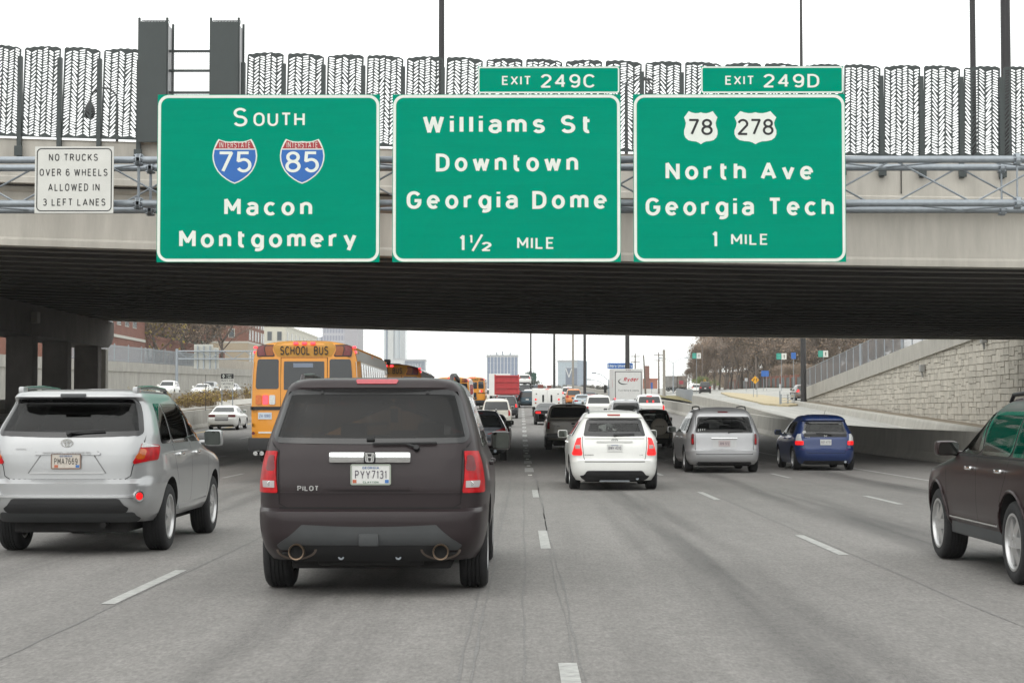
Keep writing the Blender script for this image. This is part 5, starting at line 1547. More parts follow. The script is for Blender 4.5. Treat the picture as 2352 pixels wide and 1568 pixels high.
def ell(cx, cz, rx, rz, n=28): return [(cx+rx*math.cos(2*math.pi*i/n), cz+rz*math.sin(2*math.pi*i/n)) for i in range(n+1)]
for k, e in enumerate((ell(-.01,1.215,.062,.041), ell(-.01,1.228,.040,.017), ell(-.01,1.213,.017,.037))): ribbon(mb, e, .0045, lambda a,b: (a, y_-.002*k, b))
mb.build('emblem', M_CHROME, c.t, fix=False)
lettering('maker_badge', 'TOYOTA', -.565, 1.138, .115, .02, c.sh.rear_y(-.52,1.14)-.01, mat('satin chrome', (.42,.42,.42)), c.t, .2, .2)
wiper(c, -.02, 1.315, .39, 1.335, (-.0, 1.305))
rpatch(c, 'spoiler_lamp', -.14, .14, 1.715, 1.745, M_GREYPL, off=.006, r=.01)
rpatch(c, 'bumper_trim', -.80, .80, .632, .66, mat('bright trim', (.62,.63,.64), .25, .7), off=.024, r=.01, thick=.05, nu=16)
rpatch(c, 'bumper_lower', -.66, .66, .47, .62, M_BLACK, off=.012, r=.05, thick=.03, xt0=-.60, xt1=.60, nu=14)
rpatch(c, 'bumper_valance', -.74, .74, .365, .47, M_GREYPL, off=.008, r=.04, thick=.03, nu=14)
for s in (1,-1):
    x, z = s*.765, .645; p_ = c.sh.px(x,z); q = c.sh.pt(p_,z); n_ = c.sh.nrm(p_,z)
    mb = MB(); mb.cyl(q-n_*.02, q+n_*.03, .062, .058, 20); lp = mb.build('reflector_ring', M_CHROME, c.t, smooth=40)
    mb = MB(); mb.cyl(q, q+n_*.034, .042, .040, 20); mb.build('reflector', M_REDG, lp, smooth=40)
mirrors(c, 3.12, 1.19, (.115,.10), M_SILV, .17)
handles(c, [1.45, 2.45], 1.07, M_CHROME, 1); handles(c, [1.45, 2.45], 1.07, M_CHROME, -1)
roof_rails(c, .63, .55, 2.2, 1.755, mat('black rail', (.02,.025,.024), .3, coat=1.), .06, .022)
for s in (1,-1):
    mb = MB(); q0 = Vector((s*.585,.62,1.755)); mb.cbox(s*.63-.03, s*.63+.03, .50, .68, 1.735, 1.83, .02); mb.build('rail_foot', M_SILV, c.t, smooth=40)
mb = MB(); side_line(c, mb, [(1.15,1.19),(1.22,.98),(1.42,.72)], 1); side_line(c, mb, [(2.18,1.19),(2.2,.5)], 1); side_line(c, mb, [(3.3,1.14),(3.28,.5),(1.5,.46)], 1); mb.build('door_gap', M_SEAM, c.t, fix=False)
mb = MB(); mb.cbox(-.4,.2,.5,1.0,.25,.40,.06); mb.cyl((.38,.12,.33),(.38,.7,.33),.035,.035,12); mb.build('exhaust', M_UNDER, c.t, smooth=40)
for s in (1,-1):
    mb = MB(); side = [s*(c.sh.side_x(y,.47)+.0) for y in (1.55,3.2)]
    mb.cbox(min(side[0],side[0]-s*.03), max(side[0],side[0]+s*.012), 1.52, 3.22, .43, .50, .01); mb.build('sill_trim', M_SILV, c.t, smooth=40)

# ---------------------------------------------------------------- dark maroon SUV at the right edge
M_MAR = paint('dark maroon', (.019,.0075,.0085), .1, .4)
sp = dict(W=[(.30,.86),(.42,.90),(.46,.93),(.7,.962),(.95,.965),(1.04,.955),(1.10,.935),(1.16,.915),(1.5,.775),(1.60,.70),(1.68,.59),(1.715,.36),(1.725,.06)],
          R=[(.30,.15),(.42,.04),(.55,.0),(.75,.0),(.8,.05),(1.1,.10),(1.55,.42),(1.63,.45),(1.70,.9),(1.725,1.5)],
          F=[(.30,4.5),(.45,4.7),(.7,4.72),(.92,4.55),(1.0,4.1),(1.08,3.55),(1.14,3.3),(1.58,2.4),(1.67,2.2),(1.725,1.9)],
          n=7, belt=1.12, head=1.575, axles=[.98, 3.80], tyre_r=.375, tyre_w=.245, rim_r=.255, rim='six', inset=.012, arch=.05, under_z=.24)
sp['rear_window'] = (.70, 1.14, .62, 1.55, .06)
sp['side_windows'] = [(.62,1.05,.75,1.08),(1.10,2.12,1.12,2.10),(2.19,3.25,2.17,2.55)]
sp['side_z'] = (1.135, 1.55); sp['shield'] = (1.17, 1.57); sp['seats'] = [1.3, 2.3]
c = car('suv', 'dark maroon SUV cut off by the right edge of the photo', 'suv', 5.38, 14.85, sp, M_MAR, M_GLASSM, M_GLASSD, True, True)
dress(c, None, lamp=(.74,.9,.85,1.1), plate_z=.8)
for o in [k for k in kids(c.t) if k.name.startswith('side_mirror')]: 
    for g in kids(o): bpy.data.objects.remove(g)
    bpy.data.objects.remove(o)
mirrors(c, 3.12, 1.14, (.115,.075), M_MAR, .15)
handles(c, [1.30, 2.36], 1.0, M_CHROME, -1); handles(c, [1.30, 2.36], 1.0, M_CHROME, 1)
for s in (-1, 1):
    mb = MB(); x = s*(c.sh.side_x(2.3,.48)); mb.cbox(min(x-s*.02,x+s*.014), max(x-s*.02,x+s*.014), 1.5, 3.28, .475, .495, .004); mb.build('sill_trim', M_CHROME, c.t)
    mb = MB(); x = s*(c.sh.side_x(2.3,.36)); mb.cbox(min(x-s*.05,x+s*.03), max(x-s*.05,x+s*.03), 1.42, 3.36, .31, .45, .02); mb.build('sill', M_GREYPL, c.t, smooth=40)
    mb = MB(); side_line(c, mb, [(1.08,1.13),(1.14,.95),(1.36,.72)], s); side_line(c, mb, [(2.16,1.13),(2.18,.46)], s); side_line(c, mb, [(3.36,1.08),(3.34,.5)], s); side_line(c, mb, [(.6,1.118),(3.3,1.118)], s, .018, .003); mb.build('door_gap', M_SEAM, c.t, fix=False)
    for y in (.98, 3.80):
        mb = MB(); pts = []
        for k in range(25):
            a = RAD(-8 + 196*k/24); yy, zz = y + .435*math.cos(a), .395 + .435*math.sin(a); pts.append(c.sh.pt(c.sh.py(yy, max(.3,zz), s), max(.3,zz)) + Vector((s*.004,0,0)))
        mb.tube(pts, .016, 6); mb.build('arch_lip', M_MAR, c.t, smooth=60)
roof_rails(c, .60, .7, 2.2, 1.665, M_BLACK, .05, .02)

# ---------------------------------------------------------------- white estate ahead right
M_WHITE = paint('white', (.74,.74,.71), 0., .4)
sp = dict(W=[(.20,.80),(.32,.87),(.5,.90),(.8,.91),(.98,.895),(1.06,.865),(1.12,.825),(1.42,.64),(1.52,.575),(1.57,.50),(1.60,.33),(1.61,.06)],
          R=[(.20,.14),(.32,.03),(.45,.0),(.60,.0),(.64,.05),(.85,.06),(1.0,.10),(1.08,.14),(1.43,.40),(1.46,.36),(1.53,.46),(1.59,.9),(1.61,1.5)],
          F=[(.20,4.3),(.4,4.5),(.6,4.55),(.8,4.4),(.92,4.0),(1.02,3.4),(1.08,3.2),(1.45,2.3),(1.55,2.1),(1.61,1.8)],
          n=6.5, belt=1.05, head=1.44, axles=[.85, 3.55], tyre_r=.325, tyre_w=.215, rim_r=.21, rim='seven', inset=.015, arch=.05, under_z=.17)
sp['rear_window'] = (.635, 1.085, .525, 1.43, .05, .09); sp['rw_sagb'] = -.01
sp['side_windows'] = [(.55,1.0,.72,1.03),(1.06,1.95,1.07,1.93),(2.02,3.05,2.0,2.45)]
sp['side_z'] = (1.08, 1.40); sp['shield'] = (1.12, 1.43); sp['seats'] = [1.25, 2.2]
c = car('estate_car', 'white estate car with tall red and clear tail lights and plate BWH 4010', 'car', XP(1412, 34.9), 34.9, sp, M_WHITE, M_GLASSM, M_GLASSL, True, True)
for s in (1,-1):
    a = wrap_patch(c, 'tail_light', .645, .34, .70, 1.06, M_REDG, sides=(s,), r=.04, x0t=.66, y1t=.22, z1e=1.04, off=.010)[0]
    wrap_patch(c, 'clear_lens', .68, .2, .835, .91, mat('smoked lens', (.36,.27,.25), .25, coat=1., var=.1), sides=(s,), r=.01, parent=a, off=.014)
mb = MB()
for s in (1,-1): seam_line(c, mb, [(s*.64,1.08),(s*.645,.95),(s*.615,.66),(s*.58,.58)], .01)
seam_line(c, mb, [(-.6,.578),(.6,.578)], .016); mb.build('shut_line', M_SEAM, c.t, fix=False)
rpatch(c, 'hatch_crease', -.60, .60, 1.035, 1.055, M_WHITE, off=.022, r=.008, thick=.04)
rpatch(c, 'hatch_handle', -.36, .36, .955, .985, mat('white shade trim', (.50,.50,.48), .5), off=.018, r=.01)
number_plate(c, 'BWH 4010', 0, .775, .925, .305, top='OHIO', tt=.15, ink=mat('plate ink', (.09,.075,.10), .6))
y_ = c.sh.rear_y(0, 1.0) - .022
mb = MB(); ribbon(mb, ell(0,1.005,.06,.027), .004, lambda a,b: (a, y_, b)); eb = mb.build('emblem', M_GREYPL, c.t, fix=False)
lettering('emblem_letters', 'KIA', -.038, .993, .076, .024, y_-.002, M_GREYPL, eb, .2, .2)
lettering('model_badge', 'RONDO', -.6, .70, .18, .022, c.sh.rear_y(-.5,.71)-.008, M_GREYPL, c.t, .2, .25); lettering('trim_badge', 'LX', .50, .70, .06, .022, c.sh.rear_y(.53,.71)-.008, M_GREYPL, c.t, .2, .25)
wiper(c, -.02, 1.10, .40, 1.115, (.0, 1.09))
rpatch(c, 'centre_brake_light', -.13, .13, 1.495, 1.515, mat('faded red lamp', (.34,.05,.04), .3), off=.01, r=.008)
rpatch(c, 'bumper_valance', -.64, .64, .205, .40, M_BLACK, off=.012, r=.09, thick=.03, nu=14, xt0=-.60, xt1=.60)
mirrors(c, 3.0, 1.06, (.105,.085), M_WHITE, .15); handles(c, [1.3, 2.25], .95, M_CHROME, -1); handles(c, [1.3, 2.25], .95, M_CHROME, 1)
roof_rails(c, .50, .55, 2.0, 1.55, M_GREYPL, .055, .018)
mb = MB(); mb.cyl((.45,.08,.24),(.45,.6,.24),.03,.03,10); mb.cbox(-.3,.3,.12,.5,.17,.22,.02); mb.build('exhaust', M_STEEL, c.t)

# ---------------------------------------------------------------- silver minivan
M_SILV2 = paint('grey silver', (.44,.44,.45), .5, .35)
sp = dict(W=[(.22,.86),(.34,.94),(.55,.975),(.85,.98),(1.0,.965),(1.08,.93),(1.5,.76),(1.60,.70),(1.66,.60),(1.70,.38),(1.71,.06)],
          R=[(.22,.15),(.34,.03),(.45,.0),(.58,.0),(.62,.05),(1.0,.08),(1.46,.30),(1.55,.38),(1.66,.8),(1.71,1.4)],
          F=[(.22,4.85),(.4,5.05),(.6,5.08),(.8,4.95),(.92,4.4),(1.02,3.9),(1.08,3.7),(1.5,2.6),(1.62,2.3),(1.71,1.9)],
          n=8, belt=1.03, head=1.47, axles=[1.0, 4.02], tyre_r=.335, tyre_w=.215, rim_r=.205, rim='five', inset=.02, arch=.05, under_z=.18)
sp['rear_window'] = (.745, 1.035, .66, 1.455, .04, .035)
sp['side_windows'] = [(.42,1.45,.55,1.46),(1.52,2.5,1.53,2.48),(2.57,3.6,2.54,2.85)]
sp['side_z'] = (1.04, 1.45); sp['shield'] = (1.1, 1.47); sp['seats'] = [1.3, 2.7]
c = car('minivan', 'silver minivan with plain tailgate between the white estate and the blue hatchback', 'minivan', XP(1664, 45.2), 45.2, sp, M_SILV2, M_GLASSM, M_GLASSD, True, True)
wrap_patch(c, 'tail_light', .775, .17, .73, 1.015, M_DKRED, r=.03, off=.010)
for s in (1,-1): wrap_patch(c, 'red_lens', .79, .15, .76, .90, M_RED, sides=(s,), r=.03, off=.016)
mb = MB()
for s in (1,-1): seam_line(c, mb, [(s*.70,1.5),(s*.75,1.04),(s*.75,.60),(s*.72,.50)], .01)
seam_line(c, mb, [(-.73,.49),(.73,.49)], .014); mb.build('shut_line', M_SEAM, c.t, fix=False)
box_on_rear(c, 'chrome_bar', -.34, .34, .875, .915, .03, M_CHROME)
rpatch(c, 'plate_recess', -.31, .31, .66, .865, mat('pale silver trim', (.50,.50,.50), .4, .3), off=.004, r=.03)
number_plate(c, '309 SFZ', 0, .69, .84, .30, tt=.15, face=mat('pinkish plate', (.50,.42,.42), .5), ink=mat('plate ink', (.09,.075,.10), .6))
rpatch(c, 'centre_brake_light', -.13, .13, 1.565, 1.59, M_DKRED, off=.008, r=.01)
wiper(c, .1, 1.07, .48, 1.075, (.12, 1.05))
mb = MB(); 
for k in range(4): mb.add([(x, c.sh.rear_y(-.58,1.12)-.012, z) for x, z in [(-.68+.055*k,1.08),(-.66+.055*k,1.08),(-.655+.055*k,1.13),(-.665+.055*k,1.15),(-.68+.055*k,1.13)]], [(0,1,2,3,4)])
mb.build('window_sticker', M_WHL, c.t, fix=False)
rpatch(c, 'bumper_valance', -.7, .7, .225, .29, M_BLACK, r=.03, nu=12)
mirrors(c, 3.55, 1.06, (.12,.085), M_SILV2, .17); roof_rails(c, .60, .5, 2.4, 1.66, M_BLACK, .05, .018)
handles(c, [1.5, 2.7], .92, M_SILV2, -1)

# ---------------------------------------------------------------- blue hatchback
M_BLUE = paint('deep blue', (.008,.028,.12), .2, .3)
sp = dict(W=[(.18,.76),(.3,.82),(.5,.845),(.78,.85),(.90,.835),(.98,.80),(1.35,.62),(1.44,.55),(1.49,.45),(1.515,.28),(1.52,.06)],
          R=[(.18,.13),(.3,.03),(.42,.0),(.56,.0),(.60,.06),(.85,.09),(.97,.14),(1.32,.36),(1.36,.25),(1.42,.32),(1.49,.7),(1.52,1.3)],
          F=[(.18,3.9),(.35,4.08),(.55,4.1),(.75,3.95),(.86,3.5),(.94,3.1),(.98,2.95),(1.38,1.95),(1.46,1.75),(1.52,1.5)],
          n=6.5, belt=.94, head=1.34, axles=[.62, 3.12], tyre_r=.31, tyre_w=.195, rim_r=.205, rim='seven', inset=.015, arch=.045, under_z=.16)
sp['rear_window'] = (.60, .985, .50, 1.315, .05, .05)
sp['side_windows'] = [(.62,1.35,.72,1.37),(1.42,2.7,1.42,2.02)]
sp['side_z'] = (.965, 1.31); sp['shield'] = (1.0, 1.34); sp['seats'] = [1.05, 1.9]
c = car('hatchback', 'deep blue hatchback with lit brake lights beside the right barrier', 'hatchback', XP(1897, 47.2), 47.2, sp, M_BLUE, M_GLASSM, M_GLASSL, True, True)
for s in (1,-1):
    a = wrap_patch(c, 'tail_light', .60, .32, .70, .985, M_WHL, sides=(s,), r=.03, x0t=.64, y1t=.30, off=.010)[0]
    wrap_patch(c, 'brake_lens', .59, .31, .69, .80, M_REDG, sides=(s,), r=.02, parent=a, off=.015)
rpatch(c, 'hatch_spoiler_panel', -.58, .58, .905, .985, M_BLACK, off=.004, r=.02)
number_plate(c, 'NSF-4731', 0, .69, .84, .30, tt=.15, ink=mat('plate ink', (.09,.075,.10), .6))
mb = MB(); y_ = c.sh.rear_y(0,.93)-.014
for a in (((-.035,.965),(-.028,.905)),((.035,.965),(.028,.905)),((-.03,.935),(.03,.935))): ribbon(mb, list(a), .008, lambda p,q: (p, y_, q))
mb.build('emblem', M_CHROME, c.t, fix=False)
lettering('model_badge', 'FIT', -.54, .88, .12, .035, c.sh.rear_y(-.48,.9)-.012, M_CHROME, c.t, .2, .2)
lettering('window_sticker', 'ALUMNI', -.2, 1.02, .4, .03, c.sh.rear_y(0,1.03)-.014, M_WHL, c.t, .2, .25) if False else None
mb = MB(); q = c.sh.pt(c.sh.px(-.56,1.03),1.03); mb.cyl(q+Vector((0,-.02,0)), q+Vector((0,-.024,0)), .05, .05, 16); mb.build('window_sticker', M_WHL, c.t)
wiper(c, -.25, 1.0, .18, .965, (.14, .955))
mb = MB()
for s in (1,-1): seam_line(c, mb, [(s*.60,.70),(s*.50,.48)], .01)
seam_line(c, mb, [(-.5,.475),(.5,.475)], .012); mb.build('shut_line', M_SEAM, c.t, fix=False)
rpatch(c, 'bumper_valance', -.6, .6, .185, .27, M_BLACK, r=.03, nu=12)
mirrors(c, 2.75, .97, (.10,.075), M_BLUE, .13); handles(c, [.95, 1.75], .86, M_BLUE, -1)
mb = MB(); mb.tube([(.1,.9,1.5),(.1,.7,1.62)], .005); mb.build('aerial', M_BLACK, c.t)
mb = MB(); mb.cyl((.52,.06,.24),(.52,.5,.24),.035,.035,12); mb.build('exhaust', M_STEEL, c.t, smooth=40)

# ================================================================== SCHOOL BUSES
M_BUSY = mat('school bus yellow', (.66,.255,.012), .38, coat=.6, var=.05, vscale=.8)
M_BUSD = mat('bus sign ochre', (.42,.20,.018), .5, var=.06)
M_BUSW = mat('bus white', (.66,.66,.62), .45, var=.05)
M_BUSGL = mat('dark bus window', (.020,.023,.026), .08, coat=.3, spec=.6)
def school_bus(label, X, D, L=11.2, plate='', fine=True):
    w = 1.22
    W = [(.95,w*.985),(1.6,w),(2.3,w*.995),(2.72,w*.97),(2.92,w*.93),(3.02,w*.87),(3.09,w*.72),(3.14,w*.5),(3.175,w*.25),(3.185,w*.04)]
    Rr = [(.95,.02),(1.2,0),(2.3,.02),(2.9,.05),(3.06,.07),(3.12,.13),(3.155,.3),(3.185,.9)]
    F = [(.95,L-2.0),(1.5,L-2.0),(2.9,L-2.15),(3.1,L-2.3),(3.185,L-2.8)]
    c = Car(); c.sh = Shell(W, Rr, F, 22); c.spec = {}; c.fine = fine
    sl = math.atan((zr(D+6)-zr(D))/6)
    c.t = t = thing('school_bus', label, 'school bus', (X, D, zr(D)), (sl,0,0), group='yellow school buses in the left lane')
    c.paint = M_BUSY
    me = body_mesh(c.sh, [], M_BUSY, None, False); link('body', me, t)
    mb = MB(); mb.cbox(-1.1, 1.1, L-2.1, L, .6, 1.75, .12); mb.build('bonnet', M_BUSY, t, smooth=40)
    mb = MB(); mb.cbox(-1.0, 1.0, .3, L-.4, .45, .96, .05); mb.build('chassis', M_UNDER, t)
    mb = MB(); mb.cbox(-1.22, 1.22, -.10, .25, .72, 1.0, .03); mb.build('rear_bumper', M_BLACK, t, smooth=40)
    tyre, rim = wheel_meshes(.50, .27, .28, 'steel')
    for y, xs in ((2.6, (-1.02,-.72,.72,1.02)), (L-1.3, (-1.0,1.0))):
        for x in xs:
            o = link('wheel', tyre, t, (x, y, .50)); link('rim', rim, o, (0,0,0), (0,0,0 if x > 0 else math.pi))
    rpatch(c, 'name_board', -.60, .60, 2.80, 3.095, M_BUSD, off=.010, r=.01, nu=12, sagt=.025)
    lettering('name_board_lettering', 'SCHOOL BUS', -.535, 2.83, 1.07, .20, c.sh.rear_y(0,2.82)-.03, M_INK, t, .17, .2)
    for s in (1,-1):
        a, b = (.66, 1.055) if s > 0 else (-1.055, -.66)
        h = rpatch(c, 'warning_lamp_housing', a, b, 2.795, 3.06, mat('lamp hood brown', (.05,.022,.018), .5), off=.008, r=.03, nu=8)[0]
        rpatch(c, 'amber_lens', *( (.685,.845) if s > 0 else (-.845,-.685) ), 2.82, 3.03, M_AMBD, h, off=.014, r=.02)
        rpatch(c, 'red_lens', *( (.87,1.02) if s > 0 else (-1.02,-.87) ), 2.82, 3.03, M_DKRED, h, off=.014, r=.03)
        rpatch(c, 'rear_window', *( (.56,1.07) if s > 0 else (-1.07,-.56) ), 2.08, 2.74, M_BUSGL, off=.008, r=.05, xt0=.56 if s > 0 else -1.03, xt1=1.03 if s > 0 else -.56)
    for x in (-.19, 0, .19):
        mb = MB(); y = c.sh.rear_y(x,3.08)-.035; mb.cbox(x-.055, x+.055, y-.02, y+.08, 3.062, 3.125, .012); mb.build('clearance_light', M_REDL, t)
    for s in (-1, 1):
        mb = MB(); mb.cbox(s*1.10-.04, s*1.10+.04, .14, .22, 2.98, 3.03, .01); mb.build('marker_light', M_REDL, t)
    # emergency door
    d = rpatch(c, 'emergency_door', -.50, .50, 1.05, 2.76, M_BUSY, off=.014, r=.02, thick=.03)[0]
    rpatch(c, 'door_window', -.445, .445, 2.06, 2.69, M_BUSGL, d, off=.02, r=.02)
    rpatch(c, 'door_window_lower', -.40, .40, 1.25, 1.7, M_BUSGL, d, off=.02, r=.02)
    rpatch(c, 'door_notice', -.24, .20, 2.555, 2.65, mat('faded notice', (.17,.20,.26), .6), d, off=.026, r=.004)
    mb = MB()
    for s in (-1, 1): seam_line(c, mb, [(s*.515,2.78),(s*.515,1.05)], .012, .004)
    seam_line(c, mb, [(-.515,2.775),(.515,2.775)], .01, .004); mb.build('shut_line', M_SEAM, t, fix=False)
    for s in (1,-1):
        for k, (m_, nm) in enumerate(((M_AMB,'amber_light'), (M_REDL,'brake_light'), (M_WHL,'reversing_light'))):
            a = 1.065 - .15*k; q = (a-.13, a) if s > 0 else (-a, -a+.13)
            rpatch(c, nm, *q, 1.735, 1.945, m_, off=.022, r=.03, thick=.03)
        q = (.5, 1.21) if s > 0 else (-1.21, -.5)
        rpatch(c, 'rub_rail', *q, 1.615, 1.69, M_BLACK, off=.022, r=.004, thick=.03)
        p_ = c.sh.pt(c.sh.px(s*1.12, 1.1), 1.1); mb = MB(); mb.cyl(p_, p_+Vector((0,-.03,0)), .035, .035, 14); mb.build('reflector', M_DKRED, t)
    number_plate(c, plate, -.86, 1.41, 1.56, .30, tt=.15, ink=mat('plate blue ink dark', (.02,.05,.20), .6), face=mat('bluish plate', (.50,.55,.60), .5))
    rpatch(c, 'reflective_strip', -1.0, -.6, 1.10, 1.135, M_BUSW, off=.01, r=.002)
    mb = MB(); mb.cyl((-.92,-.05,.66),(-.92,.8,.66),.05,.05,12); mb.cyl((-1.06,-.05,.66),(-1.06,.8,.66),.05,.05,12); mb.build('exhaust', M_CHROME, t, smooth=40)
    # flanks: white band under the roof and dark windows split by pale posts
    for s in (1,-1):
        mb = patch(c.sh, *( [('y',.25,2.70,s),('y',L-2.5,2.70,s),('y',L-2.5,2.95,s),('y',.25,2.95,s)] ), off=.006, nu=12, nv=2); mb.build('roof_band', mat('grey roof edge', (.36,.35,.33), .5), t, smooth=60, fix=False)
        mb = patch(c.sh, *( [('y',.14,1.72,s),('y',L-2.6,1.72,s),('y',L-2.6,2.69,s),('y',.14,2.69,s)] ), off=.005, nu=12, nv=2); mb.build('window_band', M_BUSW, t, smooth=60, fix=False)
        n = 11; y0 = .75; st = (L - 3.6 - y0)/n
        for k in range(n):
            ya = y0 + st*k
            mb = patch(c.sh, ('y',ya,1.98,s),('y',ya+st-.16,1.98,s),('y',ya+st-.16,2.66,s),('y',ya,2.66,s), off=.012, nu=2, nv=2, r=.03)
            mb.build('side_window', M_BUSGL, t, fix=False)
        for z in (1.62, 1.25):
            mb = patch(c.sh, ('y',.05,z,s),('y',L-2.3,z,s),('y',L-2.3,z+.07,s),('y',.05,z+.07,s), off=.02, nu=8, nv=1); mb.build('side_rail', M_BLACK, t, fix=False)
        for y in (.25, 4.2, L-2.6):
            q = c.sh.pt(c.sh.py(y,2.9,s),2.9); mb = MB(); mb.cbox(q.x-.03, q.x+.03, y-.06, y+.06, 2.87, 2.93, .01); mb.build('marker_light', M_AMB if y > 1 else M_REDL, t)
    mb = MB(); mb.cbox(-.3,.3, 2.4, 3.0, 3.16, 3.24, .03); mb.build('roof_hatch', M_BUSW, t)
    return t
school_bus('nearest yellow school bus, lit red lights over the words school bus and plate ZA 1080', XP(698, 38.7), 38.7, plate='ZA 1080')
b2 = school_bus('second yellow school bus, its rear sign just showing over the dark SUV roof', XP(886, 57.), 57., plate='')
q_ = [k for k in kids(b2)]
mb = MB(); mb.cbox(-.1,.1,.5,.8,3.17,3.32,.03); mb.build('roof_vent', M_GREYPL, b2)
school_bus('third yellow school bus in the row, half hidden by the dark SUV roof', -4.5, 114.)
school_bus('farthest yellow school bus in the row, left of the red dump truck', -4.5, 164.)

# ================================================================== THE REST OF THE TRAFFIC
P_BLACK = paint('black', (.012,.012,.014)); P_DKBLUE = paint('slate blue', (.055,.075,.10), .4); P_TEAL = paint('dull teal', (.035,.065,.085), .4)
P_CREAM = paint('pearl white', (.66,.64,.56), 0.); P_BEIGE = paint('beige grey', (.50,.46,.40), 0.); P_DKGRN = paint('dark olive', (.040,.045,.040), .4)
P_ORANGE = paint('orange', (.62,.19,.03), 0.); P_PALEB = paint('pale blue silver', (.35,.42,.46), .5); P_DKGREY = paint('charcoal', (.045,.046,.052), .4)
sp = spec_wagon(4.6, 1.90, 1.66, belt=1.08, rake=.34, tumble=.70, n=6.5)
c = car('crossover', 'dark blue grey crossover with wide red tail lights, partly hidden behind the dark grey SUV', 'suv', -1.36, 56.5, sp, paint('blue grey', (.10,.11,.13), .5), fine=True)
wrap_patch(c, 'tail_light', .30, .40, .86, .98, M_RED, x0t=.55, z1e=1.08, z0e=.97, r=.02)
dress(c, '', lamp=(.76,.9,.90,1.02)); rpatch(c, 'lower_reflector', .5, .72, .46, .50, M_REDG, mirror=True)
roof_rails(c, .56, .5, 2.1, 1.60, M_CHROME, .05); mb = MB(); mb.cyl((.55,-.02,.33),(.55,.4,.33),.05,.05,12); mb.build('exhaust', M_STEEL, c.t)
c = car('saloon', 'black saloon just beyond the blue grey crossover, only its right side showing', 'car', -1.30, 73., spec_saloon(4.8,1.85,1.48), P_BLACK, fine=True); dress(c, '', lamp=(.55,.9,.74,.88), tailgate=False)
c = car('suv', 'pearl white SUV in the dark grey SUV lane, ahead of the black saloon', 'suv', -1.50, 109., spec_wagon(4.8,1.93,1.80,rake=.22), P_CREAM); dress(c, '', lamp=(.78,.9,.75,1.1)); roof_rails(c,.6,.5,2.3,1.74,P_CREAM)
c = car('suv', 'charcoal SUV with white roof rails and lit tail light ahead of the pearl white SUV', 'suv', -1.08, 133., spec_wagon(4.7,1.88,1.74,rake=.3), P_DKGREY); dress(c, '', lamp=(.74,.9,.86,1.1), brake=True); roof_rails(c,.56,.4,2.3,1.68,M_WHL)
c = car('van', 'dark olive van in front of the farthest school buses', 'van', -4.9, 150., spec_wagon(4.9,1.95,1.95,rake=.2), P_DKGRN); dress(c, '', lamp=(.8,.92,.9,1.15))

# beige pickup
c = car('pickup_truck', 'beige grey pickup truck with dark cab window left of the white estate', 'pickup', XP(1309, 71.), 71., spec_pickup(), P_BEIGE, fine=True)
wrap_patch(c, 'tail_light', .82, .22, .88, 1.16, M_RED, r=.02)
rpatch(c, 'tailgate', -.78, .78, .74, 1.19, P_BEIGE, off=.012, r=.03, thick=.02)
box_on_rear(c, 'rear_bumper', -.95, .95, .52, .70, .06, mat('grey bumper', (.12,.12,.12), .4, .6))
rpatch(c, 'tailgate_handle', .06, .20, 1.05, 1.13, M_BLACK, off=.02); rpatch(c, 'tailgate_emblem', .09, .22, .96, 1.0, M_INK, off=.02, r=.018)
lettering('model_badge', 'F-150', -.62, .97, .2, .045, c.sh.rear_y(-.5,1.0)-.02, M_INK, c.t, .22, .2)
rpatch(c, 'centre_brake_light', -.13, .13, 1.775, 1.80, M_DKRED)
mirrors(c, 3.9, 1.3, (.13,.12), P_BLACK, .2)
# dark off-roader with spare wheel
c = car('suv', 'black SUV with round spare wheel cover on its tailgate, half hidden by the white estate', 'suv', 5.62, 74., spec_wagon(4.5,1.78,1.68,belt=1.08,rake=.2,n=9), P_BLACK, M_GLASSM, M_GLASSM, True, True)
dress(c, None, lamp=(.82,.92,1.2,1.5), lamp_m=M_RED)
mb = MB(); y_ = c.sh.rear_y(.25,.92); mb.lathe([(.001,-.22),(.28,-.22),(.34,-.18),(.36,-.05),(.36,0)], (.26, y_, .93), 'y', 28, False); sw = mb.build('spare_wheel_cover', mat('beige vinyl cover', (.45,.40,.33), .6), c.t, smooth=40)
lettering('cover_lettering', 'HONDA', .06, .91, .4, .06, y_-.225, M_INK, sw, .22, .2)
rpatch(c, 'rear_bumper', -.8, .8, .45, .66, mat('bumper beige', (.15,.13,.10), .6), off=.02)
# further along lane
c = car('suv', 'silver SUV with black rear window directly behind the white estate roof', 'suv', 6.0, 99., spec_wagon(5.0,2.0,1.88,rake=.25), M_SILV); dress(c, '', lamp=(.8,.92,.9,1.3)); roof_rails(c,.62,.5,2.6,1.82,M_GREYPL)
c = car('pickup_truck', 'white pickup with dark rear window left of the silver SUV', 'pickup', XP(1378, 119.), 119., spec_pickup(5.6,1.95,1.92), M_WHITE); dress(c, '', lamp=(.8,.92,.9,1.15), tailgate=False)
c = car('pickup_truck', 'white pickup with glowing red brake lights in front of the rental truck', 'pickup', XP(1496, 121.), 121., spec_pickup(5.6,2.0,1.95), M_WHITE); dress(c, '', lamp=(.8,.94,.9,1.2), brake=True, tailgate=False)
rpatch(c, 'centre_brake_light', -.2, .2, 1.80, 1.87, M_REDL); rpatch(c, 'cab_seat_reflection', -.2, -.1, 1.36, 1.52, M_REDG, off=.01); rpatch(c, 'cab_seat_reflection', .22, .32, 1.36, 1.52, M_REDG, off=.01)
c = car('saloon', 'black saloon with lit brake lights left of the beige pickup', 'car', XP(1258, 115.), 115., spec_saloon(4.8,1.83,1.44), P_BLACK); dress(c, '', lamp=(.5,.92,.76,.9), brake=True, tailgate=False, plate_z=.6)
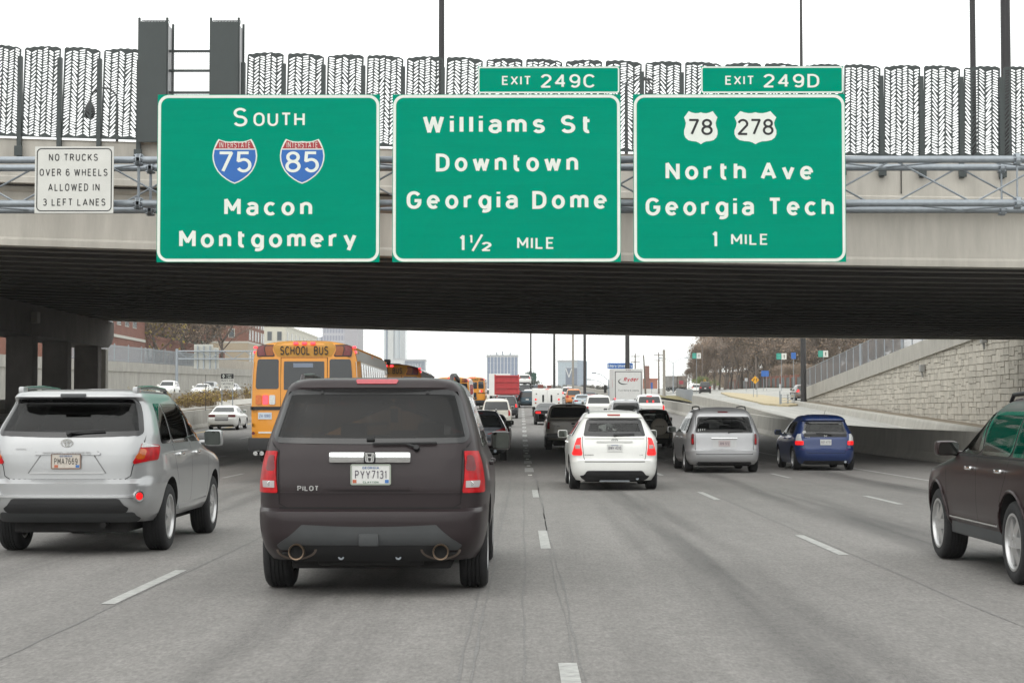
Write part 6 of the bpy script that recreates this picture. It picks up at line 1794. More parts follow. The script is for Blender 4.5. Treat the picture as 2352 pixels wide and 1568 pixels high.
c = car('minivan', 'dull teal minivan between the dump truck and the white service truck', 'minivan', XP(1211, 180.), 180., spec_wagon(5.0,1.95,1.76,rake=.2), P_TEAL); dress(c, '', lamp=(.82,.94,.8,1.1))
c = car('saloon', 'small white saloon seen over the teal minivan roof', 'car', XP(1216, 222.), 222., spec_wagon(4.5,1.8,1.6,rake=.3), M_WHITE); dress(c, '')
c = car('saloon', 'pale blue silver saloon with dark boot in front of the orange van', 'car', XP(1338, 171.), 171., spec_saloon(4.6,1.8,1.48), P_PALEB); dress(c, '', lamp=(.5,.92,.76,.9), tailgate=False)
c = car('saloon', 'black saloon with bright roof along the far right barrier', 'car', XP(1356, 205.), 205., spec_saloon(4.7,1.83,1.46), P_BLACK); dress(c, '', tailgate=False)
c = car('van', 'orange van far off beside the white service truck', 'van', XP(1318, 195.), 195., spec_wagon(4.6,1.85,1.85,rake=.15), P_ORANGE); dress(c, '')
c = car('suv', 'white SUV with red roof light far off above the white service truck', 'suv', XP(1305, 240.), 240., spec_wagon(4.8,1.95,1.85,rake=.2), M_WHITE); dress(c, '', brake=True, lit_center=True)
c = car('suv', 'dark SUV far off above the teal minivan', 'suv', XP(1204, 262.), 262., spec_wagon(4.8,1.95,1.85,rake=.2), P_DKGREY); dress(c, '')
c = car('suv', 'dark blue SUV far off right of the car transporter', 'suv', XP(1234, 285.), 285., spec_wagon(4.8,1.95,1.85,rake=.2), P_DKBLUE); dress(c, '')
c = car('suv', 'small white SUV beside the left flank of the dump truck', 'suv', XP(1112, 215.), 215., spec_wagon(4.6,1.85,1.75,rake=.2), M_WHITE); dress(c, '', brake=True)
c = car('saloon', 'white saloon on the far left shoulder below the diamond lane sign', 'car', XP(509, 104.), 104., spec_saloon(4.85,1.86,1.46), M_WHITE, fine=True); dress(c, None, lamp=(.42,.94,.78,.92), lamp_m=M_DKRED, tailgate=False)
rpatch(c, 'boot_panel', -.40, .40, .56, .78, mat('grey shade panel', (.20,.20,.20), .5), off=.004, r=.03)
# on the slip road
c = car('suv', 'black SUV driving up the slip road on the right', 'suv', XP(1620, 287.), 287., dict(spec_wagon(4.8,1.98,1.9,rake=.2), zoff=zramp(XP(1620,287.),287.)-zr(287.)), P_BLACK, rotz=-.08); dress(c, '')
c = car('saloon', 'white car ahead of the black SUV on the slip road', 'car', XP(1600, 305.), 305., dict(spec_wagon(4.5,1.82,1.6,rake=.35), zoff=zramp(XP(1600,305.),305.)-zr(305.)), M_WHITE, rotz=-.08); dress(c, '')
c = car('suv', 'dark car mostly hidden behind the high mast pole and wall end on the slip road', 'suv', 28.15, 173., dict(spec_wagon(4.5,1.82,1.6,rake=.35), zoff=zramp(28.15,173.)-zr(173.)), paint('brown grey', (.12,.09,.08)), rotz=.0); dress(c, '', brake=True)
# oncoming traffic, noses towards us
for px, D, sp, pm, nm, lb, ct in ((396, 196., spec_wagon(4.8,1.95,1.8,rake=.25), M_WHITE, 'suv', 'oncoming white SUV behind the weedy median, the leftmost of the oncoming cars', 'suv'),
        (474, 190., spec_saloon(4.8,1.85,1.46), M_WHITE, 'saloon', 'oncoming white saloon behind the weedy median, left of the diamond lane sign', 'car'),
        (488, 215., spec_wagon(4.6,1.85,1.65,rake=.3), M_SILV, 'suv', 'oncoming silver crossover just behind the oncoming white saloon', 'suv'),
        (538, 205., spec_saloon(4.8,1.85,1.46), M_SILV2, 'saloon', 'oncoming grey saloon with lit headlamps beside the diamond lane sign', 'car')):
    X_c = XP(px, D)
    c = car(nm, lb, ct, X_c, D, dict(sp, zoff=.92), pm, rotz=math.pi); mirrors(c, c.sh.F(sp['belt']+.05)-.42, sp['belt']+.08)
    f = c.sh.F(.68)
    for s in (-1, 1):
        mb = MB(); mb.cbox(s*.68-.17, s*.68+.17, f-.32, f-.06, .6, .74, .04); mb.build('headlamp', M_LAMPON if 'lit' in lb else M_WHL, c.t, smooth=40)
    mb = MB(); mb.cbox(-.4,.4,f-.2,f+.01,.42,.62,.03); mb.build('grille', M_BLACK, c.t, smooth=40)

# white service body truck
def service_truck():
    D = 139.; X = XP(1257, D)
    t = thing('service_truck', 'white boxy service truck with two narrow oval rear windows', 'truck', (X, D, zr(D)), (.021,0,0))
    mb = MB(); mb.cbox(-1.2,1.2,0,3.2,.55,2.25,.07); mb.build('body', M_WHITE, t, smooth=40)
    mb = MB(); mb.cbox(-1.0,1.0,3.2,5.6,.5,1.95,.15); mb.build('cab', M_WHITE, t, smooth=40)
    mb = MB(); mb.cbox(-1.12,1.12,-.12,.1,.5,.68,.03); mb.build('rear_bumper', M_GREYPL, t)
    for x0, x1 in ((-.62, 0), (.005, .62)):
        mb = MB(); mb.cbox(x0+.01,x1-.01,-.03,.02,.75,2.12,.02); d = mb.build('rear_door', M_WHITE, t, smooth=40)
        xc = -.33 if x0 < 0 else .33
        mb = MB(); q = rr_pts(xc-.075,xc+.075,1.15,1.75,.07); mb.add([(a,-.034,b) for a,b in q],[list(range(len(q)))]); mb.build('door_window', M_GLASSO, d, fix=False)
    for s in (-1, 1):
        mb = MB(); mb.cyl((s*.92,-.03,1.38),(s*.92,.02,1.38),.075,.075,14); mb.build('tail_light', M_REDG, t)
        mb = MB(); mb.cyl((s*.92,-.03,1.1),(s*.92,.02,1.1),.06,.06,14); mb.build('amber_light', M_AMBD, t)
        mb = MB(); mb.cbox(s*.86-.05,s*.86+.05,-.02,.02,1.78,1.86,.01); mb.build('vent', M_GREYPL, t)
    for x in (-.1,0,.1):
        mb = MB(); mb.cbox(x-.04,x+.04,-.03,.03,2.18,2.22,.01); mb.build('clearance_light', M_REDG, t)
    for x0,x1,y0,h in ((-.75,-.3,1.,.3),(.0,.35,1.2,.24)):
        mb = MB(); mb.cbox(x0,x1,y0,y0+.5,2.25,2.25+h,.04); mb.build('roof_box', mat('rusty load', (.16,.05,.04), .8), t)
    tyre, rim = wheel_meshes(.38,.24,.23,'steel')
    for y in (1.0,4.6):
        for s in (-1,1):
            o = link('wheel', tyre, t, (s*1.02,y,.38)); link('rim', rim, o, (0,0,0), (0,0,0 if s > 0 else math.pi))
service_truck()
def box_truck():
    D = 146.; X = XP(1443, D)
    t = thing('box_truck', 'white rental box truck with red Ryder lettering on its rear shutter', 'truck', (X, D, zr(D)), (.021,0,0))
    H = 3.85
    mb = MB(); mb.cbox(-1.22,1.22,0,7.0,1.0,H,.03); mb.build('cargo_box', mat('truck white', (.60,.60,.585), .5, var=.07, vscale=.8), t)
    mb = MB(); ribbon(mb, [(-1.08,1.08),(-1.08,3.6),(1.08,3.6),(1.08,1.08),(-1.08,1.08)], .03, lambda a,b: (a,-.004,b)); mb.build('shutter_frame', M_GREYPL, t, fix=False)
    mb = MB(); mb.box(-1.05,1.05,-.02,-.008,1.06,3.57); dr = mb.build('shutter', mat('shutter white', (.62,.62,.605), .5, var=.05), t)
    lettering('maker_lettering', 'Ryder', -.40, 2.78, 1.22, .36, -.024, mat('lettering red', (.44,.018,.03), .5), dr, .24, .16, .25)
    mb = MB(); vs = []
    for k in range(21):
        a = RAD(120 + 190*k/20); th = .045*math.sin(math.pi*k/20)+.006; r1, r2 = .46, .24
        vs += [(-.34+(r1+th)*math.cos(a), -.023, 2.80+(r2+th)*math.sin(a)), (-.34+(r1-th)*math.cos(a), -.023, 2.80+(r2-th)*math.sin(a))]
    mb.add(vs, [(2*i,2*i+1,2*i+3,2*i+2) for i in range(20)]); mb.build('swoosh', M_INK, dr, fix=False)
    lettering('service_lettering', 'Truck Rental & Leasing', -.86, 1.98, 1.72, .13, -.024, M_GREYPL, dr, .16, .2)
    for s in (-1,1):
        mb = MB(); mb.cbox(s*1.12-.07,s*1.12+.07,-.05,.03,1.05,1.4,.02); mb.build('tail_light', M_REDL if s < 0 else M_RED, t)
    for x in (-.15,0,.15): mb = MB(); mb.cbox(x-.05,x+.05,-.02,.02,3.72,3.77,.01); mb.build('clearance_light', M_DKRED, t)
    mb = MB(); mb.cbox(-1.1,1.1,-.15,.2,.55,.95,.04); mb.build('rear_bumper', M_GREYPL, t)
    mb = MB(); mb.cbox(-1.1,1.1,7.3,9.2,.6,2.6,.2); mb.build('cab', M_WHITE, t, smooth=40)
    mb = MB(); mb.cbox(-.5,.5,.2,9.0,.5,1.0,.03); mb.build('chassis', M_UNDER, t)
    for s in (-1,1):
        mb = MB(); mb.tube([(s*1.1,8.6,2.2),(s*1.5,8.6,2.2)],.03); mb.cbox(s*1.5-.12,s*1.5+.12,8.55,8.7,1.75,2.45,.04); mb.build('side_mirror', M_BLACK, t)
    mb = MB(); x_ = -1.225
    mb.add([(x_, 1.2, 2.3),(x_,2.2,2.9),(x_,2.6,2.95),(x_,1.6,2.3)], [(0,1,2,3)]); mb.build('side_lettering', mat('lettering red', (.44,.018,.03), .5), t, fix=False)
    tyre, rim = wheel_meshes(.48,.28,.28,'steel')
    for y in (1.9,8.0):
        for s in (-1,1):
            o = link('wheel', tyre, t, (s*1.02,y,.48)); link('rim', rim, o, (0,0,0), (0,0,0 if s > 0 else math.pi))
box_truck()
def dump_truck():
    D = 179.; X = XP(1164, D); red = mat('dump truck red', (.42,.035,.04), .5, var=.1, vscale=1.5)
    t = thing('dump_truck', 'red dump truck seen from behind over the charcoal SUV', 'truck', (X, D, zr(D)), (.021,0,0))
    mb = MB(); mb.prism([(-1.22,1.35),(1.22,1.35),(1.27,3.3),(-1.27,3.3)], 0, 5.4); mb.build('tipper_body', red, t)
    for z0,z1 in ((1.45,1.62),(2.0,2.1),(2.62,2.72),(3.18,3.34)):
        mb = MB(); mb.cbox(-1.2,1.2,-.09,.01,z0,z1,.015); mb.build('tailgate_rib', red, t)
    for x in (-1.2,1.2): mb = MB(); mb.cbox(x-.07,x+.07,-.1,.02,1.35,3.42,.015); mb.build('tailgate_post', red, t)
    mb = MB(); mb.cbox(-1.2,1.2,-.05,.15,1.12,1.26,.02); mb.build('rear_bumper', M_STEEL, t)
    mb = MB(); mb.cbox(-.6,.6,.2,8.2,.6,1.2,.05); mb.build('chassis', M_UNDER, t)
    mb = MB(); mb.cbox(-1.15,1.15,5.8,8.0,.9,2.9,.15); mb.build('cab', M_WHITE, t, smooth=40)
    for x in (-.7,.7): mb = MB(); mb.cbox(x-.3,x+.3,.25,.29,.25,1.0,.01); mb.build('mud_flap', M_BLACK, t)
    for s in (-1,1):
        mb = MB(); mb.cbox(s*1.0-.1,s*1.0+.1,-.08,-.02,1.14,1.24,.01); mb.build('tail_light', M_RED, t)
    tyre, rim = wheel_meshes(.52,.3,.3,'steel')
    for y in (1.2,2.5,7.2):
        for s in (-1,1):
            o = link('wheel', tyre, t, (s*.98,y,.52)); link('rim', rim, o, (0,0,0), (0,0,0 if s > 0 else math.pi))
dump_truck()
def white_lorry(px, D, label):
    X = XP(px, D)
    t = thing('box_truck', label, 'truck', (X, D, zr(D)), (.021,0,0))
    mb = MB(); mb.cbox(-1.22,1.22,0,6.5,.95,3.55,.03); mb.build('cargo_box', M_WHITE, t)
    mb = MB(); mb.cbox(-1.1,1.1,6.7,8.6,.6,2.5,.2); mb.build('cab', M_WHITE, t, smooth=40)
    mb = MB(); mb.cbox(-.5,.5,.2,8.4,.5,.95,.03); mb.build('chassis', M_UNDER, t)
    tyre, rim = wheel_meshes(.48,.28,.28,'steel')
    for y in (1.7,7.5):
        for s in (-1,1):
            o = link('wheel', tyre, t, (s*1.02,y,.48)); link('rim', rim, o, (0,0,0), (0,0,0 if s > 0 else math.pi))
white_lorry(1147, 205., 'white box lorry mostly hidden beyond the left side of the red dump truck')
# car transporter: a ramp frame with a white car up on it
def transporter():
    D = 230.; X = XP(1205, D)
    t = thing('car_transporter', 'car transporter trailer carrying a white car right of the dump truck', 'truck', (X, D, zr(D)), (.021,0,0))
    mb = MB(); mb.cbox(-1.2,1.2,0,14,.7,.95,.04); mb.build('lower_deck', M_GREYPL, t)
    mb = MB(); mb.cbox(-1.15,1.15,0,14,1.95,2.05,.03); mb.build('upper_deck', M_GREYPL, t)
    for x in (-1.15,1.15):
        for y in (.2,4.5,9.,13.6):
            mb = MB(); mb.cbox(x-.06,x+.06,y-.06,y+.06,.9,2.0,.01); mb.build('deck_post', M_GREYPL, t)
    tyre, rim = wheel_meshes(.48,.28,.28,'steel')
    for y in (2.,3.2,12.5):
        for s in (-1,1):
            o = link('wheel', tyre, t, (s*1.0,y,.48)); link('rim', rim, o, (0,0,0), (0,0,0 if s > 0 else math.pi))
    c = car('saloon', 'white car riding high on the upper deck of the car transporter', 'car', X, D+.6, dict(spec_wagon(4.5,1.8,1.5,rake=.4), zoff=2.06), M_WHITE); dress(c, '')
transporter()
# ================================================================== BACKGROUND
def PX(px, D): return (px - 1195)*D/FPX
def PZ(py, D): return P(1195, py, D)[1]
M_BRICK = mat('red brick', (.20,.088,.066), .9, var=.14, vscale=.8, bump=.2, bscale=8)
M_BEIGE = mat('beige render', (.40,.33,.25), .9, var=.08, vscale=.3)
M_WINF = mat('pale window frame', (.50,.49,.45), .7)
M_WINP = mat('window pane grey', (.10,.115,.13), .1, spec=.6)
M_BARK = mat('bare bark', (.13,.105,.09), .95, var=.3, vscale=3)
M_TWIG = mat('winter twigs', (.275,.215,.175), .95, island=.45)
M_LEAFB = mat('brown oak leaves', (.25,.18,.125), .95, island=.5)
M_LEAFY = mat('yellow green leaves', (.34,.27,.07), .9, island=.45)
M_EVER = mat('evergreen leaves', (.022,.040,.020), .9, island=.55)
M_EVERG = mat('bright shrub leaves', (.13,.17,.05), .9, island=.45)

def tree_mesh(seed, H, spread=.5, leaf=None, nleaf=0, twigs=13, lean=0, twl=1.1, low=.26):
    r = random.Random(seed); tr = MB(); cr_ = MB(); tips = []
    def grow(p, d, l, rad, lev):
        q = p
        n = 3
        for k in range(n):
            d = (d + Vector((r.uniform(-1,1), r.uniform(-1,1), r.uniform(-.3,.5)))*.16).normalized()
            q2 = q + d*(l/n)
            tr.cyl(q, q2, rad*(1-.14*k), rad*(1-.14*(k+1)), 6 if lev < 2 else 4, caps=False); q = q2
            if lev >= 1: tips.append((q.copy(), d.copy(), rad))
        if lev == 4: return
        for k in range(r.choice((2,3,3)) if lev else 4):
            a = r.uniform(0, 6.283)
            e = Vector((math.cos(a), math.sin(a), 0))
            nd = (d*r.uniform(.55,1.) + e*r.uniform(.35,.95)*spread*1.5 + Vector((0,0,.42))).normalized()
            grow(q, nd, l*r.uniform(.58,.82), rad*.58, lev+1)
    grow(Vector((0,0,-.3)), Vector((lean,0,1)), H*low, H*.017, 0)
    for k in range(3):                              # low limbs so the crown starts near the ground
        a = 2.1*k + r.uniform(0,1); grow(Vector((0,0,H*low*r.uniform(.35,.9))), Vector((math.cos(a)*.8, math.sin(a)*.8, .75)).normalized(), H*.17, H*.007, 2)
    for p, d, rad in tips:
        for k in range(twigs):
            u = Vector((r.gauss(0,1), r.gauss(0,1), r.gauss(.35,1))).normalized(); u = (u + d*.6).normalized()
            l = r.uniform(.4, 1.)*twl*H/13; s = u.orthogonal().normalized()*.018*H/13
            b = p + Vector((r.gauss(0,.35), r.gauss(0,.35), r.gauss(0,.3)))
            cr_.add([b-s, b+s, b+u*l], [(0,1,2)])
        for k in range(nleaf):
            c = p + Vector((r.gauss(0,.7), r.gauss(0,.7), r.gauss(0,.6)))*H/13; e = Vector((r.uniform(-1,1),r.uniform(-1,1),r.uniform(-1,1)))*.11; f = e.orthogonal()
            cr_.mi = 1; cr_.add([c-e, c+f, c+e, c-f], [(0,1,2,3)]); cr_.mi = 0
    return tr.mesh('trunk', M_BARK, smooth=60, fix=False), cr_.mesh('crown', [M_TWIG, leaf or M_LEAFB], fix=False)
def evergreen_mesh(seed, H, Wd, m=None):
    r = random.Random(seed); tr = MB(); cr_ = MB()
    tr.cyl((0,0,-.3), (0,0,H*.8), H*.02, H*.006, 8)
    lumps = [(Vector((r.gauss(0,Wd*.28), r.gauss(0,Wd*.28), H*r.uniform(.2,.86))), r.uniform(.10,.2)*H) for k in range(30)]
    for c, s in lumps:
        f = 1 - max(0, (c.z/H - .45))*1.1; c.x *= f; c.y *= f
        for k in range(95):
            p = c + Vector((r.gauss(0,1), r.gauss(0,1), r.gauss(0,.8)))*s*.5
            e = Vector((r.uniform(-1,1),r.uniform(-1,1),r.uniform(-.6,1)))*.026*H; f2 = e.orthogonal()*.55
            cr_.add([p-e, p+f2, p+e, p-f2], [(0,1,2,3)])
    return tr.mesh('trunk', M_BARK, fix=False), cr_.mesh('crown', m or M_EVER, fix=False)
def plant(meshes, name, label, cat, x, y, z, s=1., rz=0., group=None):
    t = thing(name, label, cat, (x, y, z), (0,0,rz), group); t.scale = (s, s, s)
    link('trunk', meshes[0], t); link('crown', meshes[1], t); return t
BARE = [tree_mesh(11, 13, .5, M_LEAFB, 2), tree_mesh(23, 13, .6, M_LEAFB, 5), tree_mesh(37, 13, .45, M_LEAFB, 1, 15), tree_mesh(41, 13, .7, M_LEAFB, 6)]
YEL = tree_mesh(55, 13, .75, M_LEAFY, 4, 12)
DARKT = tree_mesh(61, 13, .8, M_LEAFB, 0, 9)
EVG = [evergreen_mesh(5, 10, 6), evergreen_mesh(9, 10, 5)]
SHR = evergreen_mesh(15, 3, 4, M_EVERG)
def zh(x, y):
    e = tab(xr_edge, y); return zramp(e, y) + .12 + 2.5*max(0, (x-e)/130)
wood = []
rw_ = random.Random(21)
for i, (px, D, s) in enumerate([(1582,352,.42),(1594,340,.55),(1606,352,.66),(1617,338,.78),(1628,350,.92),(1640,338,.98),(1652,350,1.12),(1664,336,1.12),(1677,345,1.2),(1690,335,1.16),(1703,348,1.22),(1716,334,1.15),(1729,345,1.22),(1742,332,1.15),
        (1756,343,1.22),(1770,330,1.15),(1784,342,1.2),(1798,330,1.18),(1812,340,1.22),(1827,328,1.15),(1842,338,1.2),(1858,330,1.2),(1875,336,1.2),(1893,328,1.2),(1912,334,1.2),(1932,328,1.2),(1953,332,1.2),(1976,326,1.2),(2000,330,1.2),(2030,326,1.2)]):
    X = PX(px, D)
    plant(BARE[(i*7+i//4) % 4], 'bare_tree', 'bare brown winter tree in the wood above the brick pillar fence', 'tree', X, D, zh(X, D) - .1, s*rw_.uniform(.94,1.06), rw_.uniform(0,6), 'bare trees in the wood on the right')
for i, px in enumerate((1640,1668,1700,1735,1768,1800,1840,1880,1920,1970)):
    D = 372; X = PX(px, D)
    plant(BARE[(i+1) % 4], 'bare_tree', 'bare brown winter tree in the wood above the brick pillar fence', 'tree', X, D, zh(X, D) - .1, 1.25, rw_.uniform(0,6), 'bare trees in the wood on the right')
br_ = MB()
stuff_of('undergrowth', [BARE[1][1]], [(PX(px, d_), d_, zh(PX(px,d_), d_) - 1.6, .55, rw_.uniform(0,6)) for px in range(1600, 1990, 6) for d_ in [max(300, 420 - 160*(px-1673)/170) + rw_.uniform(10, 22)]], [M_TWIG, M_LEAFB])
X = PX(1612, 322); plant(SHR, 'shrub', 'bright green shrub behind the black SUV on the slip road', 'shrub', X, 322, zh(X,322)-.5, .9)
X = PX(1217, 420); plant(EVG[0], 'evergreen_tree', 'dark evergreen tree at the foot of the thin high mast pole above the traffic', 'tree', X, 420, zr(420)-.6, .55)
# brick pillar fence
t_ = thing('brick_pillar_fence', 'long fence of red brick pillars with dark iron panels below the wood', 'fence', (0,0,0))
pil = [(42.0 + 8*k/17 + .8*math.sin(k/17*3.1), 260 + 160*k/17) for k in range(18)]
pil = [(30.8+.0,0)] if False else pil
for i, (x, y) in enumerate(pil):
    z = zramp(x-.3, y)
    mb = MB(); mb.box(x-.28,x+.28,y-.28,y+.28,z-.5,z+1.95); mb.box(x-.34,x+.34,y-.34,y+.34,z+1.955,z+2.07); mb.build('brick_pillar', M_BRICK, t_)
    if i < 17:
        x2, y2 = pil[i+1]; mb = MB(); n = 30
        for k in range(1, n): 
            f = k/n; a, b = x+(x2-x)*f, y+(y2-y)*f; zz = zramp(a-.3, b); mb.box(a-.03,a+.03,b-.1,b+.1,zz-.2,zz+1.7)
        mb.build('iron_panel', M_SLATE, t_)
# pale house behind the trees
def building(name, label, x0, x1, y0, y1, z0, z1, m, cat='building'):
    t = thing(name, label, cat, ((x0+x1)/2, y0, z0))
    cx = (x0+x1)/2
    mb = MB(); mb.box(x0-cx, x1-cx, 0, y1-y0, 0, z1-z0); mb.build('wall', m, t)
    mb = MB(); mb.box(x0-cx-.15, x1-cx+.15, -.15, y1-y0+.15, z1-z0+.002, z1-z0+.5); mb.build('roof_parapet', m, t)
    return t
def win_grid(t, face, us, zs2, wd, h, frame=.12, m=M_WINP, fm=M_WINF, at=0.):
    """windows one by one, each a frame with its pane as sub-part; face 'front' (u=x) or 'side' (u=y, at = x)"""
    key = (face, wd, h, frame, m.name)
    mb = MB(); p = MB()
    if face == 'front':
        mb.box(-wd/2-frame, wd/2+frame, -.06, .05, -frame, h+frame); p.box(-wd/2, wd/2, -.09, -.05, 0, h)
    else:
        mb.box(-.05, .06, -wd/2-frame, wd/2+frame, -frame, h+frame); p.box(.05, .09, -wd/2, wd/2, 0, h)
    fme = mb.mesh('window', fm); pme = p.mesh('pane', m)
    for u in us:
        for z in zs2:
            o = link('window', fme, t, (u, 0, z) if face == 'front' else (at, u, z)); link('pane', pme, o)
t_ = building('house', 'pale house glimpsed between trunks behind the brick pillar fence', PX(1765,385), PX(1818,385), 385, 393, zh(60,385)-1, zh(60,385)+4.2, mat('pale render', (.55,.50,.42), .8))
win_grid(t_, 'front', [-1.5,0,1.5], [1.6], .7, 1.3)
# guard fence on the verge
wall_along('guard_fence', 'grey metal guard fence curving along the grass verge left of the slip road', lambda y: tab([(142,13.95),(170,15.4),(200,17.8),(240,21.5)], y), 142, 240, 0, M_STEEL, cat='fence', step=2,
           zf=lambda y: zramp(tab([(142,13.95),(170,15.4),(200,17.8),(240,21.5)], y), y) + .05, prof=[(0,0),(0,1.15),(.05,1.15),(.05,0)])
t_ = thing('tube_guardrail', 'pale tubular guardrail between the sandy island and the high mast pole', 'guardrail', (0,0,0))
for k in range(4):
    mb = MB(); mb.cyl((22.8,153,zramp(22.8,153)+.25+.22*k),(24.6,157,zramp(24.3,157)+.25+.22*k),.04,.04,8); mb.build('rail', M_WHL, t_)
for f in (0,.5,1):
    x, y = 22.8+1.8*f, 153+4*f; mb = MB(); mb.box(x-.05,x+.05,y-.05,y+.05,zramp(x,y)-.1,zramp(x,y)+1.0); mb.build('rail_post', M_STEEL, t_)
t_ = thing('marker_post', 'thin grey post at the near tip of the sandy traffic island', 'post', (22.4,151,zramp(22.4,151)))
mb = MB(); mb.cyl((0,0,-.2),(0,0,1.9),.05,.05,8); mb.build('post', M_STEEL, t_); mb = MB(); mb.box(-.07,.07,-.06,-.052,1.3,1.9); mb.build('marker_plate', M_WHL, t_)

# ---- signs by the slip road
def post_sign(label, px0, px1, py0, py1, D, m, zbase=None, shape='rect', cat='road sign', posts=1, name='road_sign'):
    x0, x1, z1, z0 = PX(px0,D), PX(px1,D), PZ(py0,D), PZ(py1,D); cx = (x0+x1)/2
    zb = zramp(cx, D) if zbase is None else zbase
    t = thing(name, label, cat, (cx, D, zb)); hw = (x1-x0)/2; h = z1-z0; zc = z0-zb
    mb = MB()
    if shape == 'diamond': mb.prism([(0,zc),(hw,zc+h/2),(0,zc+h),(-hw,zc+h/2)], 0, .03)
    else: mb.prism(rr_pts(-hw,hw,zc,zc+h,min(hw,h)*.12,4), 0, .03)
    f = mb.build('face', m, t)
    for k in range(posts):
        x = 0 if posts == 1 else (-.5+k)*hw*.9
        mb = MB(); mb.cyl((x,.06,-.2),(x,.06,zc+h*.9),.035,.035,6); mb.build('sign_post', M_STEEL, t)
    return t, f, hw, zc, h
M_SYEL = mat('yellow sign sheeting', (.68,.33,.01), .5)
M_SBL2 = mat('blue sign sheeting', (.02,.11,.38), .5)
M_SGRN = mat('green sign small', (.01,.26,.20), .5)
def arrow(t, x, z, h, m, y=-.006, lean=0., name='arrow'):
    mb = MB(); ribbon(mb, [(x-lean,z),(x+lean*.6,z+h*.7)], h*.09, lambda a,b: (a,y,b)); mb.add([(x+lean*.6-h*.2,y-.001,z+h*.62),(x+lean*.6+h*.2,y-.001,z+h*.62),(x+lean,y-.001,z+h)], [(0,1,2)])
    mb.build(name, m, t, fix=False)
t, f, hw, zc, h = post_sign('yellow diamond added lane sign with two black arrows on the sandy island', 1725, 1743.5, 863, 881.5, 190, M_SYEL, shape='diamond', posts=2)
arrow(f, -.16, zc+h*.28, h*.42, M_INK, lean=.07); arrow(f, .16, zc+h*.28, h*.44, M_INK)
mb = MB(); 
for k in range(4): mb.box(-.012,.012,-.006,-.003,zc+h*(.3+.1*k),zc+h*(.35+.1*k))
mb.build('lane_dashes', M_INK, f)
t, f, hw, zc, h = post_sign('small yellow diamond sign beyond the black SUV on the slip road', 1610, 1621.5, 868, 879.5, 330, M_SYEL, shape='diamond'); arrow(f, -.15, zc+h*.3, h*.4, M_INK, lean=.05); arrow(f, .15, zc+h*.3, h*.4, M_INK, lean=-.05)
t, f, hw, zc, h = post_sign('blue service sign in front of the wood', 1748, 1765.5, 851, 864.5, 262, M_SBL2, posts=2)
t, f, hw, zc, h = post_sign('small grey sign right of the iron fence, left of the yellow diamond', 1710, 1717, 868, 875.5, 262, M_ALU)
t, f, hw, zc, h = post_sign('blue and white hospital style sign left of the parked lorry', 1494.5, 1499, 878, 893, 260, M_SBL2)
for lb, (a0,a1,b0,b1), y0, y1, D in (('left',(1590,1599.5,1601,1610),810.5,823.5,300), ('middle',(1783,1794.5,1795.5,1806.5),811,825.5,240), ('right',(1879,1890,1890.6,1902),805,820,240)):
    t, f, hw, zc, h = post_sign({'left':'small green street sign with white arrow panel at the left end of the wood','middle':'small green street sign with white arrow panel before the middle of the wood','right':'small green sign with white arrow panel above the chain link fence'}[lb], a0, b1, y0, y1, D, M_ALU, zbase=zh(PX(a0,D),D) if lb != 'left' else None)
    for (p, q), m in (((a0,a1),M_SGRN), ((b0,b1),M_SIGNB)):
        cx = (PX(a0,D)+PX(b1,D))/2
        mb = MB(); mb.box(PX(p,D)-cx, PX(q,D)-cx, -.015, -.002, zc+.01, zc+h-.01); mb.build('green_panel' if m is M_SGRN else 'arrow_panel', m, f)
    arrow(f, (PX(b0,D)+PX(b1,D))/2-cx, zc+h*.2, h*.6, M_INK, -.02)
    mb = MB(); x_ = (PX(a0,D)+PX(a1,D))/2-cx
    for k in range(3): mb.box(x_-hw*.3, x_+hw*.3, -.02, -.016, zc+h*(.2+.24*k), zc+h*(.28+.24*k))
    mb.build('faded_text_rows', mat('faded sign text', (.12,.42,.34), .5), f)
t, f, hw, zc, h = post_sign('small green and blue route sign just left of the thick high mast pole', 1817, 1828, 809.5, 824, 240, M_SBL2, zbase=zh(PX(1817,240),240))
t, f, hw, zc, h = post_sign('blue sign reading Emory University above the rental truck roof', 1395, 1453.5, 833.5, 846.5, 165, M_SBL2, zbase=zr(165), posts=2, name='guide_sign')
lettering('legend', 'Emory University', -hw*.94, zc+h*.2, hw*1.88, h*.62, -.006, M_SIGNW, f, .2, .26)
t, f, hw, zc, h = post_sign('dark green overhead sign before the evergreen tree right of the dump truck', 1206, 1232, 856, 872, 395, mat('dark green sign', (.01,.06,.04), .6), zbase=zr(395), posts=2, name='guide_sign')

# ---- utility poles and street lights
def upole(px, D, ytop, label, lean=0., ybase=None, cross=True):
    X = PX(px, D); zb = zr(D) if ybase is None else PZ(ybase, D); zt = PZ(ytop, D)
    t = thing('utility_pole', label, 'utility pole', (X, D, zb))
    mb = MB(); mb.cyl((0,0,-.5),(lean,0,zt-zb),.17,.11,8); mb.build('pole_shaft', M_BARK, t)
    if cross:
        for k, z in enumerate((.6, 1.6)): mb = MB(); mb.cbox(lean-.9,lean+.9,-.06,.06,zt-zb-z,zt-zb-z+.14,.02); mb.build('crossarm', M_BARK, t)
upole(1459, 330, 812, 'thin wooden utility pole right above the rental truck roof')
upole(1483, 300, 815, 'leaning wooden utility pole right of the rental truck', lean=-.35, cross=False)
upole(1513, 330, 809, 'wooden utility pole with crossarms left of the short pale concrete pole')
upole(1736, 300, 817, 'thin dark pole rising in front of the wood above the yellow diamond', cross=False)
upole(1613, 330, 792, 'dark pole in front of the left end of the wood', cross=False)
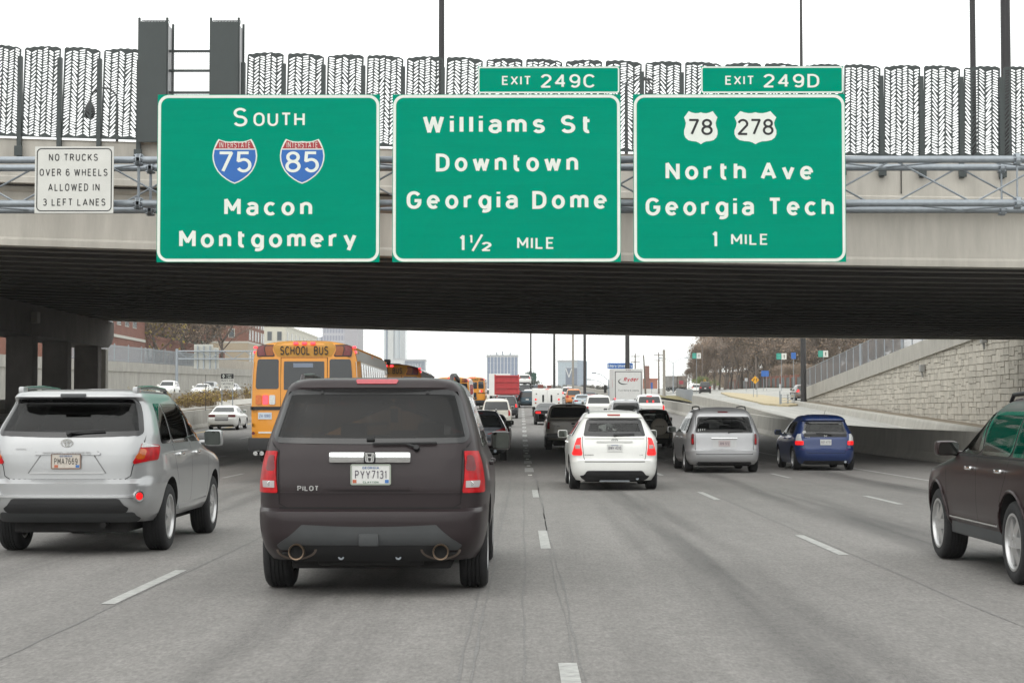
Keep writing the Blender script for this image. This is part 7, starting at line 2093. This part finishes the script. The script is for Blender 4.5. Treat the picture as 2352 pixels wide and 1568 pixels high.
def cobra(px, D, ypole, arms, label, m=M_STEEL):
    X = PX(px, D); zb = zr(D) + .5; t = thing('street_light', label, 'street light', (X, D, zb))
    zp = PZ(ypole, D) - zb
    mb = MB(); mb.cyl((0,0,-.5),(0,0,zp),.11,.08,8); mb.build('lamp_post', m, t)
    for ax, ay in arms:
        dx = PX(ax, D) - X; z = PZ(ay, D) - zb
        mb = MB(); mb.tube([(0,0,zp-.1),(dx*.5,0,zp+(z-zp)*.75),(dx,0,z)], .045, 6); mb.build('lamp_arm', m, t)
        mb = MB(); mb.cbox(dx-.35,dx+.35,-.15,.15,z-.12,z+.08,.04); mb.build('lamp_head', m, t)
cobra(1546, 320, 833, [(1578,821),(1516,822)], 'two armed street light over the parked lorry')
cobra(1398, 260, 872, [(1364,856)], 'single armed street light left of the rental truck')
cobra(1396, 300, 886, [(1353,871)], 'small single armed street light low beside the glass building')
# parked lorry with printed sides
D = 330; t = thing('lorry', 'grey lorry with printed side panels parked beyond the short concrete pole', 'truck', (PX(1553,D), D, zramp(PX(1553,D),D)+.3))
zb = t.location.z
for a, b, m in ((1530.5,1554.5,mat('printed lorry side', (.20,.19,.18), .6, var=.5, vscale=1.1)), (1555.5,1577.5,mat('printed lorry rear', (.15,.12,.10), .6, var=.7, vscale=1.6))):
    mb = MB(); mb.cbox(PX(a,D)-t.location.x, PX(b,D)-t.location.x, 0 if a < 1550 else -.5, 3, PZ(889,D)-zb, PZ(863,D)-zb, .04); mb.build('cargo_box', m, t)
mb = MB(); mb.cbox(PX(1533,D)-t.location.x, PX(1576,D)-t.location.x, .1, 2.8, .5, PZ(889.5,D)-zb, .03); mb.build('chassis', M_UNDER, t)
tyre, rim = wheel_meshes(.48,.28,.28,'steel')
for px in (1535,1547,1560,1572):
    o = link('wheel', tyre, t, (PX(px,D)-t.location.x, .2, .45), (0,0,math.pi/2)); link('rim', rim, o)
mb = MB(); mb.box(.5,1.3,-.52,-.505,PZ(882,D)-zb,PZ(874,D)-zb); mb.build('red_print', mat('print red', (.30,.03,.05), .6), t)

# ---- left bank: retaining wall, fence, brick buildings, trees
def zw(y): return 8.1 + (y - 215)*.0156
wall_along('retaining_wall', 'tall streaked concrete retaining wall beyond the oncoming lanes on the left', lambda y: -52.0, 40, 470, 0, M_CONCW, cat='wall', step=10, zf=zw,
           prof=[(0,-9),(0,-1.3),(.18,-1.25),(.18,0),(-.5,0),(-.5,-9)])
mb = MB(); ysl = [40,120,200,300,400,470]
mb.add([(x, y, zw(y) - .2 + (-52.4-x)*.03) for y in ysl for x in (-52.4,-90,-260)], [(i*3+j, i*3+j+1, (i+1)*3+j+1, (i+1)*3+j) for i in range(5) for j in range(2)])
tag(mb.build('left_bank', M_GRASS, fix=False), kind='structure')
t_ = thing('picket_fence', 'grey metal picket fence on top of the left retaining wall before the brick building', 'fence', (0,0,0))
for y in range(200, 282, 8):
    mb = MB()
    for k in range(20): yy = y + .4*k; mb.box(-52.12,-52.06,yy-.02,yy+.02,zw(yy),zw(yy)+2.1)
    for dz in (.2,1.9): mb.cyl((-52.09,y,zw(y)+dz),(-52.09,y+8,zw(y+8)+dz),.03,.03,6)
    mb.build('fence_panel', M_STEEL, t_); mb = MB(); mb.box(-52.16,-52.02,y-.06,y+.06,zw(y)-.05,zw(y)+2.3); mb.build('fence_post', M_STEEL, t_)
# noise wall panel further on
wall_along('block_wall', 'pale gridded block wall on the left bank beyond the picket fence', lambda y: -52.6, 284, 460, 0, mat('pale block wall', (.36,.32,.27), .9, var=.12, vscale=.6), cat='wall', step=8, zf=lambda y: zw(y)+1.1, prof=[(0,-1.2),(0,.5),(-.3,.5),(-.3,-1.2)])
t_ = building('brick_building', 'red brick building with white window bands on the left bank by the picket fence', -80, -56.4, 236, 262, 7.6, 26, M_BRICK)
win_grid(t_, 'side', [4,9,14,19], [6.5, 11.5], 2.2, 2.6, at=11.8)
win_grid(t_, 'front', [8.5], [6.2, 11.2], 1.6, 2.4)
mb = MB(); mb.box(11.802,11.95,0,26,4.6,5.0); mb.box(11.802,11.95,0,26,9.9,10.3); mb.build('stone_band', M_WINF, t_)
mb = MB(); mb.box(8.2,12.6,-.6,-.15,3.6,5.2); mb.build('white_box_sign', M_WHL, t_)
t_ = building('brick_building', 'long low red brick wing with a strip of grey windows behind the picket fence', -80, -57.2, 262.4, 338, 7.9, 13.2, M_BRICK)
win_grid(t_, 'side', [3+4.1*k for k in range(17)], [1.7], 2.6, 1.9, at=11.4)
t_ = building('apartment_block', 'tall brick apartment block with pale window bays left of the nearest school bus', -80, -59.3, 380, 404, 8, 36, M_BRICK)
win_grid(t_, 'side', [2.5,6.5,11,15,19.5,22.5], [9.8+3.1*k for k in range(6)], 1.5, 1.9, at=10.35, frame=.22)
win_grid(t_, 'front', [3.2,6.8], [10.2+3.1*k for k in range(5)], 1.1, 1.7, frame=.14)
mb = MB(); mb.box(-10.36,10.4,-.06,24.06,-.02,8.9); mb.build('beige_base', M_BEIGE, t_)
mb = MB(); mb.box(-10.4,10.46,-.1,24.1,8.91,9.3); mb.box(-10.4,10.42,-.1,24.1,21.5,21.9); mb.build('stone_band', M_WINF, t_)
win_grid(t_, 'side', [2.5,6.5,11,15,19.5,22.5], [1.2, 4.9], 1.7, 2.2, at=10.41, frame=.2)
t_ = building('office_block', 'long cream white building with narrow windows between the bus and the glass tower', -86, -64.3, 478, 552, 5, 25.4, mat('cream stone', (.58,.56,.49), .8, var=.04, vscale=.1))
win_grid(t_, 'side', [4+9*k for k in range(8)], [4,8.2,12.4,16.6], 1.5, 2.4, at=10.85, frame=.15)
win_grid(t_, 'front', [3,6.5,9.2], [4,8.2,12.4,16.6], 1.2, 2.4, frame=.15)
# glass tower, with fins and a window grid: the curtain wall is one surface with its pattern
def facade(name, glassc, finc, sx, sz, wx, wz):
    m = bpy.data.materials.new(name); m.use_nodes = True; MATS[name] = m; t = m.node_tree; b = t.nodes['Principled BSDF']
    tc = t.nodes.new('ShaderNodeTexCoord'); sp_ = t.nodes.new('ShaderNodeSeparateXYZ'); t.links.new(tc.outputs['Object'], sp_.inputs[0])
    ad = t.nodes.new('ShaderNodeMath'); ad.operation = 'ADD'; t.links.new(sp_.outputs[0], ad.inputs[0]); t.links.new(sp_.outputs[1], ad.inputs[1])
    outs = []
    for o, s, wd in ((ad.outputs[0], sx, wx), (sp_.outputs[2], sz, wz)):
        d = t.nodes.new('ShaderNodeMath'); d.operation = 'DIVIDE'; d.inputs[1].default_value = s; t.links.new(o, d.inputs[0])
        fr = t.nodes.new('ShaderNodeMath'); fr.operation = 'FRACT'; t.links.new(d.outputs[0], fr.inputs[0])
        lt = t.nodes.new('ShaderNodeMath'); lt.operation = 'LESS_THAN'; lt.inputs[1].default_value = wd; t.links.new(fr.outputs[0], lt.inputs[0]); outs.append(lt.outputs[0])
    mxm = t.nodes.new('ShaderNodeMath'); mxm.operation = 'MAXIMUM'; t.links.new(outs[0], mxm.inputs[0]); t.links.new(outs[1], mxm.inputs[1])
    mi = t.nodes.new('ShaderNodeMix'); mi.data_type = 'RGBA'; mi.inputs[6].default_value = tuple(glassc)+(1,); mi.inputs[7].default_value = tuple(finc)+(1,)
    t.links.new(mxm.outputs[0], mi.inputs[0]); t.links.new(mi.outputs[2], b.inputs['Base Color']); b.inputs['Roughness'].default_value = .25
    return m
def tower_b(label, px0, px1, ytop, D, depth, m, z0=0, name='office_tower'):
    t = thing(name, label, 'building', (PX((px0+px1)/2, D), D, z0)); hw = PX(px1,D)/2 - PX(px0,D)/2
    zt = PZ(ytop, D) - z0
    mb = MB(); mb.box(-hw, hw, 0, depth, 0, zt); mb.build('curtain_wall', m, t)
    mb = MB(); mb.box(-hw-.2, hw+.2, -.2, depth+.2, zt+.004, zt+1.2); mb.build('roof_parapet', mat('tower cap', (.40,.41,.43), .7), t)
    return t, hw, zt
G1 = facade('lavender glass grid', (.26,.27,.34), (.42,.42,.46), 1.5, 3.8, .35, .35)
G2 = facade('lavender fins', (.24,.26,.33), (.50,.51,.54), 2.1, 60, .45, .005)
t, hw, zt = tower_b('broad lavender grey glass tower above the nearest school bus', 740, 822, 640, 900, 30, G1)
mb = MB(); mb.box(-hw-17, -hw-.02, .6, 30, 0, zt-30); mb.build('striped_wing', G2, t)
mb = MB(); mb.box(hw*.24, hw+.05, -.05, 30.05, 0, zt); mb.build('plain_pier', mat('tower pier', (.36,.35,.38), .6, var=.03), t)
for k in range(4): mb = MB(); mb.box(-hw-16+k*4.5, -hw-15.3+k*4.5, .3, .62, 0, zt-30); mb.build('fin', mat('tower fin', (.60,.62,.62), .6), t)
G3 = facade('pale stone fins', (.36,.42,.47), (.52,.55,.56), 1.6, 80, .5, .004)
t, hw, zt = tower_b('slender pale tower with dark vertical stripes right of the lavender tower', 882, 930, 560, 1500, 24, G3)
for a, b, c_ in ((-.80,-.68,(.10,.14,.22)), (-.62,-.1,(.50,.52,.52)), (-.06,-.02,(.14,.17,.22)), (.4,.43,(.30,.33,.36)), (.62,.98,(.40,.43,.45))):
    mb = MB(); mb.box(a*hw, b*hw, -.5, -.02, 0, zt-2); mb.build('facade_stripe', mat('stripe %.2f' % c_[0], c_, .4), t)
t, hw, zt = tower_b('low white block at the foot of the slender tower', 904, 926, 826, 1300, 12, mat('white stone', (.55,.57,.57), .7), name='office_block')
t, hw, zt = tower_b('blue grey block with white Equitable lettering on its top edge', 930, 976, 828.5, 1150, 20, facade('slate block', (.17,.20,.25), (.20,.24,.29), 2, 4, .3, .3), name='office_block')
lettering('roof_lettering', 'EQUITABLE', -hw*.72, zt-4.2, hw*1.35, 2.2, -.2, mat('pale lettering', (.60,.62,.64), .6), t, .17, .25)
t, hw, zt = tower_b('blue grey office block with bold white vertical ribs behind the dump truck', 1118, 1190, 820, 900, 16, facade('blue strips', (.20,.25,.36), (.24,.29,.40), 1.7, 3.9, .2, .2), name='office_block')
for k in range(10):
    mb = MB(); x = -hw + .2 + (2*hw-.4)*k/9; mb.box(x-.14, x+.14, -.5, .02, 0, zt+.3); mb.build('rib', mat('white rib', (.66,.67,.66), .7), t)
for x, h in ((-3,1.5),(0,2),(4,1.2)): mb = MB(); mb.box(x-.4,x+.4,5,6,zt+1.2,zt+1.2+h); mb.build('roof_plant', M_STEEL, t)
t, hw, zt = tower_b('pale blue glass building with a dark recess and white V between the poles', 1282, 1326, 831, 1100, 14, facade('pale blue glass', (.36,.43,.48), (.40,.46,.51), 2.0, 3.8, .15, .12), name='office_block')
mb = MB(); mb.prism([(hw*.999,0),(hw+6.2,0),(hw+6.2,zt+.4),(hw*.999,zt+1.3)], .3, 14); mb.build('side_wing', facade('mid blue glass', (.27,.33,.41), (.30,.36,.43), 2.0, 3.8, .12, .1), t)
mb = MB(); mb.box(-hw*.22, hw*.99, -.08, .05, 0, zt*.89); mb.build('dark_recess', mat('recessed glass', (.12,.15,.21), .15), t)
mb = MB(); ribbon(mb, [(-hw*.2,zt*.88),(hw*.12,zt*.72),(hw*.42,zt*.88)], .3, lambda a,b: (a,-.12,b)); mb.build('white_v_brace', M_WHL, t, fix=False)
t_ = building('brick_building', 'small red brick tower and low brick hall right of the rental truck', PX(1481,600), PX(1510,600), 600, 612, 5, PZ(872,600), mat('orange brick', (.36,.13,.08), .9, var=.1))
mb = MB(); mb.box(-2.1,-.6,-.4,1.2,0,PZ(840,600)-5); mb.build('brick_tower', M_BRICK, t_)
win_grid(t_, 'front', [0,1], [3], .5, 1.)
# far town edge that reads as one mass
stuff_of('far_wood', [EVG[0][1], BARE[1][1]], [(PX(px, 620) , 620, 9.0 - 3.5, .62, px*1.7) for px in range(1230, 1480, 9)] + [(PX(px, 560), 560, 9., 1.2, px*1.3) for px in range(250, 420, 12)], [M_EVER, M_TWIG])
# trees on the left bank
for px, D, ms, s, lb, nm in ((362,268,YEL,1.5,'bare tree with some yellow leaves behind the left picket fence','bare_tree'), (424,286,BARE[1],1.6,'reddish brown bare tree left of the back of the oncoming gantry sign','bare_tree'),
        (508,312,DARKT,1.5,'dark bare tree with thick crooked limbs left of the apartment block','bare_tree'), (395,300,BARE[3],1.6,'brown bare tree between the yellow leaved tree and the gantry sign','bare_tree'),
        (455,318,BARE[0],1.6,'thin bare tree rising right behind the back of the gantry sign','bare_tree'),
        (336,290,BARE[1],1.3,'low spreading bare tree just right of the brick building tower','bare_tree'), (470,300,BARE[3],1.3,'short twiggy bare tree right behind the oncoming gantry beam','bare_tree'),
        (318,350,EVG[0],2.2,'dark evergreen tree behind the low brick wing, the leftmost evergreen','evergreen_tree'), (352,356,EVG[1],2.4,'dark evergreen tree behind the yellow leaved tree','evergreen_tree'), ):
    plant(ms, nm, lb, 'tree', PX(px,D), D, zw(D)+.1, s, px*.7)
# oncoming gantry, seen from behind
D = 215.; t_ = thing('sign_gantry', 'thin gantry over the oncoming lanes seen from behind with blank panel backs', 'gantry', (0,0,0))
xl, xr = PX(405,D), PX(640,D); za, zb = PZ(806,D), PZ(824,D)
for z in (za, zb):
    mb = MB(); mb.cyl((xl,D,z),(xr,D,z),.085,.085,8); mb.build('chord', M_STEEL, t_)
n = 9
for k in range(n):
    a, b = xl+(xr-xl)*k/n, xl+(xr-xl)*(k+1)/n; mb = MB(); mb.cyl((a,D,zb if k%2 else za),(b,D,za if k%2 else zb),.05,.05,6); mb.build('brace', M_STEEL, t_)
for x in (xl, xr): mb = MB(); mb.cyl((x,D,zr(D)),(x,D,za+.3),.2,.16,10); mb.build('gantry_post', M_STEEL, t_)
for a, b, q, r_ in ((443,487,790,846), (487.6,500,798,846)):
    tt_ = thing('blank_sign_panel', 'blank pale back of a ' + ('large' if b < 487.5 else 'narrow') + ' sign panel on the oncoming gantry', 'road sign', (PX((a+b)/2,D), D+.4, PZ(r_,D)))
    h = PZ(q,D)-PZ(r_,D); hw = PX(b,D)/2-PX(a,D)/2
    mb = MB(); mb.box(-hw,hw,0,.1,0,h); mb.build('panel', mat('pale sign back', (.44,.44,.40), .6), tt_)
    for x in ((-hw*.6,hw*.05,hw*.7) if b < 487.5 else (0,)): mb = MB(); mb.box(x-.07,x+.07,-.2,-.01,-.1,h-.2); mb.build('mounting_beam', M_STEEL, tt_)
# diamond lane sign on the median
D = 113.; x0, x1, z1, z0 = PX(506.6,D), PX(536.5,D), PZ(857.6,D), PZ(893,D); cx = (x0+x1)/2; hw = (x1-x0)/2; zb = zr(D)+1.1
t = thing('road_sign', 'black and white diamond lane sign on two posts above the white saloon', 'road sign', (cx,D,zb)); h = z1-z0; zc = z0-zb
mb = MB(); mb.prism(rr_pts(-hw,hw,zc,zc+h,.04,4), 0, .03); f = mb.build('face', M_SIGNB, t)
mb = MB(); mb.box(-hw+.01,hw-.01,-.006,-.001,zc+h*.66,zc+h-.01); mb.build('black_header', M_INK, f)
mb = MB(); q = [(-hw*.7,zc+h*.83),(-hw*.58,zc+h*.94),(-hw*.46,zc+h*.83),(-hw*.58,zc+h*.72)]; ribbon(mb, q+[q[0]], .018, lambda a,b: (a,-.010,b)); mb.build('diamond', M_SIGNW, f, fix=False)
lettering('legend', 'LEFT', -hw*.1, zc+h*.845, hw*.75, h*.1, -.010, M_SIGNW, f, .2); lettering('legend', 'LANE', -hw*.1, zc+h*.70, hw*.75, h*.1, -.010, M_SIGNW, f, .2)
for k, tx in enumerate(('BUSES AND','CAR POOLS','ONLY')): lettering('legend', tx, -hw*(.88 if k < 2 else .42), zc+h*(.48-.21*k), hw*(1.76 if k < 2 else .84), h*.13, -.006, M_INK, f, .2, .25)
for x in (-.35,.35): mb = MB(); mb.cyl((x,.06,-.1),(x,.06,zc+h*.95),.035,.035,6); mb.build('sign_post', M_STEEL, t)
t = thing('marker_post', 'thin dark whip post on the left median before the weeds', 'post', (PX(472,108), 108, zr(108)+1.1)); mb = MB(); mb.cyl((0,0,0),(0,0,2.2),.02,.015,6); mb.build('post', M_POLE, t)

# ================================================================== AIR
mb = MB(); mb.box(-1520, 1520, -320, 2620, -1.4, 190)
hz_ = mb.mesh('haze', mat('air', (1,1,1)))
m = MATS['air']; t = m.node_tree; t.nodes.remove(t.nodes['Principled BSDF'])
pv = t.nodes.new('ShaderNodeVolumePrincipled'); pv.inputs['Color'].default_value = (.99,1.,.99,1); pv.inputs['Density'].default_value = .00016
t.links.new(pv.outputs[0], t.nodes['Material Output'].inputs['Volume'])
o = bpy.data.objects.new('haze', hz_); COL.objects.link(o); tag(o, kind='stuff')
